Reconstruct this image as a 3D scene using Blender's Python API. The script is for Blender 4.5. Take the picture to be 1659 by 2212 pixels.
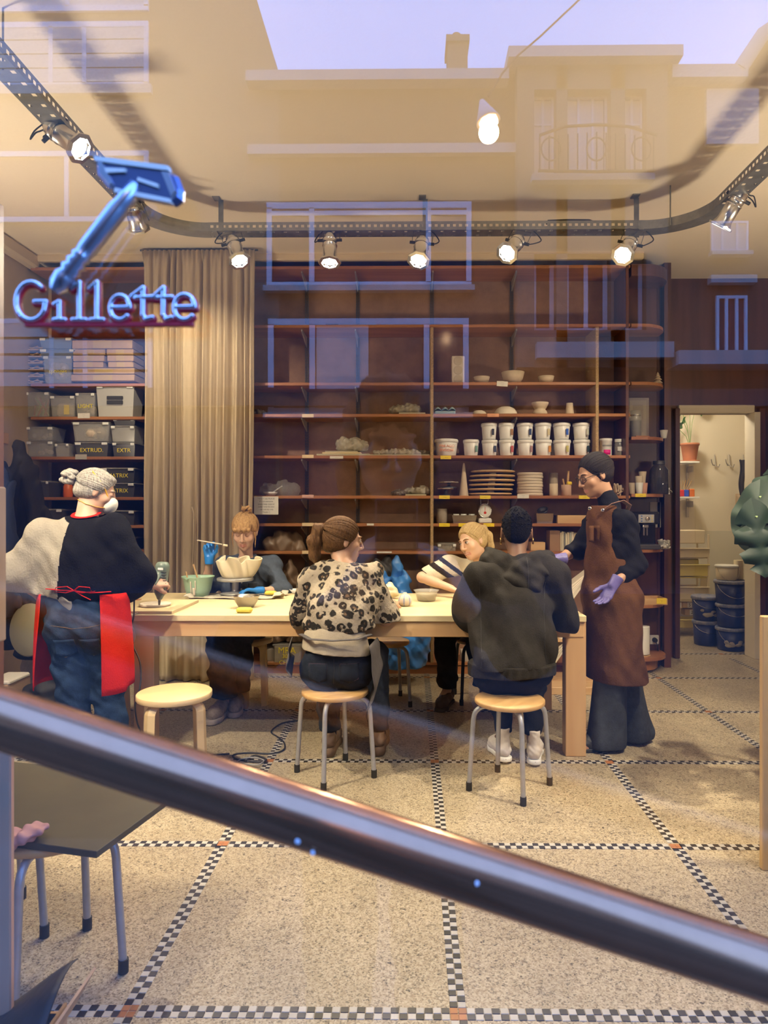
import bpy, bmesh, math, random
import numpy as np
from mathutils import Vector, Matrix, Euler
PI=math.pi
random.seed(7); rng=np.random.RandomState(7)
C=bpy.context.scene.collection
for o in list(bpy.data.objects): bpy.data.objects.remove(o)
SC=bpy.context.scene

# ------------------------------------------------------------ camera, sky, exposure
W,H,F=1659,2212,1480.0          # picture size and focal length in pixels
CX,CY,YAW,EYE=870.0,1100.0,.0122,1.42
cam=bpy.data.cameras.new('camera'); camo=bpy.data.objects.new('camera',cam); C.objects.link(camo)
cam.sensor_fit='VERTICAL'; cam.sensor_height=36; cam.lens=F*36/H
cam.shift_x=(W/2-CX)/H; cam.shift_y=(CY-H/2)/H
cam.clip_start=.01; cam.clip_end=200
camo.location=(0,0,EYE); camo.rotation_euler=(PI/2,0,YAW)
cam.dof.use_dof=True; cam.dof.focus_distance=4.2; cam.dof.aperture_fstop=cam.lens/3.2
SC.camera=camo
SC.view_settings.view_transform='Standard'; SC.view_settings.look='None'
SC.view_settings.exposure=0.0; SC.view_settings.gamma=1; SC.view_settings.use_curve_mapping=False
SC.cycles.max_bounces=8; SC.cycles.diffuse_bounces=4; SC.cycles.transparent_max_bounces=12
SC.cycles.sample_clamp_indirect=4; SC.cycles.caustics_reflective=False; SC.cycles.caustics_refractive=False
wd=bpy.data.worlds.new('dusk'); SC.world=wd; wd.use_nodes=True
nt=wd.node_tree; nt.nodes.clear()
wo=nt.nodes.new('ShaderNodeOutputWorld'); bg=nt.nodes.new('ShaderNodeBackground')
tc=nt.nodes.new('ShaderNodeTexCoord'); sx=nt.nodes.new('ShaderNodeSeparateXYZ'); cr=nt.nodes.new('ShaderNodeValToRGB')
cr.color_ramp.elements[0].position=0; cr.color_ramp.elements[0].color=(.17,.39,1.0,1)
cr.color_ramp.elements[1].position=.8; cr.color_ramp.elements[1].color=(.14,.33,1.0,1)
nt.links.new(tc.outputs['Generated'],sx.inputs[0]); nt.links.new(sx.outputs['Z'],cr.inputs[0])
nt.links.new(cr.outputs[0],bg.inputs[0]); nt.links.new(bg.outputs[0],wo.inputs[0])
bg.inputs[1].default_value=5.3
WARM=(1.0,.84,.60)              # the spots' light
SPOT_W=135                      # each spot
UP_W=18  # each of the two unseen uplights added over the window
WALL_UP=78                         # each of the two unseen uplights added on the side walls

def at(x,y,Y):
    "the point at depth Y that the photograph shows at pixel x,y"
    cx=(x-CX)/F; c,s=math.cos(YAW),math.sin(YAW)
    dx=cx*c-s; dy=cx*s+c; t=Y/dy
    return Vector((dx*t,Y,EYE+(CY-y)/F*t))
def atz(x,y,Z):
    cx=(x-CX)/F; c,s=math.cos(YAW),math.sin(YAW)
    dx=cx*c-s; dy=cx*s+c; t=(Z-EYE)/((CY-y)/F)
    return Vector((dx*t,dy*t,Z))
V=Vector

# ------------------------------------------------------------ materials
def srgb(r,g,b):
    f=lambda c:(c/255/12.92) if c<=10 else ((c/255+.055)/1.055)**2.4
    return (f(r),f(g),f(b),1)
MC={}
def mat(name,col,rough=.6,metal=0,noise=0,scale=8,stretch=(1,1,1),col2=None,bump=0,bscale=60,alpha=1,spec=.5,sheen=0,trans=0,sub=0,emit=0,coord='Object',rand=0):
    if name in MC: return MC[name]
    m=bpy.data.materials.new(name); m.use_nodes=True; n=m.node_tree; b=n.nodes['Principled BSDF']
    col=tuple(col) if len(col)==4 else tuple(col)+(1,)
    b.inputs['Base Color'].default_value=col; b.inputs['Roughness'].default_value=rough
    b.inputs['Metallic'].default_value=metal; b.inputs['Specular IOR Level'].default_value=spec
    if alpha<1: b.inputs['Alpha'].default_value=alpha
    if trans: b.inputs['Transmission Weight'].default_value=trans
    if sheen: b.inputs['Sheen Weight'].default_value=sheen
    if sub:
        b.inputs['Subsurface Weight'].default_value=sub; b.inputs['Subsurface Radius'].default_value=(.01,.004,.002); b.inputs['Subsurface Scale'].default_value=1
    if emit: b.inputs['Emission Color'].default_value=col; b.inputs['Emission Strength'].default_value=emit
    L=n.links.new
    if noise or bump:
        t=n.nodes.new('ShaderNodeTexCoord'); mp=n.nodes.new('ShaderNodeMapping'); L(t.outputs[coord],mp.inputs[0])
        mp.inputs['Scale'].default_value=stretch
    last=None
    if noise:
        x=n.nodes.new('ShaderNodeTexNoise'); x.inputs['Scale'].default_value=scale; x.inputs['Detail'].default_value=6; x.inputs['Roughness'].default_value=.65
        L(mp.outputs[0],x.inputs['Vector'])
        r=n.nodes.new('ShaderNodeValToRGB'); c2=tuple(col2[:3])+(1,) if col2 else tuple(c*(1-noise) for c in col[:3])+(1,)
        r.color_ramp.elements[0].position=.32; r.color_ramp.elements[1].position=.68
        r.color_ramp.elements[0].color=c2; r.color_ramp.elements[1].color=col
        L(x.outputs['Fac'],r.inputs[0]); last=r.outputs[0]
    if rand:
        oi=n.nodes.new('ShaderNodeObjectInfo'); hs=n.nodes.new('ShaderNodeHueSaturation')
        mr=n.nodes.new('ShaderNodeMapRange'); mr.inputs['To Min'].default_value=1-rand; mr.inputs['To Max'].default_value=1+rand
        L(oi.outputs['Random'],mr.inputs[0]); L(mr.outputs[0],hs.inputs['Value'])
        if last: L(last,hs.inputs['Color'])
        else: hs.inputs['Color'].default_value=col
        last=hs.outputs[0]
    if last: L(last,b.inputs['Base Color'])
    if bump:
        x=n.nodes.new('ShaderNodeTexNoise'); x.inputs['Scale'].default_value=bscale; x.inputs['Detail'].default_value=3
        L(mp.outputs[0],x.inputs['Vector']); u=n.nodes.new('ShaderNodeBump'); u.inputs['Strength'].default_value=bump; u.inputs['Distance'].default_value=.01
        L(x.outputs['Fac'],u.inputs['Height']); L(u.outputs[0],b.inputs['Normal'])
    MC[name]=m; return m
def wood(name,c1,c2,rough=.5,scale=6,stretch=(1,1,1),knots=True,coord='Object'):
    "banded grain that runs along the axis with the small stretch"
    if name in MC: return MC[name]
    m=mat(name,c1,rough); n=m.node_tree; b=n.nodes['Principled BSDF']; L=n.links.new
    t=n.nodes.new('ShaderNodeTexCoord'); mp=n.nodes.new('ShaderNodeMapping'); mp.inputs['Scale'].default_value=stretch
    L(t.outputs[coord],mp.inputs[0])
    x=n.nodes.new('ShaderNodeTexNoise'); x.inputs['Scale'].default_value=scale; x.inputs['Detail'].default_value=3; L(mp.outputs[0],x.inputs['Vector'])
    w=n.nodes.new('ShaderNodeMath'); w.operation='MULTIPLY'; w.inputs[1].default_value=9; L(x.outputs['Fac'],w.inputs[0])
    f=n.nodes.new('ShaderNodeMath'); f.operation='SINE'; w2=n.nodes.new('ShaderNodeMath'); w2.operation='MULTIPLY'; w2.inputs[1].default_value=4; L(w.outputs[0],w2.inputs[0]); L(w2.outputs[0],f.inputs[0])
    mr=n.nodes.new('ShaderNodeMapRange'); mr.inputs['From Min'].default_value=-1; L(f.outputs[0],mr.inputs[0])
    x2=n.nodes.new('ShaderNodeTexNoise'); x2.inputs['Scale'].default_value=scale*7; x2.inputs['Detail'].default_value=4; L(mp.outputs[0],x2.inputs['Vector'])
    ad=n.nodes.new('ShaderNodeMath'); ad.operation='MULTIPLY_ADD'; ad.inputs[1].default_value=.55; L(mr.outputs[0],ad.inputs[0]); 
    m3=n.nodes.new('ShaderNodeMath'); m3.operation='MULTIPLY'; m3.inputs[1].default_value=.55; L(x2.outputs['Fac'],m3.inputs[0]); L(m3.outputs[0],ad.inputs[2])
    r=n.nodes.new('ShaderNodeValToRGB'); r.color_ramp.elements[0].color=tuple(c2[:3])+(1,); r.color_ramp.elements[1].color=tuple(c1[:3])+(1,)
    L(ad.outputs[0],r.inputs[0]); out=r.outputs[0]
    if knots:
        v=n.nodes.new('ShaderNodeTexVoronoi'); v.inputs['Scale'].default_value=scale*.35; mp2=n.nodes.new('ShaderNodeMapping')
        mp2.inputs['Scale'].default_value=tuple(math.sqrt(s) for s in stretch); L(t.outputs[coord],mp2.inputs[0]); L(mp2.outputs[0],v.inputs['Vector'])
        rr=n.nodes.new('ShaderNodeValToRGB'); rr.color_ramp.elements[0].position=.045; rr.color_ramp.elements[1].position=.075
        rr.color_ramp.elements[0].color=(1,1,1,1); rr.color_ramp.elements[1].color=(0,0,0,1); L(v.outputs['Distance'],rr.inputs[0])
        mx=n.nodes.new('ShaderNodeMix'); mx.data_type='RGBA'; L(rr.outputs[0],mx.inputs[0]); L(out,mx.inputs[6]); mx.inputs[7].default_value=tuple(c*.35 for c in c2[:3])+(1,)
        out=mx.outputs[2]
    L(out,b.inputs['Base Color']); return m

# ------------------------------------------------------------ object helpers
def tag(o,label=None,cat=None,group=None,kind=None):
    if label: o['label']=label
    if cat: o['category']=cat
    if group: o['group']=group
    if kind: o['kind']=kind
    return o
def thing(name,label,cat,loc=(0,0,0),rz=0,group=None):
    o=bpy.data.objects.new(name,None); C.objects.link(o); o.location=loc; o.rotation_euler=(0,0,rz); o.empty_display_size=.05
    return tag(o,label,cat,group)
def dup(root,loc=None,rz=None,label=None,group=None,parent=None):
    r=root.copy(); C.objects.link(r)
    if parent is not None: r.parent=parent
    if loc is not None: r.location=loc
    if rz is not None: r.rotation_euler=(0,0,rz)
    if label: r['label']=label
    if group: r['group']=group
    for ch in list(root.children): dup(ch,parent=r)
    return r
def rotm(axis):
    "matrix whose z axis is the given direction"
    return Vector(axis).normalized().to_track_quat('Z','Y').to_matrix()
def catmull(P,k=5):
    P=[Vector(p) for p in P]; Q=[P[0]*2-P[1]]+P+[P[-1]*2-P[-2]]; o=[]
    for i in range(1,len(Q)-2):
        a,b,c,d=Q[i-1:i+3]
        for j in range(k): t=j/k; o.append(.5*((2*b)+(c-a)*t+(2*a-5*b+4*c-d)*t*t+(3*b-a-3*c+d)*t**3))
    return o+[P[-1]]
class MB:
    "collects shapes, links them as one mesh object"
    def __init__(s): s.v=[]; s.f=[]; s.m=[]; s.sm=[]
    def add(s,vs,fs,mi=0,smooth=False):
        b=len(s.v); s.v+= [tuple(v) for v in vs]; s.f+=[tuple(i+b for i in f) for f in fs]; s.m+=[mi]*len(fs); s.sm+=[smooth]*len(fs); return s
    def box(s,c,d,mi=0,rot=None,bev=0):
        "centre c, full sizes d, chamfered by bev"
        hx,hy,hz=d[0]/2,d[1]/2,d[2]/2
        if bev<=0:
            vs=[(x,y,z) for x in(-hx,hx) for y in(-hy,hy) for z in(-hz,hz)]
            fs=[(0,1,3,2),(4,6,7,5),(0,4,5,1),(2,3,7,6),(0,2,6,4),(1,5,7,3)]
        else:
            bev=min(bev,hx*.9,hy*.9,hz*.9); vs=[];idx={}
            for sx in(-1,1):
                for sy in(-1,1):
                    for sz in(-1,1):
                        for a in range(3):
                            p=[sx*(hx-bev),sy*(hy-bev),sz*(hz-bev)]; p[a]=[sx*hx,sy*hy,sz*hz][a]
                            idx[(sx,sy,sz,a)]=len(vs); vs.append(tuple(p))
            fs=[]
            for a in range(3):
                b_,c_=(a+1)%3,(a+2)%3
                for sg in(-1,1):
                    q=[]
                    for t in((-1,-1),(1,-1),(1,1),(-1,1)):
                        k=[0,0,0]; k[a]=sg;k[b_]=t[0];k[c_]=t[1]; q.append(idx[tuple(k)+(a,)])
                    fs.append(tuple(q if sg>0 else q[::-1]))
                for s1 in(-1,1):
                    for s2 in(-1,1):
                        e=[]
                        for t in(-1,1):
                            k=[0,0,0];k[a]=t;k[b_]=s1;k[c_]=s2
                            e.append((idx[tuple(k)+(b_,)],idx[tuple(k)+(c_,)]))
                        q=(e[0][0],e[0][1],e[1][1],e[1][0]); fs.append(q if s1*s2<0 else q[::-1])
            for k in[(a,b2,c2) for a in(-1,1) for b2 in(-1,1) for c2 in(-1,1)]:
                q=(idx[k+(0,)],idx[k+(1,)],idx[k+(2,)]); fs.append(q if k[0]*k[1]*k[2]>0 else q[::-1])
        c=Vector(c)
        vs=[(rot@Vector(v) if rot else Vector(v))+c for v in vs]
        return s.add(vs,fs,mi)
    def lathe(s,prof,c=(0,0,0),n=24,mi=0,rot=None,smooth=True,closed=False,sx=1,sy=1):
        "profile of (radius, height) pairs spun about z"
        c=Vector(c); vs=[];fs=[]
        for r,z in prof:
            for i in range(n):
                a=2*PI*i/n; p=Vector((r*math.cos(a)*sx,r*math.sin(a)*sy,z)); vs.append((rot@p if rot else p)+c)
        m=len(prof)
        for j in range(m-1):
            for i in range(n):
                k=(i+1)%n; fs.append((j*n+i,j*n+k,(j+1)*n+k,(j+1)*n+i))
        if closed:
            for i in range(n):
                k=(i+1)%n; fs.append(((m-1)*n+i,(m-1)*n+k,k,i))
        s.add(vs,fs,mi,smooth)
        if not closed:
            if prof[0][0]>1e-5: s.add(vs[:n],[tuple(range(n))[::-1]],mi)
            if prof[-1][0]>1e-5: s.add(vs[-n:],[tuple(range(n))],mi)
        return s
    def cyl(s,a,b,r,r2=None,n=16,mi=0,smooth=True):
        a,b=Vector(a),Vector(b); r2=r if r2 is None else r2
        return s.lathe([(r,0),(r2,(b-a).length)],a,n,mi,rotm(b-a),smooth)
    def tube(s,pts,r,n=8,mi=0,closed=False,flat=1.0,up=(0,0,1)):
        pts=[Vector(p) for p in pts]; m=len(pts); vs=[];fs=[]
        rs=r if isinstance(r,(list,tuple)) else [r]*m
        prev=None
        for i,p in enumerate(pts):
            if closed: t=(pts[(i+1)%m]-pts[i-1])
            else: t=pts[min(i+1,m-1)]-pts[max(i-1,0)]
            t.normalize()
            if prev is None:
                u=Vector(up); u=u-t*u.dot(t)
                if u.length<1e-3: u=Vector((1,0,0))-t*t.x
            else: u=prev-t*prev.dot(t)
            if u.length<1e-6: u=t.orthogonal()
            u.normalize(); prev=u; w=t.cross(u)
            for k in range(n):
                a=2*PI*k/n; vs.append(p+u*math.cos(a)*rs[i]*flat+w*math.sin(a)*rs[i])
        for i in range(m if closed else m-1):
            j=(i+1)%m
            for k in range(n):
                l=(k+1)%n; fs.append((i*n+k,i*n+l,j*n+l,j*n+k))
        s.add(vs,fs,mi,n>4)
        if not closed: s.add(vs[:n],[tuple(range(n))[::-1]],mi); s.add(vs[-n:],[tuple(range(n))],mi)
        return s
    def prism(s,poly,z0,z1,mi=0,mat4=None):
        n=len(poly); vs=[Vector((p[0],p[1],z0)) for p in poly]+[Vector((p[0],p[1],z1)) for p in poly]
        if mat4: vs=[mat4@v for v in vs]
        fs=[tuple(range(n))[::-1],tuple(range(n,2*n))]+[(i,(i+1)%n,(i+1)%n+n,i+n) for i in range(n)]
        return s.add(vs,fs,mi)
    def sheet(s,fn,nu,nv,mi=0,th=0,smooth=True):
        "fn(u,v)->point, optional thickness along +normal"
        P=[[Vector(fn(i/nu,j/nv)) for j in range(nv+1)] for i in range(nu+1)]
        vs=[p for r in P for p in r]; w=nv+1
        fs=[(i*w+j,(i+1)*w+j,(i+1)*w+j+1,i*w+j+1) for i in range(nu) for j in range(nv)]
        if th:
            N=[]
            for i in range(nu+1):
                for j in range(nv+1):
                    a=P[min(i+1,nu)][j]-P[max(i-1,0)][j]; b=P[i][min(j+1,nv)]-P[i][max(j-1,0)]
                    q=a.cross(b); N.append(q.normalized() if q.length>1e-12 else Vector((0,0,1)))
            k=len(vs); vs=vs+[v-n_*th for v,n_ in zip(vs,N)]
            fs+=[tuple(i+k for i in f[::-1]) for f in fs]
            for i in range(nu): fs+= [(i*w,i*w+k,(i+1)*w+k,(i+1)*w),((i+1)*w+nv,(i+1)*w+nv+k,i*w+nv+k,i*w+nv)]
            for j in range(nv): fs+= [(j+1,j+1+k,j+k,j),(nu*w+j,nu*w+j+k,nu*w+j+1+k,nu*w+j+1)]
        return s.add(vs,fs,mi,smooth)
    def build(s,name,mats,parent=None,loc=None,rz=0,world=False,org=None):
        me=bpy.data.meshes.new(name)
        vs=s.v
        if org is not None: vs=[(v[0]-org[0],v[1]-org[1],v[2]-org[2]) for v in vs]
        me.from_pydata(vs,[],s.f)
        for m in (mats if isinstance(mats,(list,tuple)) else [mats]): me.materials.append(m)
        me.polygons.foreach_set('material_index',s.m); me.polygons.foreach_set('use_smooth',s.sm); me.update()
        o=bpy.data.objects.new(name,me); C.objects.link(o)
        if parent:
            o.parent=parent
            if world: o.matrix_parent_inverse=Matrix.Translation(-Vector(parent.location))
        if org is not None: o.location=org
        if loc is not None: o.location=loc
        if rz: o.rotation_euler=(0,0,rz)
        return o
def text(name,body,size,loc,rot,m,parent=None,ext=.0004,align='CENTER',bold=0,sx=1):
    cu=bpy.data.curves.new(name,'FONT'); cu.body=body; cu.size=size; cu.extrude=ext; cu.align_x=align; cu.align_y='CENTER'; cu.offset=bold; cu.resolution_u=3
    t=bpy.data.objects.new(name,cu); C.objects.link(t)
    dg=bpy.context.evaluated_depsgraph_get(); dg.update(); me=bpy.data.meshes.new_from_object(t.evaluated_get(dg)); bpy.data.objects.remove(t)
    me.materials.clear(); me.materials.append(m)
    o=bpy.data.objects.new(name,me); C.objects.link(o)
    if parent: o.parent=parent
    o.location=loc; o.rotation_euler=rot; o.scale=(sx,1,1); return o
FACE=(PI/2,0,0)    # text that faces the window

# ------------------------------------------------------------ implicit surfaces for bodies, cloth and soft things
class Vol:
    def __init__(s,lo,hi,h=.005):
        s.lo=np.array(lo,float); s.h=h; s.n=np.maximum(((np.array(hi,float)-s.lo)/h).astype(int)+2,4)
        s.F=np.full(tuple(s.n),.06,np.float32)
    def sub(s,lo,hi):
        a=np.clip(np.floor((np.array(lo)-s.lo)/s.h).astype(int),0,s.n); b=np.clip(np.ceil((np.array(hi)-s.lo)/s.h).astype(int)+1,0,s.n)
        if (b<=a).any(): return None
        sl=tuple(slice(a[i],b[i]) for i in range(3))
        g=[(s.lo[i]+np.arange(a[i],b[i])*s.h).astype(np.float32) for i in range(3)]
        return sl,g[0][:,None,None],g[1][None,:,None],g[2][None,None,:]
    def _mix(s,sl,d,k,op):
        f=s.F[sl]
        if op=='u':
            if k>0:
                h=np.clip(.5+.5*(f-d)/k,0,1); r=f*(1-h)+d*h-k*h*(1-h)
            else: r=np.minimum(f,d)
        elif op=='s':
            h=np.clip(.5-.5*(f+d)/k,0,1); r=f*(1-h)-d*h+k*h*(1-h)
        s.F[sl]=r
    def cap(s,a,b,ra,rb=None,k=.02,lat=None,st=1.0,op='u'):
        a=np.array(a,float); b=np.array(b,float); rb=ra if rb is None else rb
        m=max(ra,rb)*max(st,1)+k+.02; q=s.sub(np.minimum(a,b)-m,np.maximum(a,b)+m)
        if q is None: return s
        sl,X,Y,Z=q; px,py,pz=X-a[0],Y-a[1],Z-a[2]; ba=b-a
        h=np.clip((px*ba[0]+py*ba[1]+pz*ba[2])/max(ba@ba,1e-9),0,1)
        px,py,pz=px-ba[0]*h,py-ba[1]*h,pz-ba[2]*h
        r=ra+(rb-ra)*h
        if lat is not None and st!=1:
            l=np.array(lat,float); l/=np.linalg.norm(l); c=(px*l[0]+py*l[1]+pz*l[2])*(1-1/st)
            px,py,pz=px-l[0]*c,py-l[1]*c,pz-l[2]*c
        d=np.sqrt(px*px+py*py+pz*pz)-r
        s._mix(sl,d.astype(np.float32),k,op); return s
    def chain(s,pts,rs,k=.02,**kw):
        for i in range(len(pts)-1): s.cap(pts[i],pts[i+1],rs[i],rs[i+1],k,**kw)
        return s
    def ell(s,c,r,R=None,k=.02,op='u'):
        c=np.array(c,float); r=np.array(r,float); m=r.max()+k+.02; q=s.sub(c-m,c+m)
        if q is None: return s
        sl,X,Y,Z=q; px,py,pz=X-c[0],Y-c[1],Z-c[2]
        if R is None: R=np.eye(3)
        R=np.array(R); u=[px*R[0,i]+py*R[1,i]+pz*R[2,i] for i in range(3)]
        k0=np.sqrt(sum((u[i]/r[i])**2 for i in range(3)))+1e-6; k1=np.sqrt(sum((u[i]/r[i]**2)**2 for i in range(3)))+1e-6
        s._mix(sl,(k0*(k0-1)/k1).astype(np.float32),k,op); return s
    def box(s,c,d,R=None,rd=.01,k=.01,op='u'):
        c=np.array(c,float); hd=np.array(d,float)/2; m=np.linalg.norm(hd)+k+.02; q=s.sub(c-m,c+m)
        if q is None: return s
        sl,X,Y,Z=q; px,py,pz=X-c[0],Y-c[1],Z-c[2]
        R=np.eye(3) if R is None else np.array(R); u=[abs(px*R[0,i]+py*R[1,i]+pz*R[2,i])-(hd[i]-rd) for i in range(3)]
        o=np.sqrt(sum(np.maximum(x,0)**2 for x in u)); i_=np.minimum(np.maximum(np.maximum(u[0],u[1]),u[2]),0)
        s._mix(sl,(o+i_-rd).astype(np.float32),k,op); return s
    def plane(s,p,n):
        "keep the side the normal points away from"
        g=s.sub(s.lo,s.lo+s.n*s.h); sl,X,Y,Z=g; n=np.array(n,float); n/=np.linalg.norm(n)
        s.F[sl]=np.maximum(s.F[sl],(X-p[0])*n[0]+(Y-p[1])*n[1]+(Z-p[2])*n[2]); return s
    def warp(s,fn,lo=None,hi=None):
        g=s.sub(s.lo if lo is None else lo,s.lo+s.n*s.h if hi is None else hi)
        if g is None: return s
        sl,X,Y,Z=g; s.F[sl]=s.F[sl]+np.broadcast_to(fn(X,Y,Z),s.F[sl].shape).astype(np.float32); return s
    def verts(s):
        F=s.F.copy(); F[0]=F[-1]=.06; F[:,0]=F[:,-1]=.06; F[:,:,0]=F[:,:,-1]=.06
        S=F<0; cnt=np.zeros(tuple(np.array(F.shape)-1),np.uint8)
        offs=[(i,j,k) for i in(0,1) for j in(0,1) for k in(0,1)]; n0,n1,n2=F.shape
        for i,j,k in offs: cnt+=S[i:n0-1+i,j:n1-1+j,k:n2-1+k]
        A=np.argwhere((cnt>0)&(cnt<8)); idx=np.full(cnt.shape,-1,np.int32); idx[tuple(A.T)]=np.arange(len(A))
        vals=np.stack([F[A[:,0]+i,A[:,1]+j,A[:,2]+k] for i,j,k in offs],1); O=np.array(offs,float)
        P=np.zeros((len(A),3)); N=np.zeros(len(A))
        for a in range(8):
            for b in range(a+1,8):
                if np.abs(O[a]-O[b]).sum()!=1: continue
                va,vb=vals[:,a],vals[:,b]; m=(va<0)!=(vb<0)
                t=np.where(m,va/np.where(m,va-vb,1),0)
                P+=m[:,None]*(O[a]+(O[b]-O[a])*t[:,None]); N+=m
        P=(A+P/N[:,None])*s.h+s.lo; Q=[]
        for ax in range(3):
            b,c=(ax+1)%3,(ax+2)%3
            sa=[slice(0,n-1) if i==ax else slice(1,n-1) for i,n in enumerate(F.shape)]; sb=list(sa); sb[ax]=slice(1,F.shape[ax])
            d=S[tuple(sa)].astype(np.int8)-S[tuple(sb)].astype(np.int8); E=np.argwhere(d!=0)
            sg=d[tuple(E.T)]; E=E+np.array([0 if i==ax else 1 for i in range(3)])
            q=[]
            for db,dc in((-1,-1),(0,-1),(0,0),(-1,0)):
                e=E.copy(); e[:,b]+=db; e[:,c]+=dc; q.append(idx[e[:,0],e[:,1],e[:,2]])
            q=np.stack(q,1); q[sg<0]=q[sg<0][:,::-1]; Q.append(q)
        Q=np.concatenate(Q); Q=Q[(Q>=0).all(1)]
        return P,Q
    def build(s,name,mats,parent=None,mi=None,smooth=1,keep=None):
        P,Q=s.verts()
        for _ in range(smooth):      # light relaxation
            acc=np.zeros_like(P); n=np.zeros(len(P))
            for a,b in((0,1),(1,2),(2,3),(3,0)):
                np.add.at(acc,Q[:,a],P[Q[:,b]]); np.add.at(acc,Q[:,b],P[Q[:,a]]); np.add.at(n,Q[:,a],1); np.add.at(n,Q[:,b],1)
            P=P*.5+.5*acc/np.maximum(n,1)[:,None]
        if keep is not None:
            m=keep(P[Q].mean(1)); Q=Q[m]; u,inv=np.unique(Q,return_inverse=True); P=P[u]; Q=inv.reshape(Q.shape)
        base=Vector(parent.location) if parent else Vector((0,0,0))
        me=bpy.data.meshes.new(name); me.vertices.add(len(P)); me.vertices.foreach_set('co',(P-np.array(base)).astype(np.float32).ravel())
        me.loops.add(len(Q)*4); me.loops.foreach_set('vertex_index',Q.astype(np.int32).ravel())
        me.polygons.add(len(Q)); me.polygons.foreach_set('loop_start',np.arange(len(Q),dtype=np.int32)*4)
        for m in (mats if isinstance(mats,(list,tuple)) else [mats]): me.materials.append(m)
        if mi is not None: me.polygons.foreach_set('material_index',mi(P[Q].mean(1)).astype(np.int32))
        me.update(calc_edges=True); me.polygons.foreach_set('use_smooth',np.ones(len(Q),bool)); me.update()
        o=bpy.data.objects.new(name,me); C.objects.link(o)
        if parent: o.parent=parent
        return o
# ------------------------------------------------------------ the place: sizes
HC=3.63; XL,XR=-3.34,3.50; GY=.57; YB=6.27; YD=6.60
# street lamp light on the facades is in the lamp's builder below
M_ceil=mat('ceiling_paint',(.84,.73,.56),.85,bump=.15,bscale=30)
M_wall=mat('wall_paint',(.50,.38,.25),.9,noise=.15,scale=3)
M_cream=mat('cream_paint',(.78,.70,.55),.85,noise=.05,scale=2)
M_grey=mat('grey_dado',(.62,.58,.47),.7)
M_red=wood('mahogany_board',(.115,.040,.022),(.055,.018,.010),.4,3,(1,1,.12),False)
M_shelf=wood('varnished_shelf',(.40,.17,.065),(.24,.085,.032),.35,3,(.1,1,1),False)
M_back=mat('hardboard',(.33,.185,.115),.75,noise=.3,scale=5,bump=.2,bscale=150)
M_chip=mat('chipboard_edge',(.50,.33,.16),.8,noise=.55,scale=120)
M_pine=wood('pine',(.66,.44,.22),(.52,.30,.13),.5,3.2,(.10,1,1))
M_pinev=wood('pine_upright',(.66,.44,.22),(.52,.30,.13),.5,3.2,(1,1,.10))
M_ply=mat('tabletop_plywood',(.76,.62,.36),.55,noise=.1,scale=3,stretch=(.3,2,1))
M_steel=mat('galvanised_steel',(.30,.30,.285),.42,metal=.75,noise=.25,scale=14)
M_alu=mat('polished_aluminium',(.85,.85,.84),.24,metal=1)
M_black=mat('black_rubber',(.02,.02,.02),.6)
M_white=mat('white_plastic',(.78,.77,.72),.4)
M_trim=mat('cream_trim',(.62,.50,.34),.6)

def terrazzo():
    m=mat('terrazzo',(.6,.5,.35),.34); n=m.node_tree; L=n.links.new; b=n.nodes['Principled BSDF']
    t=n.nodes.new('ShaderNodeTexCoord')
    def vor(sc): 
        v=n.nodes.new('ShaderNodeTexVoronoi'); v.inputs['Scale'].default_value=sc; L(t.outputs['Object'],v.inputs['Vector']); return v
    def ramp(src,stops):
        r=n.nodes.new('ShaderNodeValToRGB'); r.color_ramp.interpolation='CONSTANT'
        e=r.color_ramp.elements; e[0].position,e[0].color=stops[0]; e[1].position,e[1].color=stops[1]
        for p,c in stops[2:]: x=e.new(p); x.color=c
        L(src,r.inputs[0]); return r
    v1=vor(210); sp=n.nodes.new('ShaderNodeSeparateColor'); L(v1.outputs['Color'],sp.inputs[0])
    r1=ramp(sp.outputs[0],[(0,(.045,.038,.03,1)),(.10,(.22,.16,.10,1)),(.22,(.38,.31,.21,1)),(.5,(.52,.445,.31,1)),(.8,(.62,.54,.40,1))])
    v2=vor(90); sp2=n.nodes.new('ShaderNodeSeparateColor'); L(v2.outputs['Color'],sp2.inputs[0])
    r2=ramp(sp2.outputs[0],[(0,(.07,.06,.05,1)),(.06,(.42,.35,.24,1)),(.55,(.56,.48,.35,1))])
    mx=n.nodes.new('ShaderNodeMix'); mx.data_type='RGBA'; mx.inputs[0].default_value=.38; L(r1.outputs[0],mx.inputs[6]); L(r2.outputs[0],mx.inputs[7])
    no=n.nodes.new('ShaderNodeTexNoise'); no.inputs['Scale'].default_value=1.6; no.inputs['Detail'].default_value=5; L(t.outputs['Object'],no.inputs['Vector'])
    r3=n.nodes.new('ShaderNodeValToRGB'); r3.color_ramp.elements[0].color=(.78,.76,.72,1); r3.color_ramp.elements[1].color=(1.08,1.06,1.0,1); r3.color_ramp.elements[0].position=.35; r3.color_ramp.elements[1].position=.65
    L(no.outputs['Fac'],r3.inputs[0])
    m2=n.nodes.new('ShaderNodeMix'); m2.data_type='RGBA'; m2.blend_type='MULTIPLY'; m2.inputs[0].default_value=1; L(mx.outputs[2],m2.inputs[6]); L(r3.outputs[0],m2.inputs[7])
    L(m2.outputs[2],b.inputs['Base Color']); return m
M_floor=terrazzo()

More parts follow.
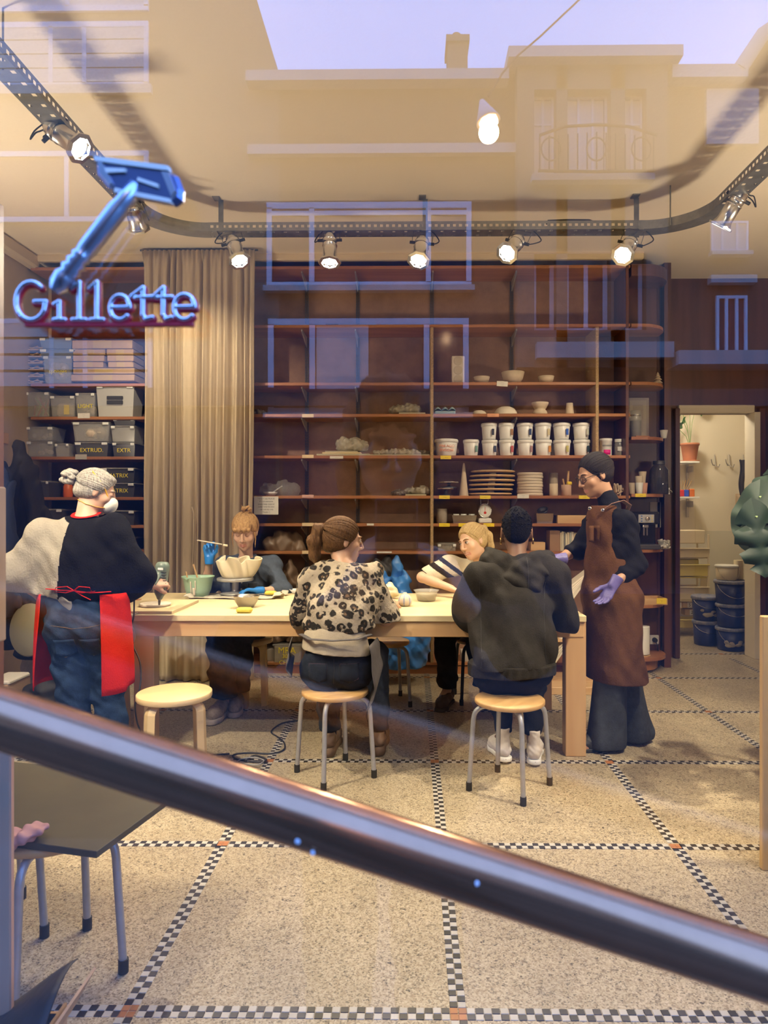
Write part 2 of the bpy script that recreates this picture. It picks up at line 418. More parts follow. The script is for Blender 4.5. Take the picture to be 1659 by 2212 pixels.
def struct(mb,name,m,parent=None):
    o=mb.build(name,m,parent)
    if parent is None: tag(o,kind='structure')
    return o
floor=struct(MB().box((.5,4.4,-.06),(8.0,8.0,.12)),'floor',M_floor)
struct(MB().box((.08,(GY+YD)/2,HC+.06),(XR-XL+.2,YD-GY+.3,.12)),'ceiling',M_ceil)
struct(MB().box((XL-.06,3.5,HC/2),(.12,6.3,HC)),'wall_left',M_wall)
struct(MB().box((XR+.06,3.5,HC/2),(.12,6.3,HC)),'wall_right',M_wall)
struct(MB().box(((XL+2.26)/2,YB+.06,HC/2),(2.26-XL,.12,HC)),'wall_back',M_wall)
DX0,DX1,DZ=2.56,3.26,2.34
g=MB().box(((2.20+DX0)/2,YD+.06,HC/2),(DX0-2.20,.12,HC)).box(((DX1+XR)/2,YD+.06,HC/2),(XR-DX1,.12,HC)).box(((DX0+DX1)/2,YD+.06,(DZ+HC)/2),(DX1-DX0,.12,HC-DZ))
g.box((2.30,(YB+YD)/2,HC/2),(.06,YD-YB+.2,HC))
struct(g,'wall_doorway',M_red)
# red-brown panelling on the right-hand wall near the door
struct(MB().box((XR-.012,5.9,1.25),(.024,1.35,2.5),bev=.004),'trim_1',M_red)
struct(MB().box(((XL+2.0)/2,5.93,3.60),(2.0-XL,.05,.055),bev=.008).box(((XL+2.0)/2,5.91,3.625),(2.0-XL,.02,.012)),'trim_2',M_trim)
struct(MB().box((XL+.05,3.3,3.57),(.10,5.3,.12),bev=.02),'trim_3',M_trim)
d=MB().box(((DX0+DX1)/2,YD-.02,DZ+.035),(DX1-DX0+.02,.05,.075),bev=.006)
d.box((DX1+.018,YD+.02,DZ/2),(.055,.20,DZ),mi=0,bev=.004)
struct(d,'door_1',M_cream)
struct(MB().box((DX0-.03,YD-.03,DZ/2+.02),(.05,.07,DZ+.04),bev=.006).box((DX1+.075,YD-.03,DZ/2+.02),(.06,.07,DZ+.04),bev=.006),'door_2',M_red)
# back room
struct(MB().box((3.0,8.36,1.5),(3.4,.12,3.0)),'wall_rear_room',M_cream)
struct(MB().box((4.36,7.5,1.5),(.12,1.7,3.0)).box((1.55,7.5,1.5),(.12,1.7,3.0)),'wall_rear_sides',M_cream)
struct(MB().box((3.0,7.52,2.96),(3.0,1.7,.1)),'ceiling_rear',M_cream)
struct(MB().box((3.95,YD+.19,1.6),(.9,.12,3.2)).box((1.9,YD+.19,1.6),(.8,.12,3.2)).box((3.0,YD+.19,2.95),(3.2,.12,.9)),'wall_rear_front',M_cream)
struct(MB().box((3.2,8.293,.58),(2.2,.012,1.16)),'trim_4',M_grey)
# street side
M_stone=mat('bluestone',(.07,.07,.075),.7,noise=.3,scale=6)
M_rendo=mat('own_facade',(.16,.13,.10),.9)
M_asph=mat('asphalt',(.03,.03,.033),.85,noise=.3,scale=40)
g=MB()
for c,dm in (((-3.2,GY+.1,1.9),(1.2,.24,4.1)),((3.3,GY+.1,1.9),(1.2,.24,4.1)),((0,GY+.1,3.55),(5.4,.24,.9)),((0,GY+.1,.0),(5.4,.24,.24))): g.box(c,dm)
struct(g,'wall_shopfront',M_stone)
struct(MB().box((0,2.0,7.9),(30,3.1,7.6)).box((-9.5,2.0,2.0),(11.2,3.1,4.3)).box((9.7,2.0,2.0),(11.2,3.1,4.3)),'wall_own_facade',M_rendo)
struct(MB().box((0,-.7,-.16),(40,2.6,.12)),'sidewalk',M_stone)
struct(MB().box((0,-6.9,-.22),(40,9.8,.1)),'street',M_asph)
def glass_mat():
    m=bpy.data.materials.new('window_glass'); m.use_nodes=True; n=m.node_tree; n.nodes.clear(); L=n.links.new
    o=n.nodes.new('ShaderNodeOutputMaterial'); mx=n.nodes.new('ShaderNodeMixShader'); a=n.nodes.new('ShaderNodeBsdfTransparent'); b=n.nodes.new('ShaderNodeBsdfGlossy')
    b.inputs['Roughness'].default_value=0; b.inputs['Color'].default_value=(1,1,1,1); a.inputs[0].default_value=(.98,.985,.985,1)
    fr=n.nodes.new('ShaderNodeLayerWeight'); fr.inputs['Blend'].default_value=.5; pw=n.nodes.new('ShaderNodeMath'); pw.operation='POWER'; pw.inputs[1].default_value=4
    ma=n.nodes.new('ShaderNodeMath'); ma.operation='MULTIPLY_ADD'; ma.inputs[1].default_value=.9; ma.inputs[2].default_value=.082; ma.use_clamp=True
    L(fr.outputs['Facing'],pw.inputs[0])
    L(pw.outputs[0],ma.inputs[0]); L(ma.outputs[0],mx.inputs[0]); L(a.outputs[0],mx.inputs[1]); L(b.outputs[0],mx.inputs[2]); L(mx.outputs[0],o.inputs[0]); return m
M_glass=glass_mat()
struct(MB().box((0,GY+.003,1.6),(5.4,.006,3.1)),'window_1',M_glass)
g=MB()
for c,dm in (((-2.66,GY,1.6),(.08,.08,3.1)),((2.66,GY,1.6),(.08,.08,3.1)),((0,GY,3.11),(5.4,.08,.08)),((0,GY,.14),(5.4,.1,.1))): g.box(c,dm,bev=.01)
struct(g,'trim_5',mat('bronze_frame',(.12,.07,.04),.35,metal=.7))

# ------------------------------------------------------------ floor mosaic strips
TS=.0238; rows=[1.928+.966*k for k in range(-1,6)]; cols=[-2.71,-1.757,-.80,.133,1.115,2.08,3.04]
M_td=mat('dark_tile',(.035,.032,.034),.4,rand=.5); M_tl=mat('pale_tile',(.52,.49,.42),.4,rand=.12); M_to=mat('orange_tile',(.42,.17,.06),.45,rand=.15)
tm={}
for k,m in (('d',M_td),('l',M_tl),('o',M_to)):
    o=MB().box((0,0,.0),(TS*.93,TS*.93,.006),bev=.0009).build('tile',m); tm[k]=o.data; bpy.data.objects.remove(o)
cells={}
for r in rows:
    for j in (0,1):
        for i in range(-140,150):
            x=.133+(i+.5)*TS; y=r+(j-.5)*TS
            if XL<x<XR: cells[(round(x,4),round(y,4))]='d' if (i+j)%2 else 'l'
for cxx in cols:
    for j in (0,1):
        for i in range(-45,200):
            x=cxx+(j-.5)*TS; y=1.928+(i+.5)*TS
            if GY+.3<y<6.55 and not any(abs(y-r)<TS*1.05 for r in rows): cells[(round(x,4),round(y,4))]='d' if (i+j)%2 else 'l'
for cxx in cols:
    for r in rows:
        for k in [k for k in cells if abs(k[0]-cxx)<TS*1.05 and abs(k[1]-r)<TS*1.05]: del cells[k]
        for a in (-.5,.5):
            for b in (-.5,.5): cells[(cxx+a*TS,r+b*TS)]='o'
def key(k):
    x,y=k; px=888+x*F/y; py=CY+EYE*F/y
    seen=-20<px<1680 and py<2230
    if px>190 and py>1480+.39*px and py<1640+.39*px and px<1659: seen=seen and py>1500
    return (0 if seen else 1,y)
order=sorted(cells,key=key); far=MB()
for n_,k in enumerate(order):
    if n_<300:
        o=bpy.data.objects.new('tile',tm[cells[k]]); C.objects.link(o); o.parent=floor; o.location=(k[0]+rng.uniform(-.0006,.0006),k[1]+rng.uniform(-.0006,.0006),-.0012); o.rotation_euler=(0,0,rng.uniform(-.03,.03))
    elif GY+.3<k[1]:
        h=TS*.465; x,y=k; z=.0018
        far.add([(x-h,y-h,z),(x+h,y-h,z),(x+h,y+h,z),(x-h,y+h,z),(x-h,y-h,-.002),(x+h,y-h,-.002),(x+h,y+h,-.002),(x-h,y+h,-.002)],[(0,1,2,3),(0,4,5,1),(1,5,6,2),(2,6,7,3),(3,7,4,0)],'dlo'.index(cells[k]))
tag(far.build('mosaic_tiles',[M_td,M_tl,M_to],floor),kind='stuff')

# ------------------------------------------------------------ houses across the street (seen mirrored in the pane)
VY=13.14; RY=2*GY-VY
def mir(x,y,dy=0):
    p=at(x,y,VY+dy); return V((p.x,2*GY-p.y,p.z))
M_brick=mat('brown_brick',(.20,.12,.075),.85,noise=.3,scale=30); M_rend=mat('beige_render',(.26,.20,.14),.85,noise=.1,scale=2)
M_corn=mat('white_stone_trim',(.60,.55,.48),.7); M_wf=mat('white_window_paint',(.85,.85,.88),.5)
M_pane=mat('far_pane',(.05,.06,.09),.08); M_net=mat('net_curtain',(.72,.68,.62),.9); M_slate=mat('slate_roof',(.12,.09,.08),.7)
M_iron=mat('wrought_iron',(.02,.02,.025),.5)
def fbox(mb,x0,y0,x1,y1,dep,out=0,mi=0):
    "slab whose street face covers the given patch of the mirrored view; out: how far it stands proud"
    a=mir(x0,y0,0); b=mir(x1,y1,0); 
    return mb.box(((a.x+b.x)/2,RY+out-dep/2,(a.z+b.z)/2),(abs(b.x-a.x),dep,abs(b.z-a.z)),mi)
def house(label,x0,x1,ytop,m,poly=None):
    t=thing('row_house',label,'house',(mir((x0+x1)/2,0).x,RY,-.1),0,'houses across the street, mirrored in the pane')
    if poly:
        pts=[mir(*p) for p in poly]; M4=Matrix(((1,0,0,0),(0,0,1,0),(0,1,0,0),(0,0,0,1)))
        w=MB().prism([(p.x,p.z) for p in pts],RY-4,RY,0,M4)
    else: w=fbox(MB(),x0,ytop,x1,1330,3)
    w.build('wall',m,t,world=True); return t
def win(t,x0,y0,x1,y1,mull=(.5,),trans=(),fw=6,curt=None,frame=M_wf,blind=0):
    g=MB(); d=dict(dep=.09,out=.06)
    fbox(g,x0,y0,x1,y0+fw,**d);fbox(g,x0,y1-fw,x1,y1,**d);fbox(g,x0,y0+fw,x0+fw,y1-fw,**d);fbox(g,x1-fw,y0+fw,x1,y1-fw,**d)
    for u in mull: xm=x0+(x1-x0)*u; fbox(g,xm-fw*.5,y0+fw,xm+fw*.5,y1-fw,**d)
    for u in trans: ym=y0+(y1-y0)*u; fbox(g,x0+fw,ym-fw*.35,x1-fw,ym+fw*.35,dep=.085,out=.055)
    f=g.build('window',frame,t,world=True)
    q=fbox(MB(),x0+fw,y0+fw,x1-fw,y1-fw,.02,.015).build('pane',M_pane,f)
    if curt:
        c=MB()
        for (a,b,cc,dd) in curt: fbox(c,x0+(x1-x0)*a,y0+(y1-y0)*b,x0+(x1-x0)*cc,y0+(y1-y0)*dd,.01,.024)
        q=c.build('curtain',M_net,f)
    if blind:
        c=MB()
        for i in range(blind):
            yy=y0+fw+(y1-y0-2*fw)*i/blind; fbox(c,x0+fw,yy,x1-fw,yy+(y1-y0)/blind*.72,.02,.05)
        q=c.build('blind',M_net,f)
def part(t,name,m,rects,dep=.2,out=.18):
    g=MB()
    for r in rects: fbox(g,*r,dep,out)
    return g.build(name,m,t,world=True)
h1=house('tall beige house whose roof edge slopes beside the sky, mirrored at the left',-900,603,0,M_rend,[(-900,1330),(-900,-700),(300,-700),(555,0),(603,170),(603,1330)])
win(h1,-40,-110,322,26,(.52,),fw=9,curt=[(.03,.05,.97,.95)]); win(h1,-40,52,322,192,(.42,.62),fw=9,blind=4)
win(h1,-30,330,322,480,(.5,),fw=9); win(h1,-30,690,330,850,(.4,.6),fw=9,blind=4)
part(h1,'ledge',M_corn,[(-900,196,330,206)],.15,.1)
h2=house('brown middle house with two white bands and a chimney, mirrored in the pane',603,1095,172,M_brick)
part(h2,'cornice',M_corn,[(538,172,1095,190)],.35,.3); part(h2,'ledge',M_corn,[(538,320,1135,337)],.2,.15)
g=MB(); fbox(g,970,52,1014,172,.6,-.4); fbox(g,966,46,1018,60,.7,-.35); g.lathe([(.09,0),(.09,.16)],(mir(991,0).x,RY-.7,mir(0,47).z),10); g.build('chimney',M_rend,h2,world=True)
win(h2,577,440,1018,622,(.22,.79),(.12,),fw=11); win(h2,580,690,1012,894,(.22,.79),fw=12,curt=[(.24,.05,.5,.9)])
part(h2,'window_sill',M_corn,[(572,622,1024,632)]); part(h2,'window_sill',M_corn,[(572,894,1020,904)])
h3=house('house with a tall bay of windows and an iron balcony, mirrored in the pane',1095,1450,142,M_brick)
part(h3,'cornice',M_corn,[(1090,140,1452,160)],.6,.55); part(h3,'bay_wall',M_rend,[(1112,160,1148,800),(1195,160,1218,800),(1310,160,1340,800),(1385,160,1430,800),(1148,160,1385,212),(1148,400,1385,560),(1148,722,1385,800)],.5,.3)
for x0,x1,mu in ((1148,1195,(.5,)),(1218,1310,(.33,.66)),(1340,1386,(.5,))): 
    win(h3,x0,212,x1,400,mu,(.32,),fw=5,curt=[(.08,.04,.92,.94)])
    win(h3,x0,564,x1,720,() if x1-x0<60 else (.5,),(),fw=9,frame=M_wf)
def pxt(mb,pts,r,out,mi=0): mb.tube([mir(*p)+V((0,out,0)) for p in pts],r,6,mi)
g=MB(); pxt(g,[(1150,338),(1200,320),(1268,316),(1330,320),(1390,338)],.03,.75); pxt(g,[(1150,402),(1268,404),(1390,402)],.03,.6)
for i in range(13): x=1152+i*19.5; pxt(g,[(x,402),(x,326+abs(i-6)*1.6)],.014,.66)
for x in (1175,1268,1360): g.tube([mir(x+20*math.cos(a),362+24*math.sin(a))+V((0,.68,0)) for a in [i*PI/8 for i in range(16)]],.016,5,closed=True)
g.build('balcony_railing',M_iron,h3,world=True)
part(h3,'balcony',M_corn,[(1140,402,1395,414)],.6,.5); part(h3,'balcony',M_corn,[(1150,752,1435,784)],.6,.5)
h4=house('gabled corner house with a white framed window, mirrored at the right',1450,2100,158,M_brick,[(1450,1330),(1450,160),(1588,158),(1632,84),(2100,-240),(2100,1330)])
part(h4,'roof_edge',M_corn,[(1440,160,1600,186)],.4,.3)
part(h4,'window_surround',M_corn,[(1522,198,1634,316)],.12,.1)
win(h4,1536,212,1616,306,(.2,.4,.6,.8),fw=3,curt=[(.05,.05,.95,.95)])
g=MB(); a=mir(1630,84);b=mir(2100,-240); g.tube([mir(1586,166)+V((0,.2,0)),mir(1636,90)+V((0,.2,0)),mir(2100,-225)+V((0,.2,0))],.14,6); g.build('verge_board',M_corn,h4,world=True)
win(h4,1534,480,1614,545,(.3,.7),fw=4,curt=[(.05,.05,.95,.95)]); part(h4,'window_sill',M_corn,[(1528,600,1626,616),(1530,548,1618,556)]); win(h4,1545,640,1612,766,(.33,.66),fw=6)
part(h4,'stone_balcony',M_corn,[(1440,772,1680,800)],.8,.6)
part(h4,'doorway',M_iron,[(1500,880,1660,1330)],.12,.05)
for hh,x0,x1 in ((h1,-900,603),(h2,603,1095),(h3,1095,1450),(h4,1450,2100)):
    part(hh,'shop_window',M_pane,[(x0+8,880,x1-8,1318)],.1,.03); part(hh,'shop_fascia',M_slate,[(x0,845,x1,880)],.3,.25)
# street lamp hung on a wire
lp=mir(1055,262,VY*-1+8.2); LR=2*GY-8.2; lp=V((at(1055,262,8.2).x,LR,at(1055,262,8.2).z))
t=thing('street_lamp','conical street lamp glowing on an overhead wire, mirrored in the pane','street lamp',lp)
R=Euler((.2,-.25,0)).to_matrix()
MB().lathe([(.03,.30),(.06,.22),(.15,.0),(.145,-.01),(.05,.2)],(0,0,0),16,rot=R).build('lamp_shade',M_wf,t)
MB().lathe([(0,.02),(.12,.0),(.11,-.05),(0,-.07)],(0,0,0),8,rot=R,smooth=False).build('bulb',mat('street_bulb',(1,.62,.3),emit=60),t)
wa=at(1085,158,8.2); wb=at(1250,0,8.2); f_=lambda p:V((p.x,LR,p.z))
g=MB().tube([lp+V((0,0,.3)),f_(at(1070,185,8.2)),f_(wa),f_(at(1120,118,8.2)),f_(at(1165,80,8.2)),f_(wb),f_(at(1500,-230,8.2)),f_(at(2300,-900,8.2))],.012,5)
g.build('wire',M_iron,t,world=True)
L=bpy.data.lights.new('street_light','POINT'); L.energy=120; L.color=(1,.62,.33); L.shadow_soft_size=.12
o=bpy.data.objects.new('street_light',L); C.objects.link(o); o.parent=t; o.location=(0,.05,-.16)

# ------------------------------------------------------------ cable tray under the ceiling
TZ=3.36; tr=thing('cable_tray','perforated galvanised cable tray hung under the ceiling','cable tray',(0,4.82,TZ))
def tray(path,name,slots=True):
    "U channel .12 wide, .06 high, open at the top, with punched slots"
    ws=[(-.06,.06,0),(-.06,.040,0),(-.06,.022,1),(-.06,0,0),(-.045,0,0),(-.025,0,2),(-.008,0,0),(.008,0,0),(.025,0,3),(.045,0,0),(.06,0,0),(.06,.022,1),(.06,.04,0),(.06,.06,0)]
    g=MB(); vs=[]; 
    for i,p in enumerate(path):
        p=V(p); t_=(V(path[min(i+1,len(path)-1)])-V(path[max(i-1,0)])).normalized(); n_=V((t_.y,-t_.x,0))
        for w,z,_ in ws: vs.append(p+n_*w+V((0,0,z)))
    k=len(ws); fs=[]
    for i in range(len(path)-1):
        for j in range(k-1):
            a=(ws[j][2] and ws[j+1][2]); mid=(ws[j][1],ws[j+1][1])
            hole=slots and i%2==1 and ((j in(1,11)) or (j==0 and False) or (j in(4,8) and (i//2)%2==0))
            if not hole: fs.append((i*k+j,(i+1)*k+j,(i+1)*k+j+1,i*k+j+1))
    g.add(vs,fs); return g.build(name,M_steel,tr,world=True)
def straight(a,b,st=.021):
    a,b=V(a),V(b); n_=int((b-a).length/st); return [a+(b-a)*i/n_ for i in range(n_+1)]
XA,XB,YT=-1.80,2.02,4.82
tray(straight((-1.42,YT,TZ),(1.62,YT,TZ)),'tray_run')
tray(straight((XA,.8,TZ),(XA,4.46,TZ)),'tray_run'); tray(straight((XB,.8,TZ),(XB,4.40,TZ)),'tray_run')
arc=lambda cx,cy,r,a0,a1:[(cx+r*math.cos(a0+(a1-a0)*i/12),cy+r*math.sin(a0+(a1-a0)*i/12),TZ-.001) for i in range(13)]
tray(arc(XA+.38,YT-.38,.38,PI,PI/2),'tray_bend',False); tray(arc(XB-.42,YT-.42,.42,0,PI/2),'tray_bend',False)
for x in (-1.36,.10,1.60):
    MB().box((x,YT+.065,TZ+.13),(.035,.006,.28)).box((x-.01,YT,TZ-.006),(.035,.14,.006)).box((x-.02,YT+.03,HC-.004),(.05,.07,.006)).build('hanger',M_steel,tr,world=True)
for p in ((XB-.25,YT-.12),(XB,2.9),(XA,3.0),(XA,1.8)): MB().cyl((p[0],p[1],TZ+.0),(p[0],p[1],HC),.005,n=6).build('hanger',M_steel,tr,world=True)
MB().tube([(.95,YT,TZ+.06),(.96,YT,TZ+.085),(1.1,YT,TZ+.09),(1.25,YT,TZ+.088),(1.3,YT,TZ+.07)],.006,6).build('cable',M_black,tr,world=True)

# ------------------------------------------------------------ spotlights
M_lamp=mat('lamp_glow',(1,.93,.78),emit=18); M_in=mat('reflector',(.9,.85,.75),.25,metal=1)
def spot(label,mount,lens,en=SPOT_W,cable=1,cone=84):
    mount,lens=V(mount),V(lens)
    ax=(lens-mount).normalized(); L_=.240; back=lens-ax*L_; piv=lens-ax*.175; q_=1.2
    t=thing('spotlight',label,'spotlight',mount,0,'spotlights on the cable tray'); R=rotm(ax)
    sc=lambda pr:[(r*q_,z*q_) for r,z in pr]
    g=MB().lathe(sc([(.001,0),(.022,.004),(.038,.03),(.041,.05),(.041,.052),(.044,.054),(.044,.06),(.041,.062),(.041,.085),(.044,.087),(.044,.092),(.041,.094),(.042,.17),(.050,.19),(.052,.2),(.047,.2),(.040,.17)]),back,20,0,R)
    g.build('can',M_alu,t,world=True)
    MB().lathe(sc([(.048,.196),(.066,.198),(.066,.207),(.048,.209)]),back,8,0,R,False,True).build('gel_frame',M_alu,t,world=True)
    MB().lathe(sc([(.0,.178),(.044,.184),(.046,.19),(0,.186)]),back,16,0,R).build('lamp',M_lamp,t,world=True)
    side=ax.cross(V((0,1,0))) if abs(ax.y)<.9 else V((1,0,0))
    side=(V((1,0,0))-ax*ax.x).normalized() if abs(ax.x)<.8 else (V((0,1,0))-ax*ax.y).normalized()
    top=V((piv.x,piv.y,mount.z)); top=top*.4+mount*.6; top.z=mount.z
    g=MB(); w=.070
    g.tube([piv+side*w,top+side*w+V((0,0,-.004)),top+side*(w-.008)],.009,4,flat=.3,up=side); g.tube([piv-side*w,top-side*w+V((0,0,-.004)),top-side*(w-.008)],.009,4,flat=.3,up=side)
    g.tube([top-side*w,top+side*w],.011,4,flat=.25,up=(0,0,1)); g.build('yoke',M_steel,t,world=True)
    for s in(-1,1): MB().cyl(piv+side*s*.050,piv+side*s*.085,.011,n=8).build('knob',M_black,t,world=True)
    if cable:
        sx=1 if lens.x<=mount.x else -1; q=back+ax*.03
        g=MB().tube(catmull([mount+V((.05*sx,0,.02)),mount+V((.085*sx,-.01,-.02)),mount+V((.105*sx,-.01,-.06)),q+V((.075*sx,0,-.03)),q+V((.05*sx,0,-.02)),q]),.004,6); g.build('cable',M_black,t,world=True)
    l=bpy.data.lights.new('spot_beam','SPOT'); l.energy=en; l.color=WARM; l.spot_size=math.radians(cone); l.spot_blend=.75; l.shadow_soft_size=.03
    o=bpy.data.objects.new('spot_beam',l); C.objects.link(o); o.parent=t; o.location=lens+ax*.012-mount; o.rotation_euler=ax.to_track_quat('-Z','Y').to_euler()
    return t
Zm=TZ-.01
spot('silver spotlight over the curtain, leftmost on the long tray run',(-1.27,4.80,Zm),at(517,562,4.70))
spot('silver spotlight pointing straight down, right of the curtain',(-.57,4.80,Zm),at(712,566,4.74),cable=-1)
spot('silver spotlight under the middle hanger of the tray',(.09,4.80,Zm),at(904,562,4.66))
spot('silver spotlight tilted left with its lens facing the window, above the bowls',(.80,4.80,Zm),at(1096,546,4.60))
spot('silver spotlight tilted left above the apron wearer, rightmost on the long run',(1.58,4.80,Zm),at(1346,550,4.58))
spot('silver spotlight seen side on at the right tray bend',(XB+.01,4.28,Zm),at(1557,487,4.36))
spot('big bright spotlight on the left tray nearest the window',(XA-.02,3.45,Zm),at(172,320,3.42))
spot('silver spotlight half behind the razor sign',(XA,4.42,Zm),at(298,493,4.50))
# further unseen lamps added on these trays to light table, shelves and floor
for lb,m_,tgt,en in (('added unseen spotlight high on the left tray close to the window',(XA,2.3,Zm),(-1.0,5.05,1.15),430),('added unseen spotlight high on the right tray close to the window',(XB,2.5,Zm),(.6,5.1,1.2),400),
    ('added unseen spotlight on the left tray aimed at the shelves',(XA,1.3,Zm),(.2,6.2,2.2),260),('added unseen spotlight on the right tray beside the pane',(XB,1.4,Zm),(1.2,6.2,2.4),260),
    ('added unseen spotlight on the left tray turned to the floor by the window',(XA,1.8,Zm),(-.6,2.2,0),80),('added unseen spotlight on the right tray turned to the floor by the window',(XB,1.9,Zm),(.9,2.4,0),80)):
    m_=V(m_); dd=(V(tgt)-m_).normalized(); spot(lb,m_,m_+V((0,0,-.12))+dd*.16,en,1,62)
t=thing('ceiling_lamp','round ceiling lamp in the back room','lamp',(2.7,7.3,2.9))
MB().lathe([(0,-.07),(.10,-.06),(.14,-.02),(.14,.01)],(0,0,0),24).build('lamp_shade',mat('opal_glass',(1,.86,.62),emit=5),t)
l=bpy.data.lights.new('room_light','POINT'); l.energy=52; l.color=(1,.88,.68); l.shadow_soft_size=.12
o=bpy.data.objects.new('room_light',l); C.objects.link(o); o.parent=t; o.location=(0,0,-.18)

# two unseen uplighters added above the shop window to brighten the ceiling
for lb,x in (('left','left'),('right','right')):
    sx=-1 if lb=='left' else 1
    t=thing('added_uplighter','unseen white trough uplighter above the window, %s one'%lb,'lamp',(sx*1.25,1.05,2.95),0,'added unseen uplighters above the window')
    MB().box((0,0,-.03),(.9,.12,.02),bev=.004).box((0,-.06,0),(.9,.012,.08)).box((0,.06,-.01),(.9,.012,.06)).build('trough',M_wf,t); MB().box((0,-.25,-.03),(.04,.40,.02)).build('arm',M_wf,t)
    MB().cyl((-.42,0,0),(.42,0,0),.012,n=10).build('added_tube',mat('added_tube_glow',(1,.85,.6),emit=8),t)
    l=bpy.data.lights.new('added_uplight','AREA'); l.shape='RECTANGLE'; l.size=.85; l.size_y=.09; l.energy=UP_W; l.color=(1,.80,.54)
    o=bpy.data.objects.new('added_uplight',l); C.objects.link(o); o.parent=t; o.location=(0,0,.03); o.rotation_euler=(PI-.8,0,0)
for sx,nm in ((-1,'left'),(1,'right')):  # unseen uplights added for the ceiling; sides follow the tray's shadow
    t=thing('added_wall_uplighter','unseen white half-round uplighter halfway up the %s wall'%nm,'lamp',((XL+.10) if sx<0 else (XR-.10),3.6,1.75),0,'added unseen uplighters on the side walls')
    MB().lathe([(.001,-.05),(.07,-.04),(.09,.02),(.085,.02),(.065,-.03),(.001,-.04)],(0,0,0),20,sy=3.2).box((sx*.06,0,-.01),(.08,.12,.05)).build('shade',M_wf,t)
    l=bpy.data.lights.new('added_uplight','AREA'); l.shape='RECTANGLE'; l.size=.16; l.size_y=.56; l.energy=WALL_UP; l.color=(1,.82,.58)
    o=bpy.data.objects.new('added_uplight',l); C.objects.link(o); o.parent=t; o.location=(0,0,.03); o.rotation_euler=(0,PI+.85*sx,0) if False else V((-sx*.55,.03,1)).to_track_quat('-Z','Y').to_euler()
# ------------------------------------------------------------ wall shelving
SF=5.90; SB=6.25
def zat(y,Y=SF): return EYE+(CY-y)*Y/F
def xat(x,Y=SF): return at(x,CY,Y).x
M_std=mat('shelf_standard',(.10,.10,.11),.4,metal=.6); M_brk=mat('shelf_bracket',(.45,.42,.38),.4,metal=.5)
CUT=[577,704,829,897,987,1074,1134,1194,1434]
SZ={y:zat(y) for y in CUT}   # centre height of each board
def shelving(label,x0,x1,ys,ups,stds=(),back=M_back,name='shelving_unit',upz=None,plinth=True):
    t=thing(name,label,'shelves',((x0+x1)/2,SB,0))
    for y in ys: MB().box(((x0+x1)/2,(SF+SB)/2,zat(y)),(x1-x0,SB-SF,.026),bev=.003).build('shelf',M_shelf,t,world=True)
    MB().box(((x0+x1)/2,SB+.006,1.78),(x1-x0,.012,3.5)).build('back_panel',back,t,world=True)
    for u in ups:
        px,ya,yb,m=u; MB().box((xat(px),(SF+SB)/2-.003,(zat(ya)+zat(yb))/2),(.026,SB-SF,abs(zat(ya)-zat(yb))-.026),bev=.002).build('upright',m,t,world=True)
    for px in stds:
        x=(xat(px,SB)); g=MB()
        for i in range(120):
            z=.35+i*.026
            if z<3.45: g.box((x-.009,SB-.006,z),(.004,.010,.018)).box((x+.009,SB-.006,z),(.004,.010,.018))
        g.box((x-.014,SB-.006,1.9),(.003,.012,3.2)).box((x+.014,SB-.006,1.9),(.003,.012,3.2)).box((x,SB-.006,1.9),(.003,.012,3.2)); g.build('wall_standard',M_std,t,world=True)
        for y in ys[:-1]:
            z=zat(y)-.014; M4=Matrix(((0,0,1,x-.005),(1,0,0,0),(0,1,0,0),(0,0,0,1)))
            MB().prism([(SB-.01,z),(SF+.05,z),(SF+.05,z-.016),(SB-.01,z-.09)],0,.010,0,M4).build('bracket',M_brk,t,world=True)
    if plinth: MB().box(((x0+x1)/2,SF+.03,zat(ys[-1])/2-.01),(x1-x0,.03,zat(ys[-1])-.02)).build('plinth',M_shelf,t,world=True)
    return t
U=shelving('long dark wood wall shelving between curtain and rounded end',-2.27,1.88,CUT,[(933,704,1434,M_chip),(1290,704,987,M_chip),(1355,560,1434,M_red)],(663,773,933,1105))
UL=shelving('narrow dark shelving full of storage bins left of the curtain',-3.30,-2.28,[577,830,902,989,1077,1138,1192,1434],[(316,560,1434,M_red)],(),mat('dark_hardboard',(.11,.055,.035),.8,noise=.2))
# rounded end
UR=thing('rounded_shelving','dark red open shelves with rounded ends beside the doorway','shelves',(2.05,6.2,0))
def rshelf(y,x1=2.24,th=.026,m=M_shelf,nm='shelf',r=.26,y0=SF):
    p=[(1.89,SB),(x1+.0,SB),(x1,y0+r)]+[(x1-r+r*math.cos(a),y0+r-r*math.sin(a)) for a in [i*PI/2/8 for i in range(1,9)]]+[(1.89,y0)]
    MB().prism(p,zat(y)-th/2,zat(y)+th/2).build(nm,m,UR,world=True)
for y in (704,829,947,1070,1190,1310): rshelf(y)
rshelf(585,2.27,.10,M_red,'canopy'); rshelf(1424,2.26,.03); rshelf(1438,2.20,.10,M_shelf,'plinth',.24,SF+.04)
MB().box((2.06,SB+.004,1.75),(.36,.016,3.5)).build('back_panel',M_red,UR,world=True)
MB().box((2.245,6.30,1.75),(.03,.12,3.5),bev=.004).build('side_board',M_red,UR,world=True)
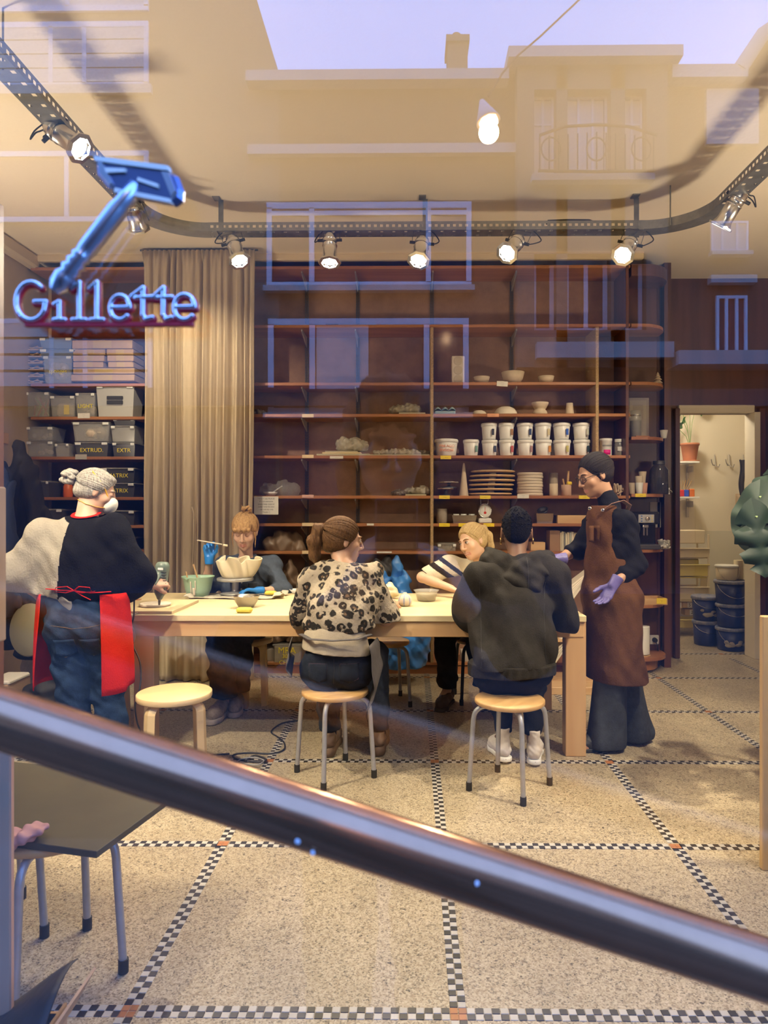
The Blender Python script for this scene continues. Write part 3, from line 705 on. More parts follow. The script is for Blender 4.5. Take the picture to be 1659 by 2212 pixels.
# label cards and stickers on the shelf edges
M_yel=mat('yellow_label',(.85,.62,.03),.5); M_card=mat('buff_card',(.72,.55,.33),.7); M_paper=mat('paper',(.70,.66,.58),.8); M_ink=mat('black_ink',(.01,.01,.01),.6); M_yink=mat('yellow_ink',(.85,.70,.05),.5)
def card(px,py,w,h,m,txt=None,par=None,Y=SF-.004,ink=None,size=.018,tilt=0):
    p=at(px,py,Y); par=par or U; o=MB().box((0,0,0),(w,.003,h),bev=.0008).build('label_card',m,par); o.location=p-V(par.location); o.rotation_euler=(0,tilt,0)
    if txt: q=text('lettering',txt,size,(0,-.0022,0),FACE,ink or M_ink,o,.0002)
    return o
for px,py in ((963,988),(960,1074),(1048,1074),(1262,1074),(960,1134),(1002,1134),(1056,1134)): card(px,py,.092,.030,M_yel,'* '+('GLAZE','TOOLS','CLAY','BRUSH')[int(px)%4] if False else '. -----')
card(1384,1070,.092,.030,M_yel,'. -----',UR)
for px,py in ((665,898),(665,986),(665,1133),(665,1193)): card(px,py,.10,.028,M_card)
card(665,1072,.10,.026,mat('pink_card',(.62,.36,.28),.7),'. ------'); card(727,988,.115,.022,M_paper,'. ------- -',size=.014)
card(1065,897,.10,.028,mat('orange_card',(.65,.30,.16),.7),'. -----'); card(1085,829,.095,.044,M_paper,'-----\n----',size=.016,tilt=.06); card(1130,1072,.10,.036,M_paper,'------\n----',size=.014)
card(800,1133,.06,.018,M_paper); card(830,1193,.13,.016,M_paper); card(552,1074,.02,.018,M_yel)
card(181,898,.105,.044,M_paper,'-----\n---',UL,size=.016); card(175,987,.10,.044,mat('grey_card',(.40,.36,.30),.7),None,UL)
o=MB().box((0,0,0),(.21,.002,.155)).build('notice_sheet',M_paper); o.location=at(575,1092,SF-.03); tag(o,'white sheet with handwritten lines pinned to the shelf beside the curtain','notice')
for i,tx in enumerate(('T E E T ! out PLACE!','IT is an everyone','please keep material','under cover & clean','- sec and dry only','Thanks :)')): text('handwriting',tx,.017,(0,-.0014,.058-i*.023),FACE,M_ink,o,.0001)

# ------------------------------------------------------------ ceramics and stores on the shelves
M_bisque=mat('raw_clay',(.62,.50,.36),.8,noise=.08,scale=30); M_plaster=mat('plaster',(.70,.62,.50),.85); M_tub=mat('tub_plastic',(.80,.78,.74),.35)
M_wrap=mat('plastic_wrap',(.52,.47,.38),.25,alpha=.85,noise=.2,scale=20,bump=.6,bscale=25); M_clear=mat('clear_plastic',(.55,.53,.48),.15,alpha=.38)
M_tin=mat('stainless',(.72,.70,.66),.22,metal=1)
BOWL=[(.001,0),(.4,0),(.55,.06),(.85,.45),(1,1),(.94,1),(.78,.5),(.5,.14),(.001,.10)]
def top_of(y): return zat(y)+.013
YS=SF+.14
def put(mbf,name,label,cat,px0,px1,shelf,group=None,Y=YS,m=None,h=None,py0=None):
    "stand a thing of the pixel width px0..px1 on a shelf; mbf(w,h) gives the mesh"
    x0,x1=at(px0,CY,Y).x,at(px1,CY,Y).x; w=x1-x0
    z0=top_of(shelf); hh=h if h else (zat(py0,Y)-zat(shelf,Y)) if py0 else w
    t=thing(name,label,cat,((x0+x1)/2,Y,z0),0,group); mbf(t,w,hh); return t
def lathe_part(nm,prof,m,n=24,**k):
    return lambda t,w,h: MB().lathe([(r*w/2,z*h) for r,z in prof],(0,0,0),n,**k).build(nm,m,t)
for a,b,y0,lb in ((1023,1058,812,'small raw clay bowl left of the large one on the upper shelf'),(1083,1133,802,'large raw clay bowl above the tilted paper card'),(1162,1197,811,'small raw clay bowl right of the large one on the upper shelf')):
    put(lathe_part('bowl_body',BOWL,M_bisque),'clay_bowl',lb,'bowl',a,b,829,'raw clay bowls on the shelves',py0=y0)
DOME=[(1,0),(1,.06),(.92,.4),(.72,.75),(.4,.95),(.001,1)]
for a,b,y0,lb in ((1018,1052,885,'small upturned plaster dome mould'),(1066,1118,877,'large upturned plaster dome mould')):
    put(lathe_part('dome',DOME,M_plaster),'dome_mould',lb,'mould',a,b,897,'plaster dome moulds',py0=y0)
put(lathe_part('bowl_body',[(.9,0),(.94,.02),(.80,.30),(.62,.47),(.62,.5),(.7,.56),(.95,.85),(1,1),(.93,1),(.7,.66),(.001,.58)],M_bisque),'stacked_bowls','two clay bowls foot to foot, upper one open','bowl',1148,1185,897,py0=869)
put(lathe_part('cup_body',[(1,0),(1,.03),(.72,1),(.60,1),(.8,.1),(.001,.08)],M_bisque),'clay_cup','narrow tapering clay beaker upside down on the third shelf','cup',1221,1240,897,py0=870)
def moldf(t,w,h):
    MB().box((0,0,h/2),(w,.05,h),bev=.006).build('block',M_plaster,t)
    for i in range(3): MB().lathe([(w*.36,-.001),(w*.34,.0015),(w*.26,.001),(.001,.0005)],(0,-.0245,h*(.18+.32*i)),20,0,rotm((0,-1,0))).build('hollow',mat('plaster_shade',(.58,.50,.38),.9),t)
put(moldf,'plaster_mould','upright white plaster block with three round hollows','mould',975,1003,829,py0=767)
def egg(t,w,h):
    m=mat('egg_carton',(.33,.45,.46),.9)
    def fn(u,v): return ((u-.5)*w,(v-.5)*.11,h*.55+h*.42*abs(math.sin(u*PI*3.0))*(.4+.6*abs(math.sin(v*PI*2))))
    MB().sheet(fn,36,12,0,.003).box((0,0,h*.25),(w*.96,.105,h*.45),bev=.006).build('tray_body',m,t)
put(egg,'egg_carton','pale blue egg carton beside the chipboard upright','carton',938,984,897,py0=878)
def lump(label,px0,px1,shelf,py0,seed=1,m=None,name='wrapped_pot',cat='wrapped pottery',flat=1,h=.007,Y=YS,dy=.2,lift=0,boards=()):
    x0,x1=at(px0,CY,Y).x,at(px1,CY,Y).x; w=x1-x0; zz=top_of(shelf)+lift; hh=zat(py0,Y)-top_of(shelf)-lift; r=np.random.RandomState(seed)
    t=thing(name,label,cat,((x0+x1)/2,Y,top_of(shelf)))
    v=Vol((x0-.03,Y-dy,zz-.01),(x1+.03,Y+dy,zz+hh+.03),h)
    for i in range(9):
        a=r.rand()*.64+.18; hz=hh*(.35+.55*math.sin(PI*a)**1.0)*(.7+.3*r.rand())
        v.ell((x0+w*a,Y+(r.rand()-.5)*dy*.6,zz+hz*.45),(w*.16*flat+.01,dy*.32,max(hz*.52,.012)),k=.02)
    ph=r.rand(6)*6
    v.warp(lambda X,Yy,Z:.006*np.sin(70*X+50*Z+ph[0]+2*np.sin(40*Yy))+.004*np.sin(120*Z-90*X+60*Yy+ph[1])+.003*np.sin(170*X+ph[2]))
    v.plane((0,0,zz),(0,0,-1)); v.build('plastic_cover',m or M_wrap,t)
    for i,(a,b,z0,th) in enumerate(boards):
        xa,xb=at(a,CY,Y).x,at(b,CY,Y).x; MB().box(((xa+xb)/2,Y,top_of(shelf)+z0+th/2),(xb-xa,.26,th),bev=.002).build('board',M_ply if i%2 else mat('grey_board',(.45,.40,.28),.7),t,world=True)
    return t
lump('crumpled brown plastic over a pot on a board, third shelf',832,928,897,868,3,mat('smoky_wrap',(.34,.30,.22),.3,alpha=.8,bump=.5,bscale=25),lift=.012,boards=((862,918,0,.012),))
lump('large white plastic wrapped pot on stacked boards',716,800,987,934,5,lift=.045,boards=((688,800,0,.016),(700,782,.017,.012),(706,775,.030,.010)))
lump('low flat pieces under white plastic beside the wrapped pot',802,926,987,967,7,lift=.010,flat=1.2,boards=((800,928,0,.009),))
lump('small white plastic wrapped pot near the chipboard upright',873,930,1074,1043,11,lift=.014,boards=((876,920,0,.013),))
lump('thin clear plastic over a ladle and dish by the curtain',560,650,1074,1028,13,mat('thin_film',(.55,.55,.55),.1,alpha=.22,bump=.6,bscale=25),name='plastic_sheet',cat='plastic sheet')
lump('dark wrapped bundle just left of the white pot',845,878,1074,1056,17,mat('dark_wrap',(.10,.08,.07),.3))
lump('grey plastic covered piece at the curtain edge, third shelf',548,574,897,884,19,mat('grey_wrap',(.2,.18,.18),.3))
def ladle(t,w,h):
    MB().lathe([(r*w*.36,z*.035) for r,z in BOWL],(-w*.12,0,0),20).build('dish',M_tub,t); MB().cyl((0,-.02,.03),(w*.5,-.06,.085),.005,n=8).build('handle',M_tub,t)
put(ladle,'ladle','small white dish with a white handle sticking out by the curtain','ladle',568,612,1074,h=.1,Y=YS-.02)
def roll(t,w,h):
    MB().cyl((-w*.5,0,.022),(w*.30,0,.022),.020,n=14).cyl((w*.3,.0,.014),(w*.5,0,.014),.013,n=12).build('roll',mat('blue_roll',(.16,.20,.32),.6),t)
    MB().cyl((-w*.10,0,.022),(-w*.0,0,.022),.0225,n=14).build('tape',M_black,t)
put(roll,'drawing_roll','long blue grey roll with black tape on the second shelf','roll',595,868,704,h=.05)
# glaze tubs
def tub(label,a,b,shelf,y0,lift=0,tagc=None,grp='white glaze tubs',ink=None,Y=YS,hh=None):
    x0,x1=at(a,CY,Y).x,at(b,CY,Y).x; r=(x1-x0)/2; z0=top_of(shelf)+lift; h=hh or (zat(y0,Y)-z0)
    t=thing('glaze_tub',label,'tub',((x0+x1)/2,Y,z0),0,grp)
    MB().lathe([(r*.76,0),(r*.80,.004),(r*.93,h-.03),(r*.9,h-.028),(.001,h-.03)],(0,0,0),28).build('body',M_tub,t)
    MB().lathe([(r*.95,h-.032),(r,h-.03),(r,h-.012),(r*.96,h-.004),(r*.9,h-.002),(r*.88,h-.007),(.001,h-.007)],(0,0,0),28).build('lid',M_tub,t)
    if tagc:
        ang=.35+rng.rand()*.35; p=V((r*math.sin(ang),-r*math.cos(ang)-.006,0)); tl=MB().box((p.x,p.y,h*.42),(.022,.004,.055),bev=.001).build('glaze_sample',mat('sample_%d'%int(tagc[0]*999+tagc[1]*99+tagc[2]*9),tagc,.3),t)
        MB().tube([(p.x,p.y,h*.42+.026),(p.x+.002,p.y-.002,h*.62),(p.x*.95,p.y*.97,h-.02)],.0012,5).build('string',M_wf,tl)
    return t
cl=[(.03,.03,.05),(.35,.18,.08),(.02,.04,.12),(.6,.5,.3),(.03,.10,.45),(.5,.5,.42)]
cb=[(.05,.06,.10),(.45,.10,.09),(.35,.20,.20),(.65,.28,.06),(.5,.45,.15),(.02,.04,.04)]
ax_=[(1040,1075),(1077,1112),(1117,1153),(1155,1192),(1195,1233),(1238,1275)]
pos=['leftmost','second','third','fourth','fifth','rightmost']
hb=zat(950,YS)-top_of(987)
for i,(a,b) in enumerate(ax_):
    tub('white glaze tub, %s in the lower row of the double stack'%pos[i],a,b,987,950,0,cb[i],hh=hb-.002)
    tub('white glaze tub, %s in the upper row of the double stack'%pos[i],a-1,b-1,987,914,hb,cl[i],hh=hb-.004)
tub('single white glaze tub left of the double stack with a green sample',1000,1035,987,950,tagc=(.2,.35,.3))
t=tub('wide white tub with orange handwriting beside the upright',938,990,987,949)
tub('white glaze tub half hidden behind the stacks',1186,1206,987,955,Y=YS+.12)
for i,tx in enumerate(('PINLAGO','ENGOBE')): text('handwriting',tx,.032,(0,-.094,.085-i*.036),FACE,mat('orange_ink',(.8,.25,.08),.6),t,.0006)
def jar(t,w,h,body=M_clear,lid=M_white,fill=None,fh=.5):
    MB().lathe([(w*.42,0),(w*.47,.004),(w*.47,h*.72),(w*.36,h*.82),(w*.36,h*.84)],(0,0,0),20).build('body',body,t)
    MB().lathe([(w*.42,h*.82),(w*.42,h),(.001,h)],(0,0,0),20).build('lid',lid,t)
    if fill: MB().lathe([(w*.44,.004),(w*.44,h*fh),(.001,h*fh)],(0,0,0),16).build('contents',fill,t)
def stroom(t,w,h):
    MB().lathe([(w*.46,0),(w*.47,h*.84),(w*.5,h*.86),(w*.5,h),(.001,h)],(0,0,0),24).build('body',M_tub,t)
    a0=-PI/2; k=w*.476
    for nm,z0,z1,m,da in (('pink_label',.08,.36,mat('magenta',(.75,.01,.25),.4),.6),):
        MB().sheet(lambda u,v:(k*math.sin((u-.5)*2*da),-k*math.cos((u-.5)*2*da),h*(z0+(z1-z0)*v)),8,1,0,.0006).build(nm,m,t)
    text('lettering','stroom',.03,(0,-w*.485,h*.6),FACE,M_ink,t,.0004); 
put(stroom,'craft_tub','white tub lettered in grey with a magenta label patch','tub',1295,1322,987,py0=949)
put(lambda t,w,h:(jar(t,w,h,fill=mat('grey_grit',(.2,.18,.15),.9),fh=.55),MB().box((0,-w*.48,h*.42),(w*.6,.003,h*.25)).build('label',M_white,t)),'glass_jar','clear jar with white lid and label of grey chips','jar',1326,1349,987,py0=950)
o=MB().box((0,0,0),(.055,.02,.13),bev=.002,rot=Euler((0,-.18,0)).to_matrix()).build('notebook',M_yel); o.location=at(1281,960,YS+.05)-V((0,0,-.0)); o.location.z=top_of(987)+.068; tag(o,'yellow notebook leaning at the right of the tubs','book')
# fourth row: turntables, cone, boards, slabs, mugs
def whirl(lb,a,b,lift,h,grp='steel turntables'):
    x=(xat(a,YS)+xat(b,YS))/2; r=(xat(b,YS)-xat(a,YS))/2
    t=thing('turntable',lb,'turntable',(x,YS,top_of(1074)+lift),0,grp)
    MB().lathe([(r*.8,0),(r*.8,.006),(r*.3,.014),(.014,.02),(.014,h-.014),(.02,h-.013)],(0,0,0),24).build('base',M_std,t); MB().lathe([(r*.9,h-.013),(r,h-.010),(r,h),(.001,h)],(0,0,0),28).build('wheel',M_tin,t)
whirl('steel turntable, upper of the two stacked beside the cone',948,991,.071,.055); whirl('steel turntable, lower of the two stacked beside the cone',945,982,0,.07)
put(lathe_part('cone_body',[(1,0),(.98,.03),(.25,.93),(.12,1),(.001,1)],M_bisque),'clay_cone','tall pointed clay cone on the shelf','cone',992,1012,1074,py0=1003)
for i in range(6):
    r=.205-abs(i-3)*.004; t=thing('round_board','round wooden board in the spread stack, number %s from the bottom'%['one','two','three','four','five','six'][i],'board',(xat(1059+i*1.2,YS+.04),YS+.06,top_of(1074)+.010+i*.0395),0,'round boards in the spread stack')
    MB().lathe([(.001,0),(r*.93,0),(r,.006),(r,.012),(r*.97,.016),(.001,.016)],(0,0,0),36).build('disc',mat('round_board_wood',(.62,.42,.22),.5,rand=.12),t)
    if i<6: MB().cyl((0,0,-.0235 if i else -.010),(0,0,0),.03,n=10).build('spacer',M_bisque,t)
for i in range(8):
    x=xat(1145.5,YS); h=.0252; t=thing('plaster_bat',['bottom','second from bottom','third from bottom','fourth from bottom','fourth from top','third from top','second from top','top'][i]+' round plaster bat in the neat stack','bat',(x+rng.uniform(-.004,.004),YS+.02,top_of(1074)+i*(h+.0004)),0,'plaster bats in the neat stack')
    MB().lathe([(.001,0),(.106,0),(.112,.003),(.112,h-.006),(.108,h),(.001,h)],(0,0,0),32).build('disc',mat('bat_plaster',(.66,.56,.43),.8,rand=.1),t)
def mug(t,w,h,m=M_bisque,handle=0):
    MB().lathe([(w*.40,0),(w*.45,.006),(w*.45,h),(w*.39,h),(w*.39,.02),(.001,.015)],(0,0,0),20).build('body',m,t)
    if handle: MB().tube([(handle*w*.43,0,h*.8),(handle*w*.7,0,h*.75),(handle*w*.75,0,h*.45),(handle*w*.43,0,h*.2)],.006,6).build('handle',m,t)
put(lambda t,w,h:mug(t,w,h,mat('speckled_clay',(.42,.34,.25),.8,noise=.2,scale=60)),'clay_mug','tall grey clay mug at the back right of the slab stack','mug',1185,1206,1074,py0=1024,Y=YS+.08)
put(lambda t,w,h:mug(t,w,h),'clay_mug','pale clay mug holding shiny spoons','mug',1186,1206,1074,py0=1048,Y=YS-.07)
put(lambda t,w,h:(mug(t,w,h,mat('pink_clay',(.55,.36,.25),.8)),MB().cyl((0,0,.03),(-.03,0,.15),.008,n=4).cyl((.01,.01,.03),(.02,.0,.22),.012,n=4).build('sticks',M_pine,t),MB().box((.02,-.03,h+.012),(.045,.03,.03),bev=.008).build('sponge',M_yel,t)),'tool_pot','pink clay pot with wooden sticks and yellow sponge','pot',1211,1235,1074,py0=1050)
t=thing('spoon','steel spoons standing in the pale mug','spoons',at(1196,1050,YS-.07)); 
for i in range(3):
    g=MB().cyl((0,0,-.06),(-.012*i,-.0,.01),.002,n=6); g.lathe([(.001,-.003),(.012,0),(.014,.002),(.001,.006)],(-.018+.016*i,-.01,.015),12); g.build('spoon_piece',M_tin,t)
def pilef(n,m,rx,rz):
    def f(t,w,h):
        r=np.random.RandomState(n); g=MB()
        for i in range(n): g.box(((r.rand()-.5)*w*.8,(r.rand()-.5)*.12,.012+r.rand()*h*.8),(rx*(.5+r.rand()),.015+.02*r.rand(),rz*(.5+r.rand())),0,Euler((r.rand()*3,r.rand()*3,r.rand()*3)).to_matrix(),.003)
        o=g.build('pieces',m,t); o['kind']='stuff'
    return f
put(pilef(40,M_bisque,.05,.012),'clay_scraps','heap of pale broken clay bits right of the apron wearer','clay scraps',1322,1353,1074,py0=1050)
# fifth row
put(lambda t,w,h:mug(t,w,h,mat('grey_clay',(.36,.30,.24),.85,noise=.2,scale=40)),'clay_cylinder','grey straight clay cylinder pot on the lower shelf','pot',942,967,1134,py0=1103)
def pan(t,w,h,d=.14):
    g=MB(); a,b=w/2,d/2
    def ring(s,z,o=0): return [(-a*s-o,-b*s-o,z),(a*s+o,-b*s-o,z),(a*s+o,b*s+o,z),(-a*s-o,b*s+o,z)]
    vs=ring(.86,0)+ring(.97,h)+ring(.97,h,.006)+ring(.95,h)+ring(.84,.004); fs=[(3,2,1,0)]
    for k in range(4):
        for i in range(4): j=(i+1)%4; fs.append((k*4+i,k*4+j,k*4+4+j,k*4+4+i))
    fs.append((16,17,18,19)); g.add(vs,fs); return g.build('pan_body',M_tin,t)
t=put(lambda t,w,h:pan(t,w,h),'steel_tray','steel tray holding three small white-lidded jars','tray',975,1029,1134,py0=1117)
for i,(a,b) in enumerate(((978,993),(994,1009),(1011,1027))): 
    j=thing('small_jar',('leftmost','middle','rightmost')[i]+' small white-lidded jar in the steel tray','jar',(xat((a+b)/2,YS),YS,top_of(1134)+.006),0,'small jars in the steel tray'); w=xat(b,YS)-xat(a,YS); jar(j,w,.075,M_white,M_white)
t=put(lambda t,w,h:pan(t,w,h),'steel_tray','steel tray with a nested dark bowl above the hooded sitter','tray',1155,1193,1134,py0=1113)
b=thing('steel_bowl','small dark ribbed bowl lying tilted in the steel tray','bowl',(xat(1174,YS),YS,top_of(1134)+.085)); MB().lathe([(r*.05,z*.04) for r,z in BOWL],(0,0,0),20,rot=Euler((.5,-.4,0)).to_matrix()).build('bowl_body',M_std,b)
t=thing('kitchen_scale','white mechanical kitchen scale with round dial and steel pan','scale',(xat(1046,YS),YS-.02,top_of(1134)))
MB().box((0,0,.022),(.115,.13,.044),bev=.01).box((0,.01,.10),(.075,.07,.14),bev=.02).build('body',M_tub,t)
MB().lathe([(.051,0),(.058,0),(.060,.004),(.060,.02),(.051,.022)],(0,-.03,.105),28,rot=rotm((0,-1,0)),closed=True).build('bezel',M_tin,t)
dl=MB().lathe([(.051,0),(.051,.0004),(.001,.0006)],(0,-.0495,.105),28,rot=rotm((0,-1,0)),smooth=False).build('dial',M_white,t)
MB().box((0,-.0525,.118),(.003,.002,.045)).lathe([(.012,0),(.001,.002)],(0,-.0515,.092),14,rot=rotm((0,-1,0))).build('pointer',mat('red_pointer',(.6,.03,.03),.5),dl)
g=MB()
for i in range(24): a=i*PI/12; g.box((.044*math.sin(a),-.0515,.105+.044*math.cos(a)),(.0018,.001,.006),0,Euler((0,a,0)).to_matrix())
g.build('tick_marks',M_ink,dl)
MB().tube([(-.03,0,.165),(-.035,0,.215),(.035,0,.215),(.03,0,.165)],.004,6).build('post',M_tin,t)
MB().lathe([(.03,.216),(.075,.232),(.082,.245),(.078,.245),(.03,.222),(.001,.22)],(0,0,0),28).build('pan',M_tin,t)
def wbox(lb,a,b,shelf,y0,par=None,d=.18,Y=YS):
    x0,x1=xat(a,Y),xat(b,Y); w=x1-x0; z=top_of(shelf); h=zat(y0,Y)-z; t=thing('wooden_box',lb,'box',((x0+x1)/2,Y,z))
    for nm,c,dm in (('side',(0,-d/2+.005,h/2),(w,.01,h)),('side',(0,d/2-.005,h/2),(w,.01,h)),('side',(-w/2+.005,0,h/2),(.01,d-.02,h)),('side',(w/2-.005,0,h/2),(.01,d-.02,h)),('bottom',(0,0,.004),(w-.02,d-.02,.008))): MB().box(c,dm,bev=.001).build(nm,M_pine,t)
    return t
wbox('open pine tray box on the shelf above the books',1200,1262,1134,1113); 
put(lambda t,w,h:(MB().box((0,0,h/2),(w,.12,h),bev=.003).build('body',M_pine,t),MB().box((0,0,h+.001),(w*.9,.1,.003)).build('lid',M_pine,t)),'wooden_block','small pine block box behind the hooded sitter','box',1144,1175,1194,py0=1176)
# books
bx=1184
for i,(w,h,c) in enumerate(((22,44,(.30,.17,.09)),(3,40,(.6,.5,.35)),(5,42,(.62,.55,.40)),(3,41,(.2,.2,.2)),(4,38,(.7,.62,.45)),(5,40,(.62,.52,.36)),(4,40,(.4,.42,.36)),(5,41,(.68,.60,.45)),(4,38,(.6,.48,.3)),(4,39,(.7,.6,.42)),(4,38,(.5,.4,.28)))):
    x0,x1=xat(bx,YS),xat(bx+w-.4,YS); bx+=w; hh=h*.00399*1.0
    t=thing('book',('thick brown','cream','pale','slim black','ivory','buff','grey green','light cream','tan','beige','light brown')[i]+' book spine in the upright row behind the outstretched arm','book',((x0+x1)/2,YS,top_of(1194)),0,'books on the low shelf')
    MB().box((0,0,hh/2),(x1-x0,.16,hh),bev=.0015).build('cover',mat('cover_%d'%i,c,.6),t); MB().box((0,.004,hh/2+.001),((x1-x0)*.7,.152,hh-.001)).build('pages',M_paper,t)
def cbox(lb,a,b,shelf,y0,Y=YS,fill=None,col=M_clear,txt=None,d=.22,lid=M_clear,grp=None,lift=0,x=None,fh=.6,dark=None,z=None):
    x0,x1=at(a,CY,Y).x,at(b,CY,Y).x; w=x1-x0; z=(top_of(shelf) if z is None else z)+lift; h=zat(y0,Y)-z; t=thing('storage_bin',lb,'storage bin',((x0+x1)/2,Y,z),0,grp)
    a2,b2=w/2,d/2
    def ring(s,zz,o=0): return [(-a2*s-o,-b2*s-o,zz),(a2*s+o,-b2*s-o,zz),(a2*s+o,b2*s+o,zz),(-a2*s-o,b2*s+o,zz)]
    vs=ring(.86,0)+ring(.96,h-.012)+ring(.90,h-.012)+ring(.80,.006); fs=[(3,2,1,0)]
    for k in range(3):
        for i in range(4): j=(i+1)%4; fs.append((k*4+i,k*4+j,k*4+4+j,k*4+4+i))
    fs.append((12,13,14,15)); MB().add(vs,fs).build('body',dark or col,t)
    MB().box((0,0,h-.006),(w,d+.01,.012),bev=.004).box((0,0,h+.001),(w*.8,d*.8,.006),bev=.002).build('lid',lid,t)
    for s in(-1,1): MB().box((s*w*.38,-d/2-.006,h-.014),(w*.16,.008,.022),bev=.003).build('clip',M_white,t)
    if fill: fill(t,w*.8,h*fh)
    if txt: text('handwriting',txt,min(.05,w/len(txt.split('\n')[0])*1.35),(0,-d/2*.93-.004,h*.45),FACE,M_yink,t,.0005)
    return t
def blobs(m,n=7,s=.04,sd=1):
    def f(t,w,h):
        r=np.random.RandomState(sd+n); g=MB()
        for i in range(n): g.lathe([(.001,-1*s),(.7*s,-.7*s),(s,0),(.7*s,.7*s),(.001,s)],((r.rand()-.5)*(w-2*s)*.9,(r.rand()-.5)*.1-.02,.008+s+r.rand()*max(h-s*2,0)),10)
        o=g.build('contents',m[0] if isinstance(m,list) else m,t); o['kind']='stuff'
    return f
cbox('clear lidded box of pale odds on the shelf behind the smiling woman',943,985,1194,1173,fill=blobs(M_bisque,9,.02))
# lowest compartment (under the table)
zb=zat(1434,YS)+.013
t=thing('clear_tub','clear tub lettered in yellow on the lowest shelf under the table','tub',(xat(626,YS),YS-.02,zb)); MB().box((0,0,.085),(.235,.24,.17),bev=.012).build('body',mat('cloudy_plastic',(.36,.31,.24),.3,noise=.3,scale=9),t); MB().box((0,0,.178),(.25,.255,.016),bev=.005).build('lid',M_clear,t)
for i,(tx,s) in enumerate((('MRA',.075),('30%',.05),('CH 95',.05))): text('handwriting',tx,s,(0,-.1225,.13-i*.055+(.006 if i else 0)),FACE,M_yink,t,.0006)
r=np.random.RandomState(4)
for i,(px,w,h,c) in enumerate(((572,.05,.15,(.5,.45,.35)),(590,.10,.13,(.35,.3,.24)),(872,.02,.14,(.6,.5,.35)),(884,.02,.16,(.65,.56,.42)),(896,.02,.15,(.6,.5,.36)),(912,.06,.17,(.35,.14,.07)),(1010,.12,.10,(.4,.35,.3)))):
    t=thing('slab',['grey slab at the curtain end','dark crate by the lettered tub','thin pale slab leaning first','thin pale slab leaning second','thin pale slab leaning third','red brown block beside the leaning slabs','grey carton behind the dark trouser leg'][i]+' on the lowest shelf','slab',(xat(px,YS),YS,zb+.004))
    MB().box((0,0,h/2),(w,.2,h),bev=.003,rot=Euler((0,.22 if 2<=i<=4 else 0,0)).to_matrix()).build('block',mat('slab_%d'%i,c,.7),t)
for i in range(6):
    for s,(px,py,le) in enumerate(((1238,1283,.30),(1214,1400,.30))):
        p=at(px+i*3,py-i*6,5.45); 
        t=thing('plaster_slab','thin pale slab leaning in the %s fan of slabs right of the table, %s from the front'%(('upper','lower')[s],pos[i].replace('leftmost','first').replace('rightmost','last')),'slab',(p.x,5.45+i*.02,p.z),0,'slabs leaning right of the table')
        MB().box((0,0,0),(le,.16,.014),bev=.003,rot=Euler((0,-.95+i*.06,0)).to_matrix()).build('slab_body',M_plaster,t)
t=thing('slab_rack','low wooden rack holding the leaning slabs','rack',(1.25,5.5,0)); MB().box((0,0,.03),(.5,.5,.06),bev=.004).build('base',M_pine,t)
for s in (-1,1): MB().box((s*.22,.2,.32),(.03,.03,.6),bev=.003).build('post',M_pine,t)
MB().box((0,.2,.50),(.46,.02,.03),bev=.003).build('rail',M_pine,t); MB().box((0,.05,.38),(.44,.3,.014),bev=.003).build('board',M_pine,t)
# blue plastic heap & dark bundles behind the table
def heap(label,px0,px1,py0,py1,Y,m,seed,name,cat,dy=.16,amp=.008,h=.009):
    a,b=at(px0,py0,Y),at(px1,py1,Y); r=np.random.RandomState(seed); z0=min(b.z,a.z)
    t=thing(name,label,cat,((a.x+b.x)/2,Y,max(z0,0)))
    v=Vol((a.x-.05,Y-dy-.04,z0-.01),(b.x+.05,Y+dy+.04,a.z+.05),h); w=b.x-a.x; hh=a.z-z0
    for i in range(14):
        u=r.rand(); q=math.sin(PI*(.12+.76*u)); v.ell((a.x+w*(.1+.8*u),Y+(r.rand()-.5)*dy,z0+hh*q*.45*r.rand()+hh*.12),(w*.15,dy*.55,hh*(.22+.25*q)),k=.05)
    ph=r.rand(9)*6
    v.warp(lambda X,Yy,Z:amp*np.sin(38*X+26*Z+ph[0]+2.5*np.sin(14*Yy+9*Z+ph[1]))+amp*.7*np.sin(55*Z-30*X+ph[2]+2*np.sin(20*X))+amp*.4*np.sin(100*X+60*Z+ph[3])); v.plane((0,0,z0),(0,0,-1))
    v.build('crumpled_body',m,t); return t
heap('crumpled translucent blue plastic bags heaped behind the table',790,925,1200,1440,5.62,mat('blue_plastic',(.05,.22,.62),.25,alpha=.93,bump=.8,bscale=18),3,'plastic_bags','plastic bags')
heap('dark bag slumped on the shelf behind the leopard sweater',780,870,1200,1300,5.95,mat('dark_bag',(.05,.05,.055),.45),9,'dark_bag','bag')
heap('grey wrapped clay blocks on the shelf right of the fringe-haired woman',592,668,1212,1383,6.04,mat('brown_wrap',(.18,.12,.08),.4),12,'clay_bags','clay bags')
heap('round wrapped bundle above the denim shoulder',572,668,1142,1190,6.06,mat('brown_wrap',(.18,.12,.08),.4),15,'wrapped_bundle','bundle',.12,.006,.008)

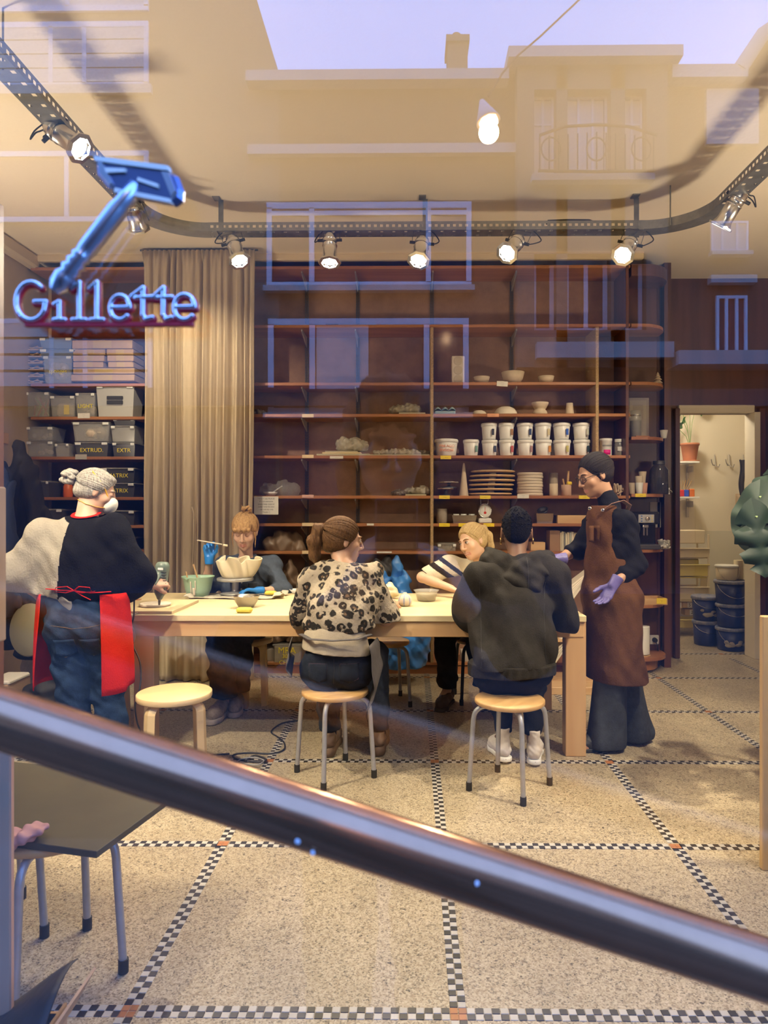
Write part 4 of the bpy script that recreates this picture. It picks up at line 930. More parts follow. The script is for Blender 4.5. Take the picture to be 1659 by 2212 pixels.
# ------------------------------------------------------------ bins left of the curtain
M_dk=mat('dark_bin',(.06,.06,.065),.3); M_cardb=mat('cardboard',(.48,.32,.19),.85,noise=.12,scale=20); M_gb=mat('slate_crate',(.16,.19,.26),.5)
YL=SF+.13
cbox('slate blue lidded crate, upper of two on the top bin shelf',98,170,830,734,col=M_gb,dark=M_gb,lid=M_gb,z=zat(757,YL),Y=YL)
cbox('slate blue lidded crate, lower of two on the top bin shelf',98,180,830,758,col=M_gb,dark=M_gb,lid=M_gb,z=zat(778,YL),Y=YL)
cbox('clear box of pale lumps under the slate crates',106,170,830,773,Y=YL,fill=blobs(M_bisque,12,.035),txt='sponges',fh=.85)
def carton(lb,a,b,y1,y0,m=M_cardb,Y=YL,d=.24):
    x0,x1=at(a,CY,Y).x,at(b,CY,Y).x; z0=zat(y1,Y)+(.013 if y1 in(830,) else 0); h=zat(y0,Y)-z0
    t=thing('cardboard_box',lb,'box',((x0+x1)/2,Y,z0),0,'cardboard boxes on the top bin shelf'); MB().box((0,0,h/2),(x1-x0,d,h-.002),bev=.004).build('body',m,t); MB().box((0,-d/2-.0006,h/2),((x1-x0)*.3,.001,h-.01)).box((0,0,h-.0007),(.045,d,.001)).build('tape',mat('parcel_tape',(.50,.36,.16),.3),t)
carton('long flat cardboard box lying on top of the box pile',170,298,758,740); carton('cardboard box under the long one, left half',172,240,771,759); carton('cardboard box under the long one, right half',243,300,771,759)
carton('cardboard box in the middle layer at the left',172,238,785,772); carton('cardboard box in the middle layer at the right',244,300,785,772); carton('small cardboard box in the fourth layer',172,236,798,786); carton('brown cardboard box at the right of the fourth layer',246,300,798,786)
carton('wide cardboard box, upper of the bottom pair',172,302,812,799); carton('wide cardboard box at the very bottom of the pile',168,302,830,813)
for i in range(6): 
    t=thing('egg_tray','%s egg tray in the small stack by the left wall'%['bottom','second','third','fourth','fifth','top'][i],'egg tray',(xat(86,YL),YL,top_of(830)+i*.0585),0,'egg trays in the stack')
    MB().sheet(lambda u,v:((u-.5)*.16,(v-.5)*.2,.030+.022*math.sin(u*PI*4)*math.sin(v*PI*4)),16,16,0,.003).box((0,0,.012),(.15,.19,.012),bev=.003).build('tray_body',M_cardb,t)
cbox('clear box full of red and green sticks at the left',66,122,902,850,Y=YL,fill=lambda t,w,h:[MB().cyl(((i%5-2)*w*.16,-.04+.02*(i%3),.02),((i%4-1.5)*w*.22,-.02,h*(.6+.08*(i%5))),.008,n=6).build('stick',mat(['red_stick','green_stick','brown_stick'][i%3],[(.4,.04,.03),(.25,.35,.08),(.3,.15,.08)][i%3],.5),t) for i in range(11)],fh=.9)
cbox('clear box with yellow card and cream bundle',121,176,902,858,Y=YL,fill=lambda t,w,h:(MB().box((0,-.02,h*.4),(w*.8,.12,h*.7),bev=.02).build('bundle',M_bisque,t),MB().box((w*.15,-.09,h*.4),(w*.25,.01,h*.5)).build('yellow_card',M_yel,t)),fh=.9)
cbox('narrow clear box with a yellow drawing',175,218,902,852,Y=YL,fill=blobs(M_bisque,4,.03),txt='LIGHT')
# slotted grey crate
t=cbox('large grey lidded crate with two dark hand slots',218,302,902,836,Y=YL,col=mat('pale_crate',(.42,.41,.38),.4),dark=mat('pale_crate',(.42,.41,.38),.4),lid=mat('pale_crate',(.42,.41,.38),.4))
for k in (.42,.58): MB().box((0,-.113,.25*k+.02),(.14,.012,.03),bev=.003).build('slot',M_black,t)
cbox('clear box upper left on the third bin shelf',66,128,989,948,lift=0,z=zat(950,YL),Y=YL,fill=blobs(M_bisque,4,.03)) if False else None
cbox('clear box, lower left on the third bin shelf',70,130,989,955,Y=YL,fill=blobs(M_bisque,6,.02)); cbox('clear box, upper left on the third bin shelf',68,130,989,924,Y=YL,z=zat(953.5,YL),fill=blobs(M_bisque,5,.02))
cbox('small clear empty box between the lower bins',132,163,989,960,Y=YL)
cbox('dark bin lettered in yellow with a round mark',173,247,989,957,Y=YL,dark=M_dk,txt='EXTRUD.'); cbox('clear bin holding big pale balls of clay',168,250,989,914,Y=YL,z=zat(955,YL),fill=blobs(M_bisque,6,.05),fh=.9)
cbox('dark bin lettered EXTR by the curtain',253,303,989,958,Y=YL,dark=M_dk,txt='EXTR'); cbox('grey clear bin stacked by the curtain',250,303,989,922,Y=YL,z=zat(956,YL)); 
cbox('dark shallow bin under the shelf by the curtain',255,303,989,906,Y=YL+.03,z=zat(920.5,YL+.03),dark=M_dk)
cbox('dark bin marked in yellow, upper one behind the grey-haired woman',228,303,1077,1012,Y=YL,z=zat(1042,YL),dark=M_dk,txt='MATRIX'); cbox('dark bin marked in yellow, lower one behind the grey-haired woman',228,303,1077,1044,Y=YL,dark=M_dk,txt='MATRIX')
cbox('dark bin at the left end of the fourth bin shelf',90,120,1077,1040,Y=YL,dark=M_dk)
t=thing('orange_bottle','orange plastic bottle on the shelf behind the bun','bottle',(xat(147,YL),YL,top_of(1077))); MB().lathe([(.035,0),(.04,.01),(.04,.10),(.02,.13),(.018,.16)],(0,0,0),16).build('body',mat('orange_plastic',(.7,.14,.01),.4),t); MB().cyl((0,0,.16),(0,0,.19),.02,n=12).build('cap',M_white,t)
cbox('dark bin lettered below the matching pair',235,303,1138,1103,Y=YL,dark=M_dk,txt='NOIR',fill=None); cbox('plain dark bin at the far left of the fifth bin shelf',80,150,1138,1100,Y=YL,dark=M_dk)
cbox('dark bin on the low shelf beside the sleeve',262,303,1192,1160,Y=YL,dark=M_dk); cbox('dark bin lettered TTL low behind the drill',262,308,1434,1262,Y=YL,dark=M_dk,txt='TTL',z=zat(1290,YL)); 

# ------------------------------------------------------------ rounded shelves: jars, cups, machine
YR=SF+.16
def on(px,Y=YR): return at(px,CY,Y).x
t=thing('clay_tree','small layered clay fir tree','ornament',(on(1421),YR,top_of(829))); MB().lathe([(.02,0),(.02,.01),(.045,.015),(.015,.045),(.036,.045),(.012,.07),(.026,.07),(.008,.09),(.016,.09),(.001,.115)],(0,0,0),8,smooth=False).build('tree_body',M_bisque,t)
for i,px in enumerate((1364,1380,1391)): t=thing('clay_thimble',('left','middle','right')[i]+' tiny clay cup on the rounded shelf beside the fir','cup',(on(px),YR,top_of(829)),0,'tiny clay cups'); mug(t,.022,.024)
t=thing('picture_frame','pale framed sheet leaning behind the dark jar','picture',(on(1388),SB-.06,top_of(947))); R=Euler((-.10,0,0)).to_matrix(); MB().box((0,0,.19),(.20,.012,.38),bev=.003,rot=None).build('frame',mat('grey_frame',(.40,.36,.32),.6),t); MB().box((0,-.008,.19),(.15,.004,.33)).build('mount',mat('dim_paper',(.50,.45,.38),.8),t); MB().box((0,-.011,.19),(.09,.002,.25)).build('print',mat('print_paper',(.42,.38,.33),.8),t)
t=thing('clip_jar','clip-top glass jar filled with dark powder','jar',(on(1373,YR-.06),YR-.06,top_of(947))); jar(t,.105,.235,M_clear,M_clear,mat('dark_powder',(.03,.03,.035),.8),.62); MB().lathe([(.042,.19),(.044,.195),(.044,.2)],(0,0,0),20).tube([(.045,0,.2),(.058,0,.17),(.048,0,.15)],.002,6).build('wire_clip',M_tin,t)
t=thing('white_cup','small white cup near the rounded shelf edge','cup',(on(1432),YR-.02,top_of(947))); MB().lathe([(.022,0),(.034,.07),(.031,.07),(.02,.006),(.001,.005)],(0,0,0),20).build('cup_body',M_white,t)
o=MB().box((0,0,0),(.12,.08,.008),bev=.002).build('wooden_slip',M_shelf); o.location=(on(1385,YR-.1),YR-.1,top_of(947)+.006); tag(o,'thin wooden slip lying in front of the picture','slip')
t=thing('big_jar','large dark glass jar with lid, half full','jar',(on(1423,YR+.04),YR+.03,top_of(1070))); MB().lathe([(.078,0),(.082,.01),(.082,.21),(.05,.255),(.045,.27)],(0,0,0),28).build('body',mat('dark_glass',(.06,.06,.07),.08,alpha=.7),t); MB().lathe([(.052,.262),(.052,.295),(.001,.295)],(0,0,0),24).build('lid',M_std,t); MB().lathe([(.077,.01),(.077,.09),(.001,.09)],(0,0,0),24).build('contents',M_black,t)
for i,(px,z,m) in enumerate(((1381,0,M_white),(1380,.058,M_bisque),(1391,.0,mat('peach_clay',(.6,.32,.22),.7)),(1388,.10,M_bisque),(1366,0,M_bisque))):
    t=thing('paper_cup',['white cup at the bottom front of the cup pile','cream cup stacked on the front white cup','peach cup beside the front cups','cream cup at the very top of the cup pile','cream beaker half hidden behind the upright'][i],'cup',(on(px,YR-.03+.05*(i in(2,3,4))),YR-.03+.05*(i in(2,3,4)),top_of(1070)+z)); MB().lathe([(.024,0),(.033,.10),(.030,.10),(.022,.006),(.001,.006)],(0,0,0),20).build('cup_body',m,t)
t=thing('tap_fitting','small chrome fitting beside the large jar','fitting',(on(1445,YR+.06),YR+.06,top_of(1070))); MB().cyl((0,0,0),(0,0,.05),.008,n=10).cyl((0,0,.04),(.02,-.02,.02),.006,n=8).lathe([(.001,0),(.012,.004),(.001,.012)],(0,0,.05),12).build('fitting_body',M_tin,t)
t=thing('espresso_machine','black coffee machine with silver control panel','coffee machine',(on(1385,YR-.01),YR-.01,top_of(1190)))
MB().box((0,.05,.16),(.24,.16,.32),bev=.015).box((0,-.01,.27),(.24,.24,.11),bev=.015).build('body',mat('black_gloss',(.012,.012,.015),.2),t)
pn=MB().box((0,-.132,.265),(.135,.006,.072),bev=.002).build('control_panel',mat('panel_silver',(.55,.55,.55),.3,metal=.6),t)
MB().lathe([(.018,0),(.017,.012),(.001,.014)],(.008,-.135,.265),20,rot=rotm((0,-1,0))).build('dial',M_tin,pn)
for i in range(3):
    for s in(-1,1): MB().box((s*.045+.004,-.1365,.243+i*.022),(.014 if s<0 else .008,.003,.009),bev=.001).build('button',mat('blue_button',(.05,.15,.45),.4) if s<0 else M_yel,pn)
MB().box((0,-.10,.20),(.05,.05,.03),bev=.006).cyl((-.014,-.11,.19),(-.014,-.11,.12),.006,n=10).cyl((.014,-.11,.19),(.014,-.11,.12),.006,n=10).build('spout',M_tin,t)
MB().box((0,-.05,.02),(.24,.2,.04),bev=.006).box((0,-.05,.042),(.2,.17,.004)).build('drip_tray',M_std,t)
t=thing('chip_bowl','glass dish heaped with white chips beside the coffee machine','bowl',(on(1433,YR-.02),YR-.04,top_of(1190))); MB().lathe([(.045,0),(.052,.075),(.05,.075),(.042,.004),(.001,.004)],(0,0,0),20).build('dish',M_clear,t); pilef(36,M_paper,.02,.008)(t,.085,.075)
o=MB().box((0,0,0),(.10,.004,.23),bev=.001).build('wall_notice',mat('dim_paper',(.5,.45,.38),.8)); o.location=(on(1415,SB),SB-.008,zat(1112,SB)); tag(o,'narrow grey notice on the panel above the coffee machine','notice')
t=wbox('open pine box with yellow label on the rounded shelf',1364,1432,1310,1289,Y=YR-.03,d=.22); c=card(0,0,.085,.05,M_yel,'.....\n?',t,size=.016); c.location=(.085,-.113,.035)
t=thing('paper_towel_roll','white kitchen roll on a wooden stand on the bottom shelf','paper towel',(on(1385,YR-.04),YR-.04,zat(1424)+.015)); MB().lathe([(.075,0),(.078,.008),(.001,.012)],(0,0,0),28).build('base',M_pine,t); MB().cyl((0,0,.01),(0,0,.315),.010,n=12).build('dowel',M_pine,t); MB().lathe([(.02,.014),(.070,.014),(.071,.02),(.071,.25),(.07,.256),(.02,.256)],(0,0,0),32).build('roll',mat('paper_towel',(.80,.78,.74),.95),t)
t=thing('wall_socket','white wall socket with black plug at the bottom of the rounded shelves','socket',(on(1412,SB),SB-.012,zat(1380,SB))); MB().box((0,0,0),(.085,.016,.085),bev=.006).build('plate',M_white,t); MB().lathe([(.022,0),(.02,.03),(.001,.032)],(0,-.008,0),16,rot=rotm((0,-1,0))).build('plug',M_black,t); MB().tube([(0,-.035,0),(.01,-.05,-.04),(.02,-.05,-.10),(.05,-.03,-.13),(.07,-.01,-.05),(.07,-.005,.2),(.075,-.003,.5)],.004,6).build('cord',M_black,t)
# ------------------------------------------------------------ work table
TT=.812
tb=thing('work_table','long pale pine work table in the middle of the shop','table',(-.32,4.44,0))
MB().box((-.47,4.44,TT-.018),(2.94,1.04,.036),bev=.003).build('tabletop',M_ply,tb,world=True)
MB().box((-.47,3.950,TT-.081),(2.92,.03,.090),bev=.003).build('apron',M_pine,tb,world=True)
for c,dm in (((-.47,4.93,TT-.081),(2.8,.03,.09)),((-1.91,4.44,TT-.081),(.03,.95,.09)),((.97,4.44,TT-.081),(.03,.95,.09))): MB().box(c,dm,bev=.003).build('apron',M_pine,tb,world=True)
for c in ((-1.545,3.985),(.945,3.985),(-1.20,4.88),(.955,4.87)):
    w=.118 if c[1]<4 else .075
    MB().box((c[0],c[1],(TT-.036)/2),(w,w*.75,TT-.037),bev=.004).build('leg',M_pinev,tb,world=True)
o=MB().box((0,0,0),(.54,.50,.018),bev=.002).build('work_board',M_ply); o.location=(-1.655,4.20,TT+.009); tag(o,'thin pale board lying on the left end of the table under the drill','board')

# ------------------------------------------------------------ stools
M_seat=wood('stool_seat',(.66,.42,.17),(.50,.29,.10),.4,5,(.25,1,1),False); M_leg=mat('grey_stool_tube',(.42,.42,.42),.35,metal=.35,noise=.12,scale=30)
M_birch=mat('birch',(.76,.56,.28),.45,noise=.12,scale=5,stretch=(1,1,.3))
def tube_stool(label,c,rz,z=.457,R=.178,lm=None,grp='round stools on bent steel tubes'):
    t=thing('stool',label,'stool',(c[0],c[1],0),rz,grp)
    MB().lathe([(.001,z-.024),(R-.006,z-.024),(R,z-.018),(R,z-.005),(R-.005,z),(.001,z)],(0,0,0),40).build('seat',M_seat,t)
    for i in range(4):
        a=PI/4+i*PI/2; d=V((math.cos(a),math.sin(a),0)); P=[d*.04+V((0,0,z-.037)),d*(R-.045)+V((0,0,z-.037))]
        for k in range(1,6): b=k*PI/2/6; P.append(d*(R-.045+.055*math.sin(b))+V((0,0,z-.037-.055*(1-math.cos(b)))))
        P+= [d*(R+.012)+V((0,0,z-.10)),d*(R+.035)+V((0,0,.02))]
        g=MB().tube(P,.0125,10).build('leg',lm or M_leg,t); MB().cyl(P[-1]-V((0,0,.0195)),P[-1]+V((0,0,.022)),.0155,n=12).build('rubber_foot',M_black,g)
    return t
tube_stool('steel-tube stool under the leopard sweater',atz(724,1489,.457)[:2],.62)
tube_stool('steel-tube stool under the grey hooded sitter',atz(1101,1508,.457)[:2],.95)
tube_stool('steel-tube stool behind the table, one grey leg showing beside the leopard sweater',(-.19,5.03),.25)
tube_stool('dark-legged stool under the smiling woman behind the table',(.50,5.13),.1,lm=M_black)
tube_stool('steel-tube stool carrying the olive board, nearer the window',(-1.095,2.09),.785,grp=None); tube_stool('steel-tube stool behind the near one under the olive board',(-1.43,2.27),.74,z=.455,grp=None)
def birch_stool(label,c,rz,z=.47,R=.195):
    t=thing('birch_stool',label,'stool',(c[0],c[1],0),rz,'birch stools with bent wood legs')
    MB().lathe([(.001,z-.030),(R-.002,z-.030),(R,z-.026),(R,z-.004),(R-.004,z),(.001,z)],(0,0,0),44).build('seat',M_birch,t)
    for i in range(4):
        a=PI/4+i*PI/2; d=V((math.cos(a),math.sin(a),0)); P=[d*.06+V((0,0,z-.042)),d*(R-.06)+V((0,0,z-.042))]
        for k in range(1,7): b=k*PI/2/7; P.append(d*(R-.06+.045*math.sin(b))+V((0,0,z-.042-.045*(1-math.cos(b)))))
        P+= [d*(R-.015)+V((0,0,z-.10)),d*(R+.0)+V((0,0,0))]
        MB().tube(P,.034,4,flat=.42,up=(0,0,1)).build('leg',M_birch,t)
    return t
birch_stool('empty birch stool with bent wood legs at the front left of the table',atz(377,1494,.47)[:2],.38,R=.19)
birch_stool('birch stool under the fringe-haired woman in denim behind the table',(-1.22,5.05),.2)
birch_stool('birch stool hidden behind the red apron by the table end',(-1.95,4.35),.4,z=.455,R=.18)

# ------------------------------------------------------------ olive board on the stools
ob=thing('tabletop_board','large olive grey board lying on two stools near the window','board',(-.865,1.874,.459),math.atan2(-.076,.255))
ob.rotation_euler=(0,0,math.atan2(.363,.082)-PI/2)
MB().box((-.46,.255,.010),(.92,.51,.020),bev=.0015).build('board_body',mat('olive_laminate',(.085,.070,.036),.55,noise=.25,scale=5),ob)
rg=lump if False else None
v=Vol((-1.30,1.80,.44),(-1.02,2.02,.60),.004)
for i in range(5): v.ell((-1.21+.035*i,1.90+.008*i,.495+.012*math.sin(i*2)),(.03,.045,.022-.002*i),k=.02)
v.warp(lambda X,Y,Z:.004*np.sin(120*X+80*Z)+.003*np.sin(150*Y+60*X)); t=thing('cloth_rag','pinkish crumpled cloth tucked at the edge of the olive board','cloth',(-1.15,1.92,.48)); v.build('cloth_body',mat('pink_cloth',(.45,.25,.24),.9),t)
# near-left carton with a dark liner
bx=thing('cardboard_carton','open cardboard carton with dark bin liner in the bottom left corner','carton',(-.86,1.17,0))
for c,dm,rt in (((.16,-.0,.21),(.006,.42,.42),.0),((-.35,.0,.20),(.006,.42,.40),0),((-.1,.21,.20),(.50,.006,.40),0),((-.1,-.21,.20),(.50,.006,.40),0)): MB().box(c,dm).build('side',M_cardb,bx)
MB().box((.20,.0,.455),(.10,.40,.005),rot=Euler((0,-1.05,0)).to_matrix()).build('flap',M_cardb,bx)
M_liner=mat('dark_liner',(.030,.030,.032),.5,noise=.3,scale=9,bump=.5,bscale=12)
MB().sheet(lambda u,v:(-.36+.54*u,-.22+.44*v,.415+.018*math.sin(9*u+5*v)+.03*math.sin(3+6*v)*u+ .06*max(0,u-.75)*4*(.5+.5*math.sin(7*v+1))),30,24,0,.003).build('liner',M_liner,bx)
# pine posts of the window display
t=thing('window_post','pale pine post of the window display at the left edge','post',(-.82,1.35,0))
MB().box((-.848,1.35,.482),(.115,.015,.962),bev=.003).build('lower_post',mat('pinkish_pine',(.72,.42,.26),.55,noise=.15,scale=4,stretch=(1,1,.2)),t,world=True); MB().box((-.882,1.36,1.50),(.115,.04,1.07),bev=.003).build('upper_post',M_shelf,t,world=True); MB().box((-.876,1.352,1.31),(.115,.05,.31),bev=.003).build('cleat',M_pinev,t,world=True)
t=thing('pine_screen','tall pale pine panel edge at the right of the picture','panel',(1.8,2.72,0))
MB().box((1.81,2.72,.50),(.86,.03,1.0),bev=.004).build('board',mat('pine_right',(.72,.48,.20),.5,noise=.12,scale=3,stretch=(1,1,.2)),t,world=True); MB().box((2.20,2.85,.03),(.06,.3,.06),bev=.004).build('foot',M_pine,t,world=True)

# ------------------------------------------------------------ curtain
M_curt=mat('linen_curtain',(.47,.37,.24),.9,noise=.12,scale=40,stretch=(1,1,.15),bump=.1,bscale=200)
cw=thing('curtain','floor-length beige linen curtain in deep vertical pleats','curtain',(xat(428,5.74),5.74,0))
x0c,x1c=at(306,CY,5.74).x,at(551,CY,5.74).x; zc0,zc1=.012,3.60
ph=rng.rand(12)*6
def curt(u,v):
    z=zc0+(zc1-zc0)*v; W_=x1c-x0c
    n=14; a=u*n*2*PI+ 1.5*math.sin(u*17+ph[0])+.9*math.sin(u*31+ph[1])+.8*(1-v)*math.sin(u*9+ph[2])
    amp=.024+.034*(1-v)**.5+.016*math.sin(u*23+ph[3]); amp*=.75+.25*math.sin(u*5.2+2)
    w=W_*(1+.0*v); x=x0c+w*u+ .010*math.sin(a*.5)*(1-v)
    x+= (-.03)*(1-v)*u
    y=5.74+amp*(math.sin(a)+.28*math.sin(2*a+ph[4]+.8*math.sin(2*z)))+.01*math.sin(3*z+u*8)
    if v>.985: y=5.74+.011*math.sin(u*150)
    return (x,y,z)
MB().sheet(curt,420,34,0,.003).build('fabric',M_curt,cw).matrix_parent_inverse=Matrix.Translation(-cw.location)
MB().cyl((x0c-.02,5.76,3.605),(x1c+.02,5.76,3.605),.008,n=8).build('rod',M_std,cw,world=True)
MB().tube([(xat(414,5.66),5.67,zat(1095,5.66)),(xat(419,5.66),5.665,zat(1110,5.66)),(xat(417,5.66),5.67,zat(1180,5.66)),(xat(413,5.66),5.67,zat(1260,5.66))],[.012,.012,.008,.005],6,flat=.5).build('tie_back',M_curt,cw,world=True)
t=thing('curtain_hem','cream inner curtain lining bunched at the floor under the table','curtain',(xat(480,5.6),5.62,0))
MB().sheet(lambda u,v:(at(330+u*215,CY,5.60).x,5.62+.035*math.sin(u*34+.6*math.sin(v*4))+.02*math.sin(u*71)*(1-v),.012+.60*v),150,14,0,.003).build('lining',mat('cream_lining',(.52,.44,.31),.9,bump=.1),t,world=True)

# ------------------------------------------------------------ things on the table
def tz(x,y,z=TT): return atz(x,y,z)
ZT=TT+.0015
def tthing(name,label,cat,px,py,lift=0,g=None,z=TT):
    p=tz(px,py,z); return thing(name,label,cat,(p.x,p.y,ZT+lift+(z-TT)),0,g)
t=tthing('clay_plate','round pale clay plate on a small board under the drill','plate',335,1309,0,None,TT+.018); MB().lathe([(.001,0),(.088,0),(.092,.006),(.092,.016),(.086,.017),(.080,.011),(.001,.011)],(0,0,0),36).build('plate_body',M_plaster,t)
M_mint=mat('mint_plastic',(.34,.52,.38),.35)
t=tthing('mixing_bowl','mint green mixing bowl with pouring lip and clay smears','bowl',428,1289)
MB().lathe([(.055,0),(.070,.004),(.088,.05),(.102,.125),(.112,.138),(.113,.142),(.104,.140),(.097,.125),(.083,.05),(.06,.010),(.001,.010)],(0,0,0),40).build('bowl_body',M_mint,t)
MB().sheet(lambda u,v:(-.045+.03*(1-v)*(u*2-1),-.098-.020*v*1.0,.137-.012*math.sin(PI*u)),6,4,0,.002).build('pouring_lip',M_mint,t)
for k,(u0,z0,z1,w) in enumerate(((-.02,.03,.115,.008),(.012,.055,.120,.007),(.0,.015,.07,.018))):
    MB().sheet(lambda u,v:((u0+w*(u-.5)),-math.sqrt(max((.0745+.0275*min((z0+(z1-z0)*v)/.125,1)**.8)**2+.0012-(u0+w*(u-.5))**2,0))+.0*u-.001,z0+(z1-z0)*v),2,6,0,.001).build('clay_smear',M_plaster,t)
for i,(a,b) in enumerate((((-.05,-.02,.05),(-.075,-.03,.175)),((.02,0,.05),(-.03,-.01,.225)))):
    s_=thing('wooden_stick',('short','long')[i]+' pale wooden stick standing in the mint bowl','stick',t.location+V((0,0,0))); R=rotm(V(b)-V(a)); L_=(V(b)-V(a)).length
    MB().box((V(a)+V(b))/2,(.017,.010,L_),bev=.003,rot=R).build('stick_body',M_pine,s_)
M_tea=mat('tea_towel',(.55,.50,.40),.95,noise=.15,scale=60)
t=thing('tea_towel','crumpled off-white tea towel under the banding wheel','towel',tz(510,1289))
a_,b_=tz(392,1296),tz(622,1283)
MB().sheet(lambda u,v:(a_.x+(b_.x-a_.x)*u+.02*math.sin(9*v),4.60+.24*v+.02*math.sin(7*u),ZT+.004+.006*abs(math.sin(11*u+5*v))+ (.014*(1+math.sin(15*v)) if u>.93 or u<.05 else 0)),48,16,0,.002).build('towel_body',M_tea,t,world=True)
M_whl=mat('cast_grey',(.42,.42,.41),.4,metal=.5)
WP=tz(508,1287); t=thing('banding_wheel','grey metal banding wheel carrying the ruffled pot','banding wheel',(WP.x,WP.y,ZT+.011))
MB().lathe([(.095,0),(.102,.004),(.09,.012),(.03,.018),(.026,.024),(.024,.085),(.04,.094)],(0,0,0),32).build('base',M_whl,t)
MB().lathe([(.001,.094),(.122,.094),(.126,.098),(.126,.112),(.122,.116),(.001,.116)],(0,0,0),44).build('wheel',M_whl,t)
M_clay=mat('wet_cream_clay',(.80,.71,.50),.42,noise=.06,scale=9)
cp=thing('ruffled_pot','folded cream clay pot with wavy rim on the banding wheel','pot',(WP.x+.01,WP.y,ZT+.128))
def ruf(u,v):
    a=u*2*PI; r0=.082+.044*v**.55; fold=.017*math.sin(3*a+1.1)+.018*math.sin(5*a+.4+2.2*v)+.010*math.sin(9*a+3*v)
    r=r0+fold*(.25+v)*1.05; z=.128*v+ .016*v*v*math.sin(4*a+2)+.012*v*math.sin(7*a)
    return (r*math.cos(a)*1.04,r*math.sin(a)*.9,z)
MB().sheet(ruf,120,26,0,-.006).build('pot_wall',M_clay,cp); MB().lathe([(.001,.001),(.072,.001),(.073,.008),(.001,.009)],(0,0,0),32,sx=1.0,sy=.86).build('pot_floor',M_clay,cp)
t=tthing('steel_bowl','small polished steel bowl behind the yellow sponge','bowl',532,1312); MB().lathe([(.038,0),(.045,.002),(.068,.035),(.078,.068),(.081,.071),(.081,.073),(.076,.072),(.066,.036),(.042,.004),(.001,.004)],(0,0,0),40).build('bowl_body',M_tin,t)
def sponge(lb,px,py,d): 
    t=tthing('sponge',lb,'sponge',px,py,0,'yellow sponges'); MB().box((0,0,d[2]/2),d,bev=.009).build('sponge_body',mat('sponge_yellow',(.82,.68,.10),.9,noise=.15,scale=80),t)
sponge('yellow sponge lying in front of the steel bowl',528,1324,(.088,.05,.030)); t=tthing('sponge','yellow sponge on the tea towel beside the blue glove','sponge',585,1289,.012,'yellow sponges'); MB().box((0,0,.013),(.080,.05,.026),bev=.009).build('sponge_body',mat('sponge_yellow',(.82,.68,.10)),t)
t=thing('clay_comb','wire loop modelling tool on the tea towel','modelling tool',tz(562,1288)+V((0,0,.013)))
for i in range(4): MB().cyl((-.05,-.012+.008*i,.003),(.05,-.012+.008*i,.006),.0018,n=6).build('prong',M_tin,t)
t=tthing('small_dish','tiny white dish at the elbow of the leopard sweater','dish',638,1282); MB().lathe([(.02,0),(.045,.03),(.042,.03),(.018,.004),(.001,.004)],(0,0,0),24).build('dish_body',M_tub,t)
t=tthing('cream_block','lumpy cream clay block behind the leopard sleeve','clay block',838,1293); v=Vol(tuple(t.location+V((-.09,-.08,-.01))),tuple(t.location+V((.09,.08,.13))),.005)
for dx,dz,r in ((-.02,.045,.05),(.02,.045,.048),(0,.075,.035),(-.035,.03,.032),(.038,.03,.03),(.02,.09,.016)): v.ell(tuple(t.location+V((dx,0,dz))),(r,r*.9,r*.8),k=.02)
v.warp(lambda X,Y,Z:.004*np.sin(90*X+60*Z)+.003*np.sin(140*Z+50*Y)); v.plane(tuple(t.location),(0,0,-1)); v.build('block_body',M_clay,t)
t=tthing('striped_pot','little round cream pot with blue vertical stripes','pot',875,1309)
M_bl=mat('pale_blue_glaze',(.30,.34,.52),.4); pr=[(.026,0),(.038,.008),(.045,.026),(.040,.052),(.024,.070),(.012,.076),(.012,.083),(.008,.083),(.008,.07),(.001,.07)]
MB().lathe(pr,(0,0,0),32).build('pot_body',M_plaster,t)
for a in (-PI/2-.15,-PI/2+.75,-PI/2-1.05):
    g=MB(); w=.10; vs=[]
    for r,z in [(r+.0009,z) for r,z in pr[:6]]: vs+=[(r*math.cos(a-w),r*math.sin(a-w),z),(r*math.cos(a+w),r*math.sin(a+w),z)]
    g.add(vs,[(2*i,2*i+1,2*i+3,2*i+2) for i in range(5)]).build('stripe',M_bl,t)
t=tthing('plastic_bowl','clear plastic bowl of cream slip on the table beside the striped pot','bowl',921,1298); MB().lathe([(.055,0),(.060,.003),(.075,.06),(.084,.068),(.086,.071),(.080,.071),(.072,.06),(.056,.006),(.001,.006)],(0,0,0),36).build('bowl_body',M_clear,t); MB().lathe([(.054,.006),(.068,.048),(.001,.048)],(0,0,0),28).build('contents',M_clay,t)
t=tthing('wooden_brush','flat brown wooden brush at the table end','brush',284,1302,0); MB().box((0,0,.012),(.12,.045,.018),bev=.004).build('brush_body',M_shelf,t)
t=thing('hanging_cloth','off-white cloth hanging over the table edge beside the red apron','cloth',(-1.63,3.93,ZT)); q_=t.location
MB().sheet(lambda u,v:(-1.66+.07*u+.010*math.sin(8*v),3.905+.010*math.sin(u*9)-.010*math.sin(PI*v)+(.10*(v-.8)/.2 if v>.8 else 0),(ZT+.004+.006*math.sin(u*7)) if v>.8 else ZT+.004-.16*(1-v/.8)),14,12,0,.003).build('cloth_body',M_tea,t,world=True)
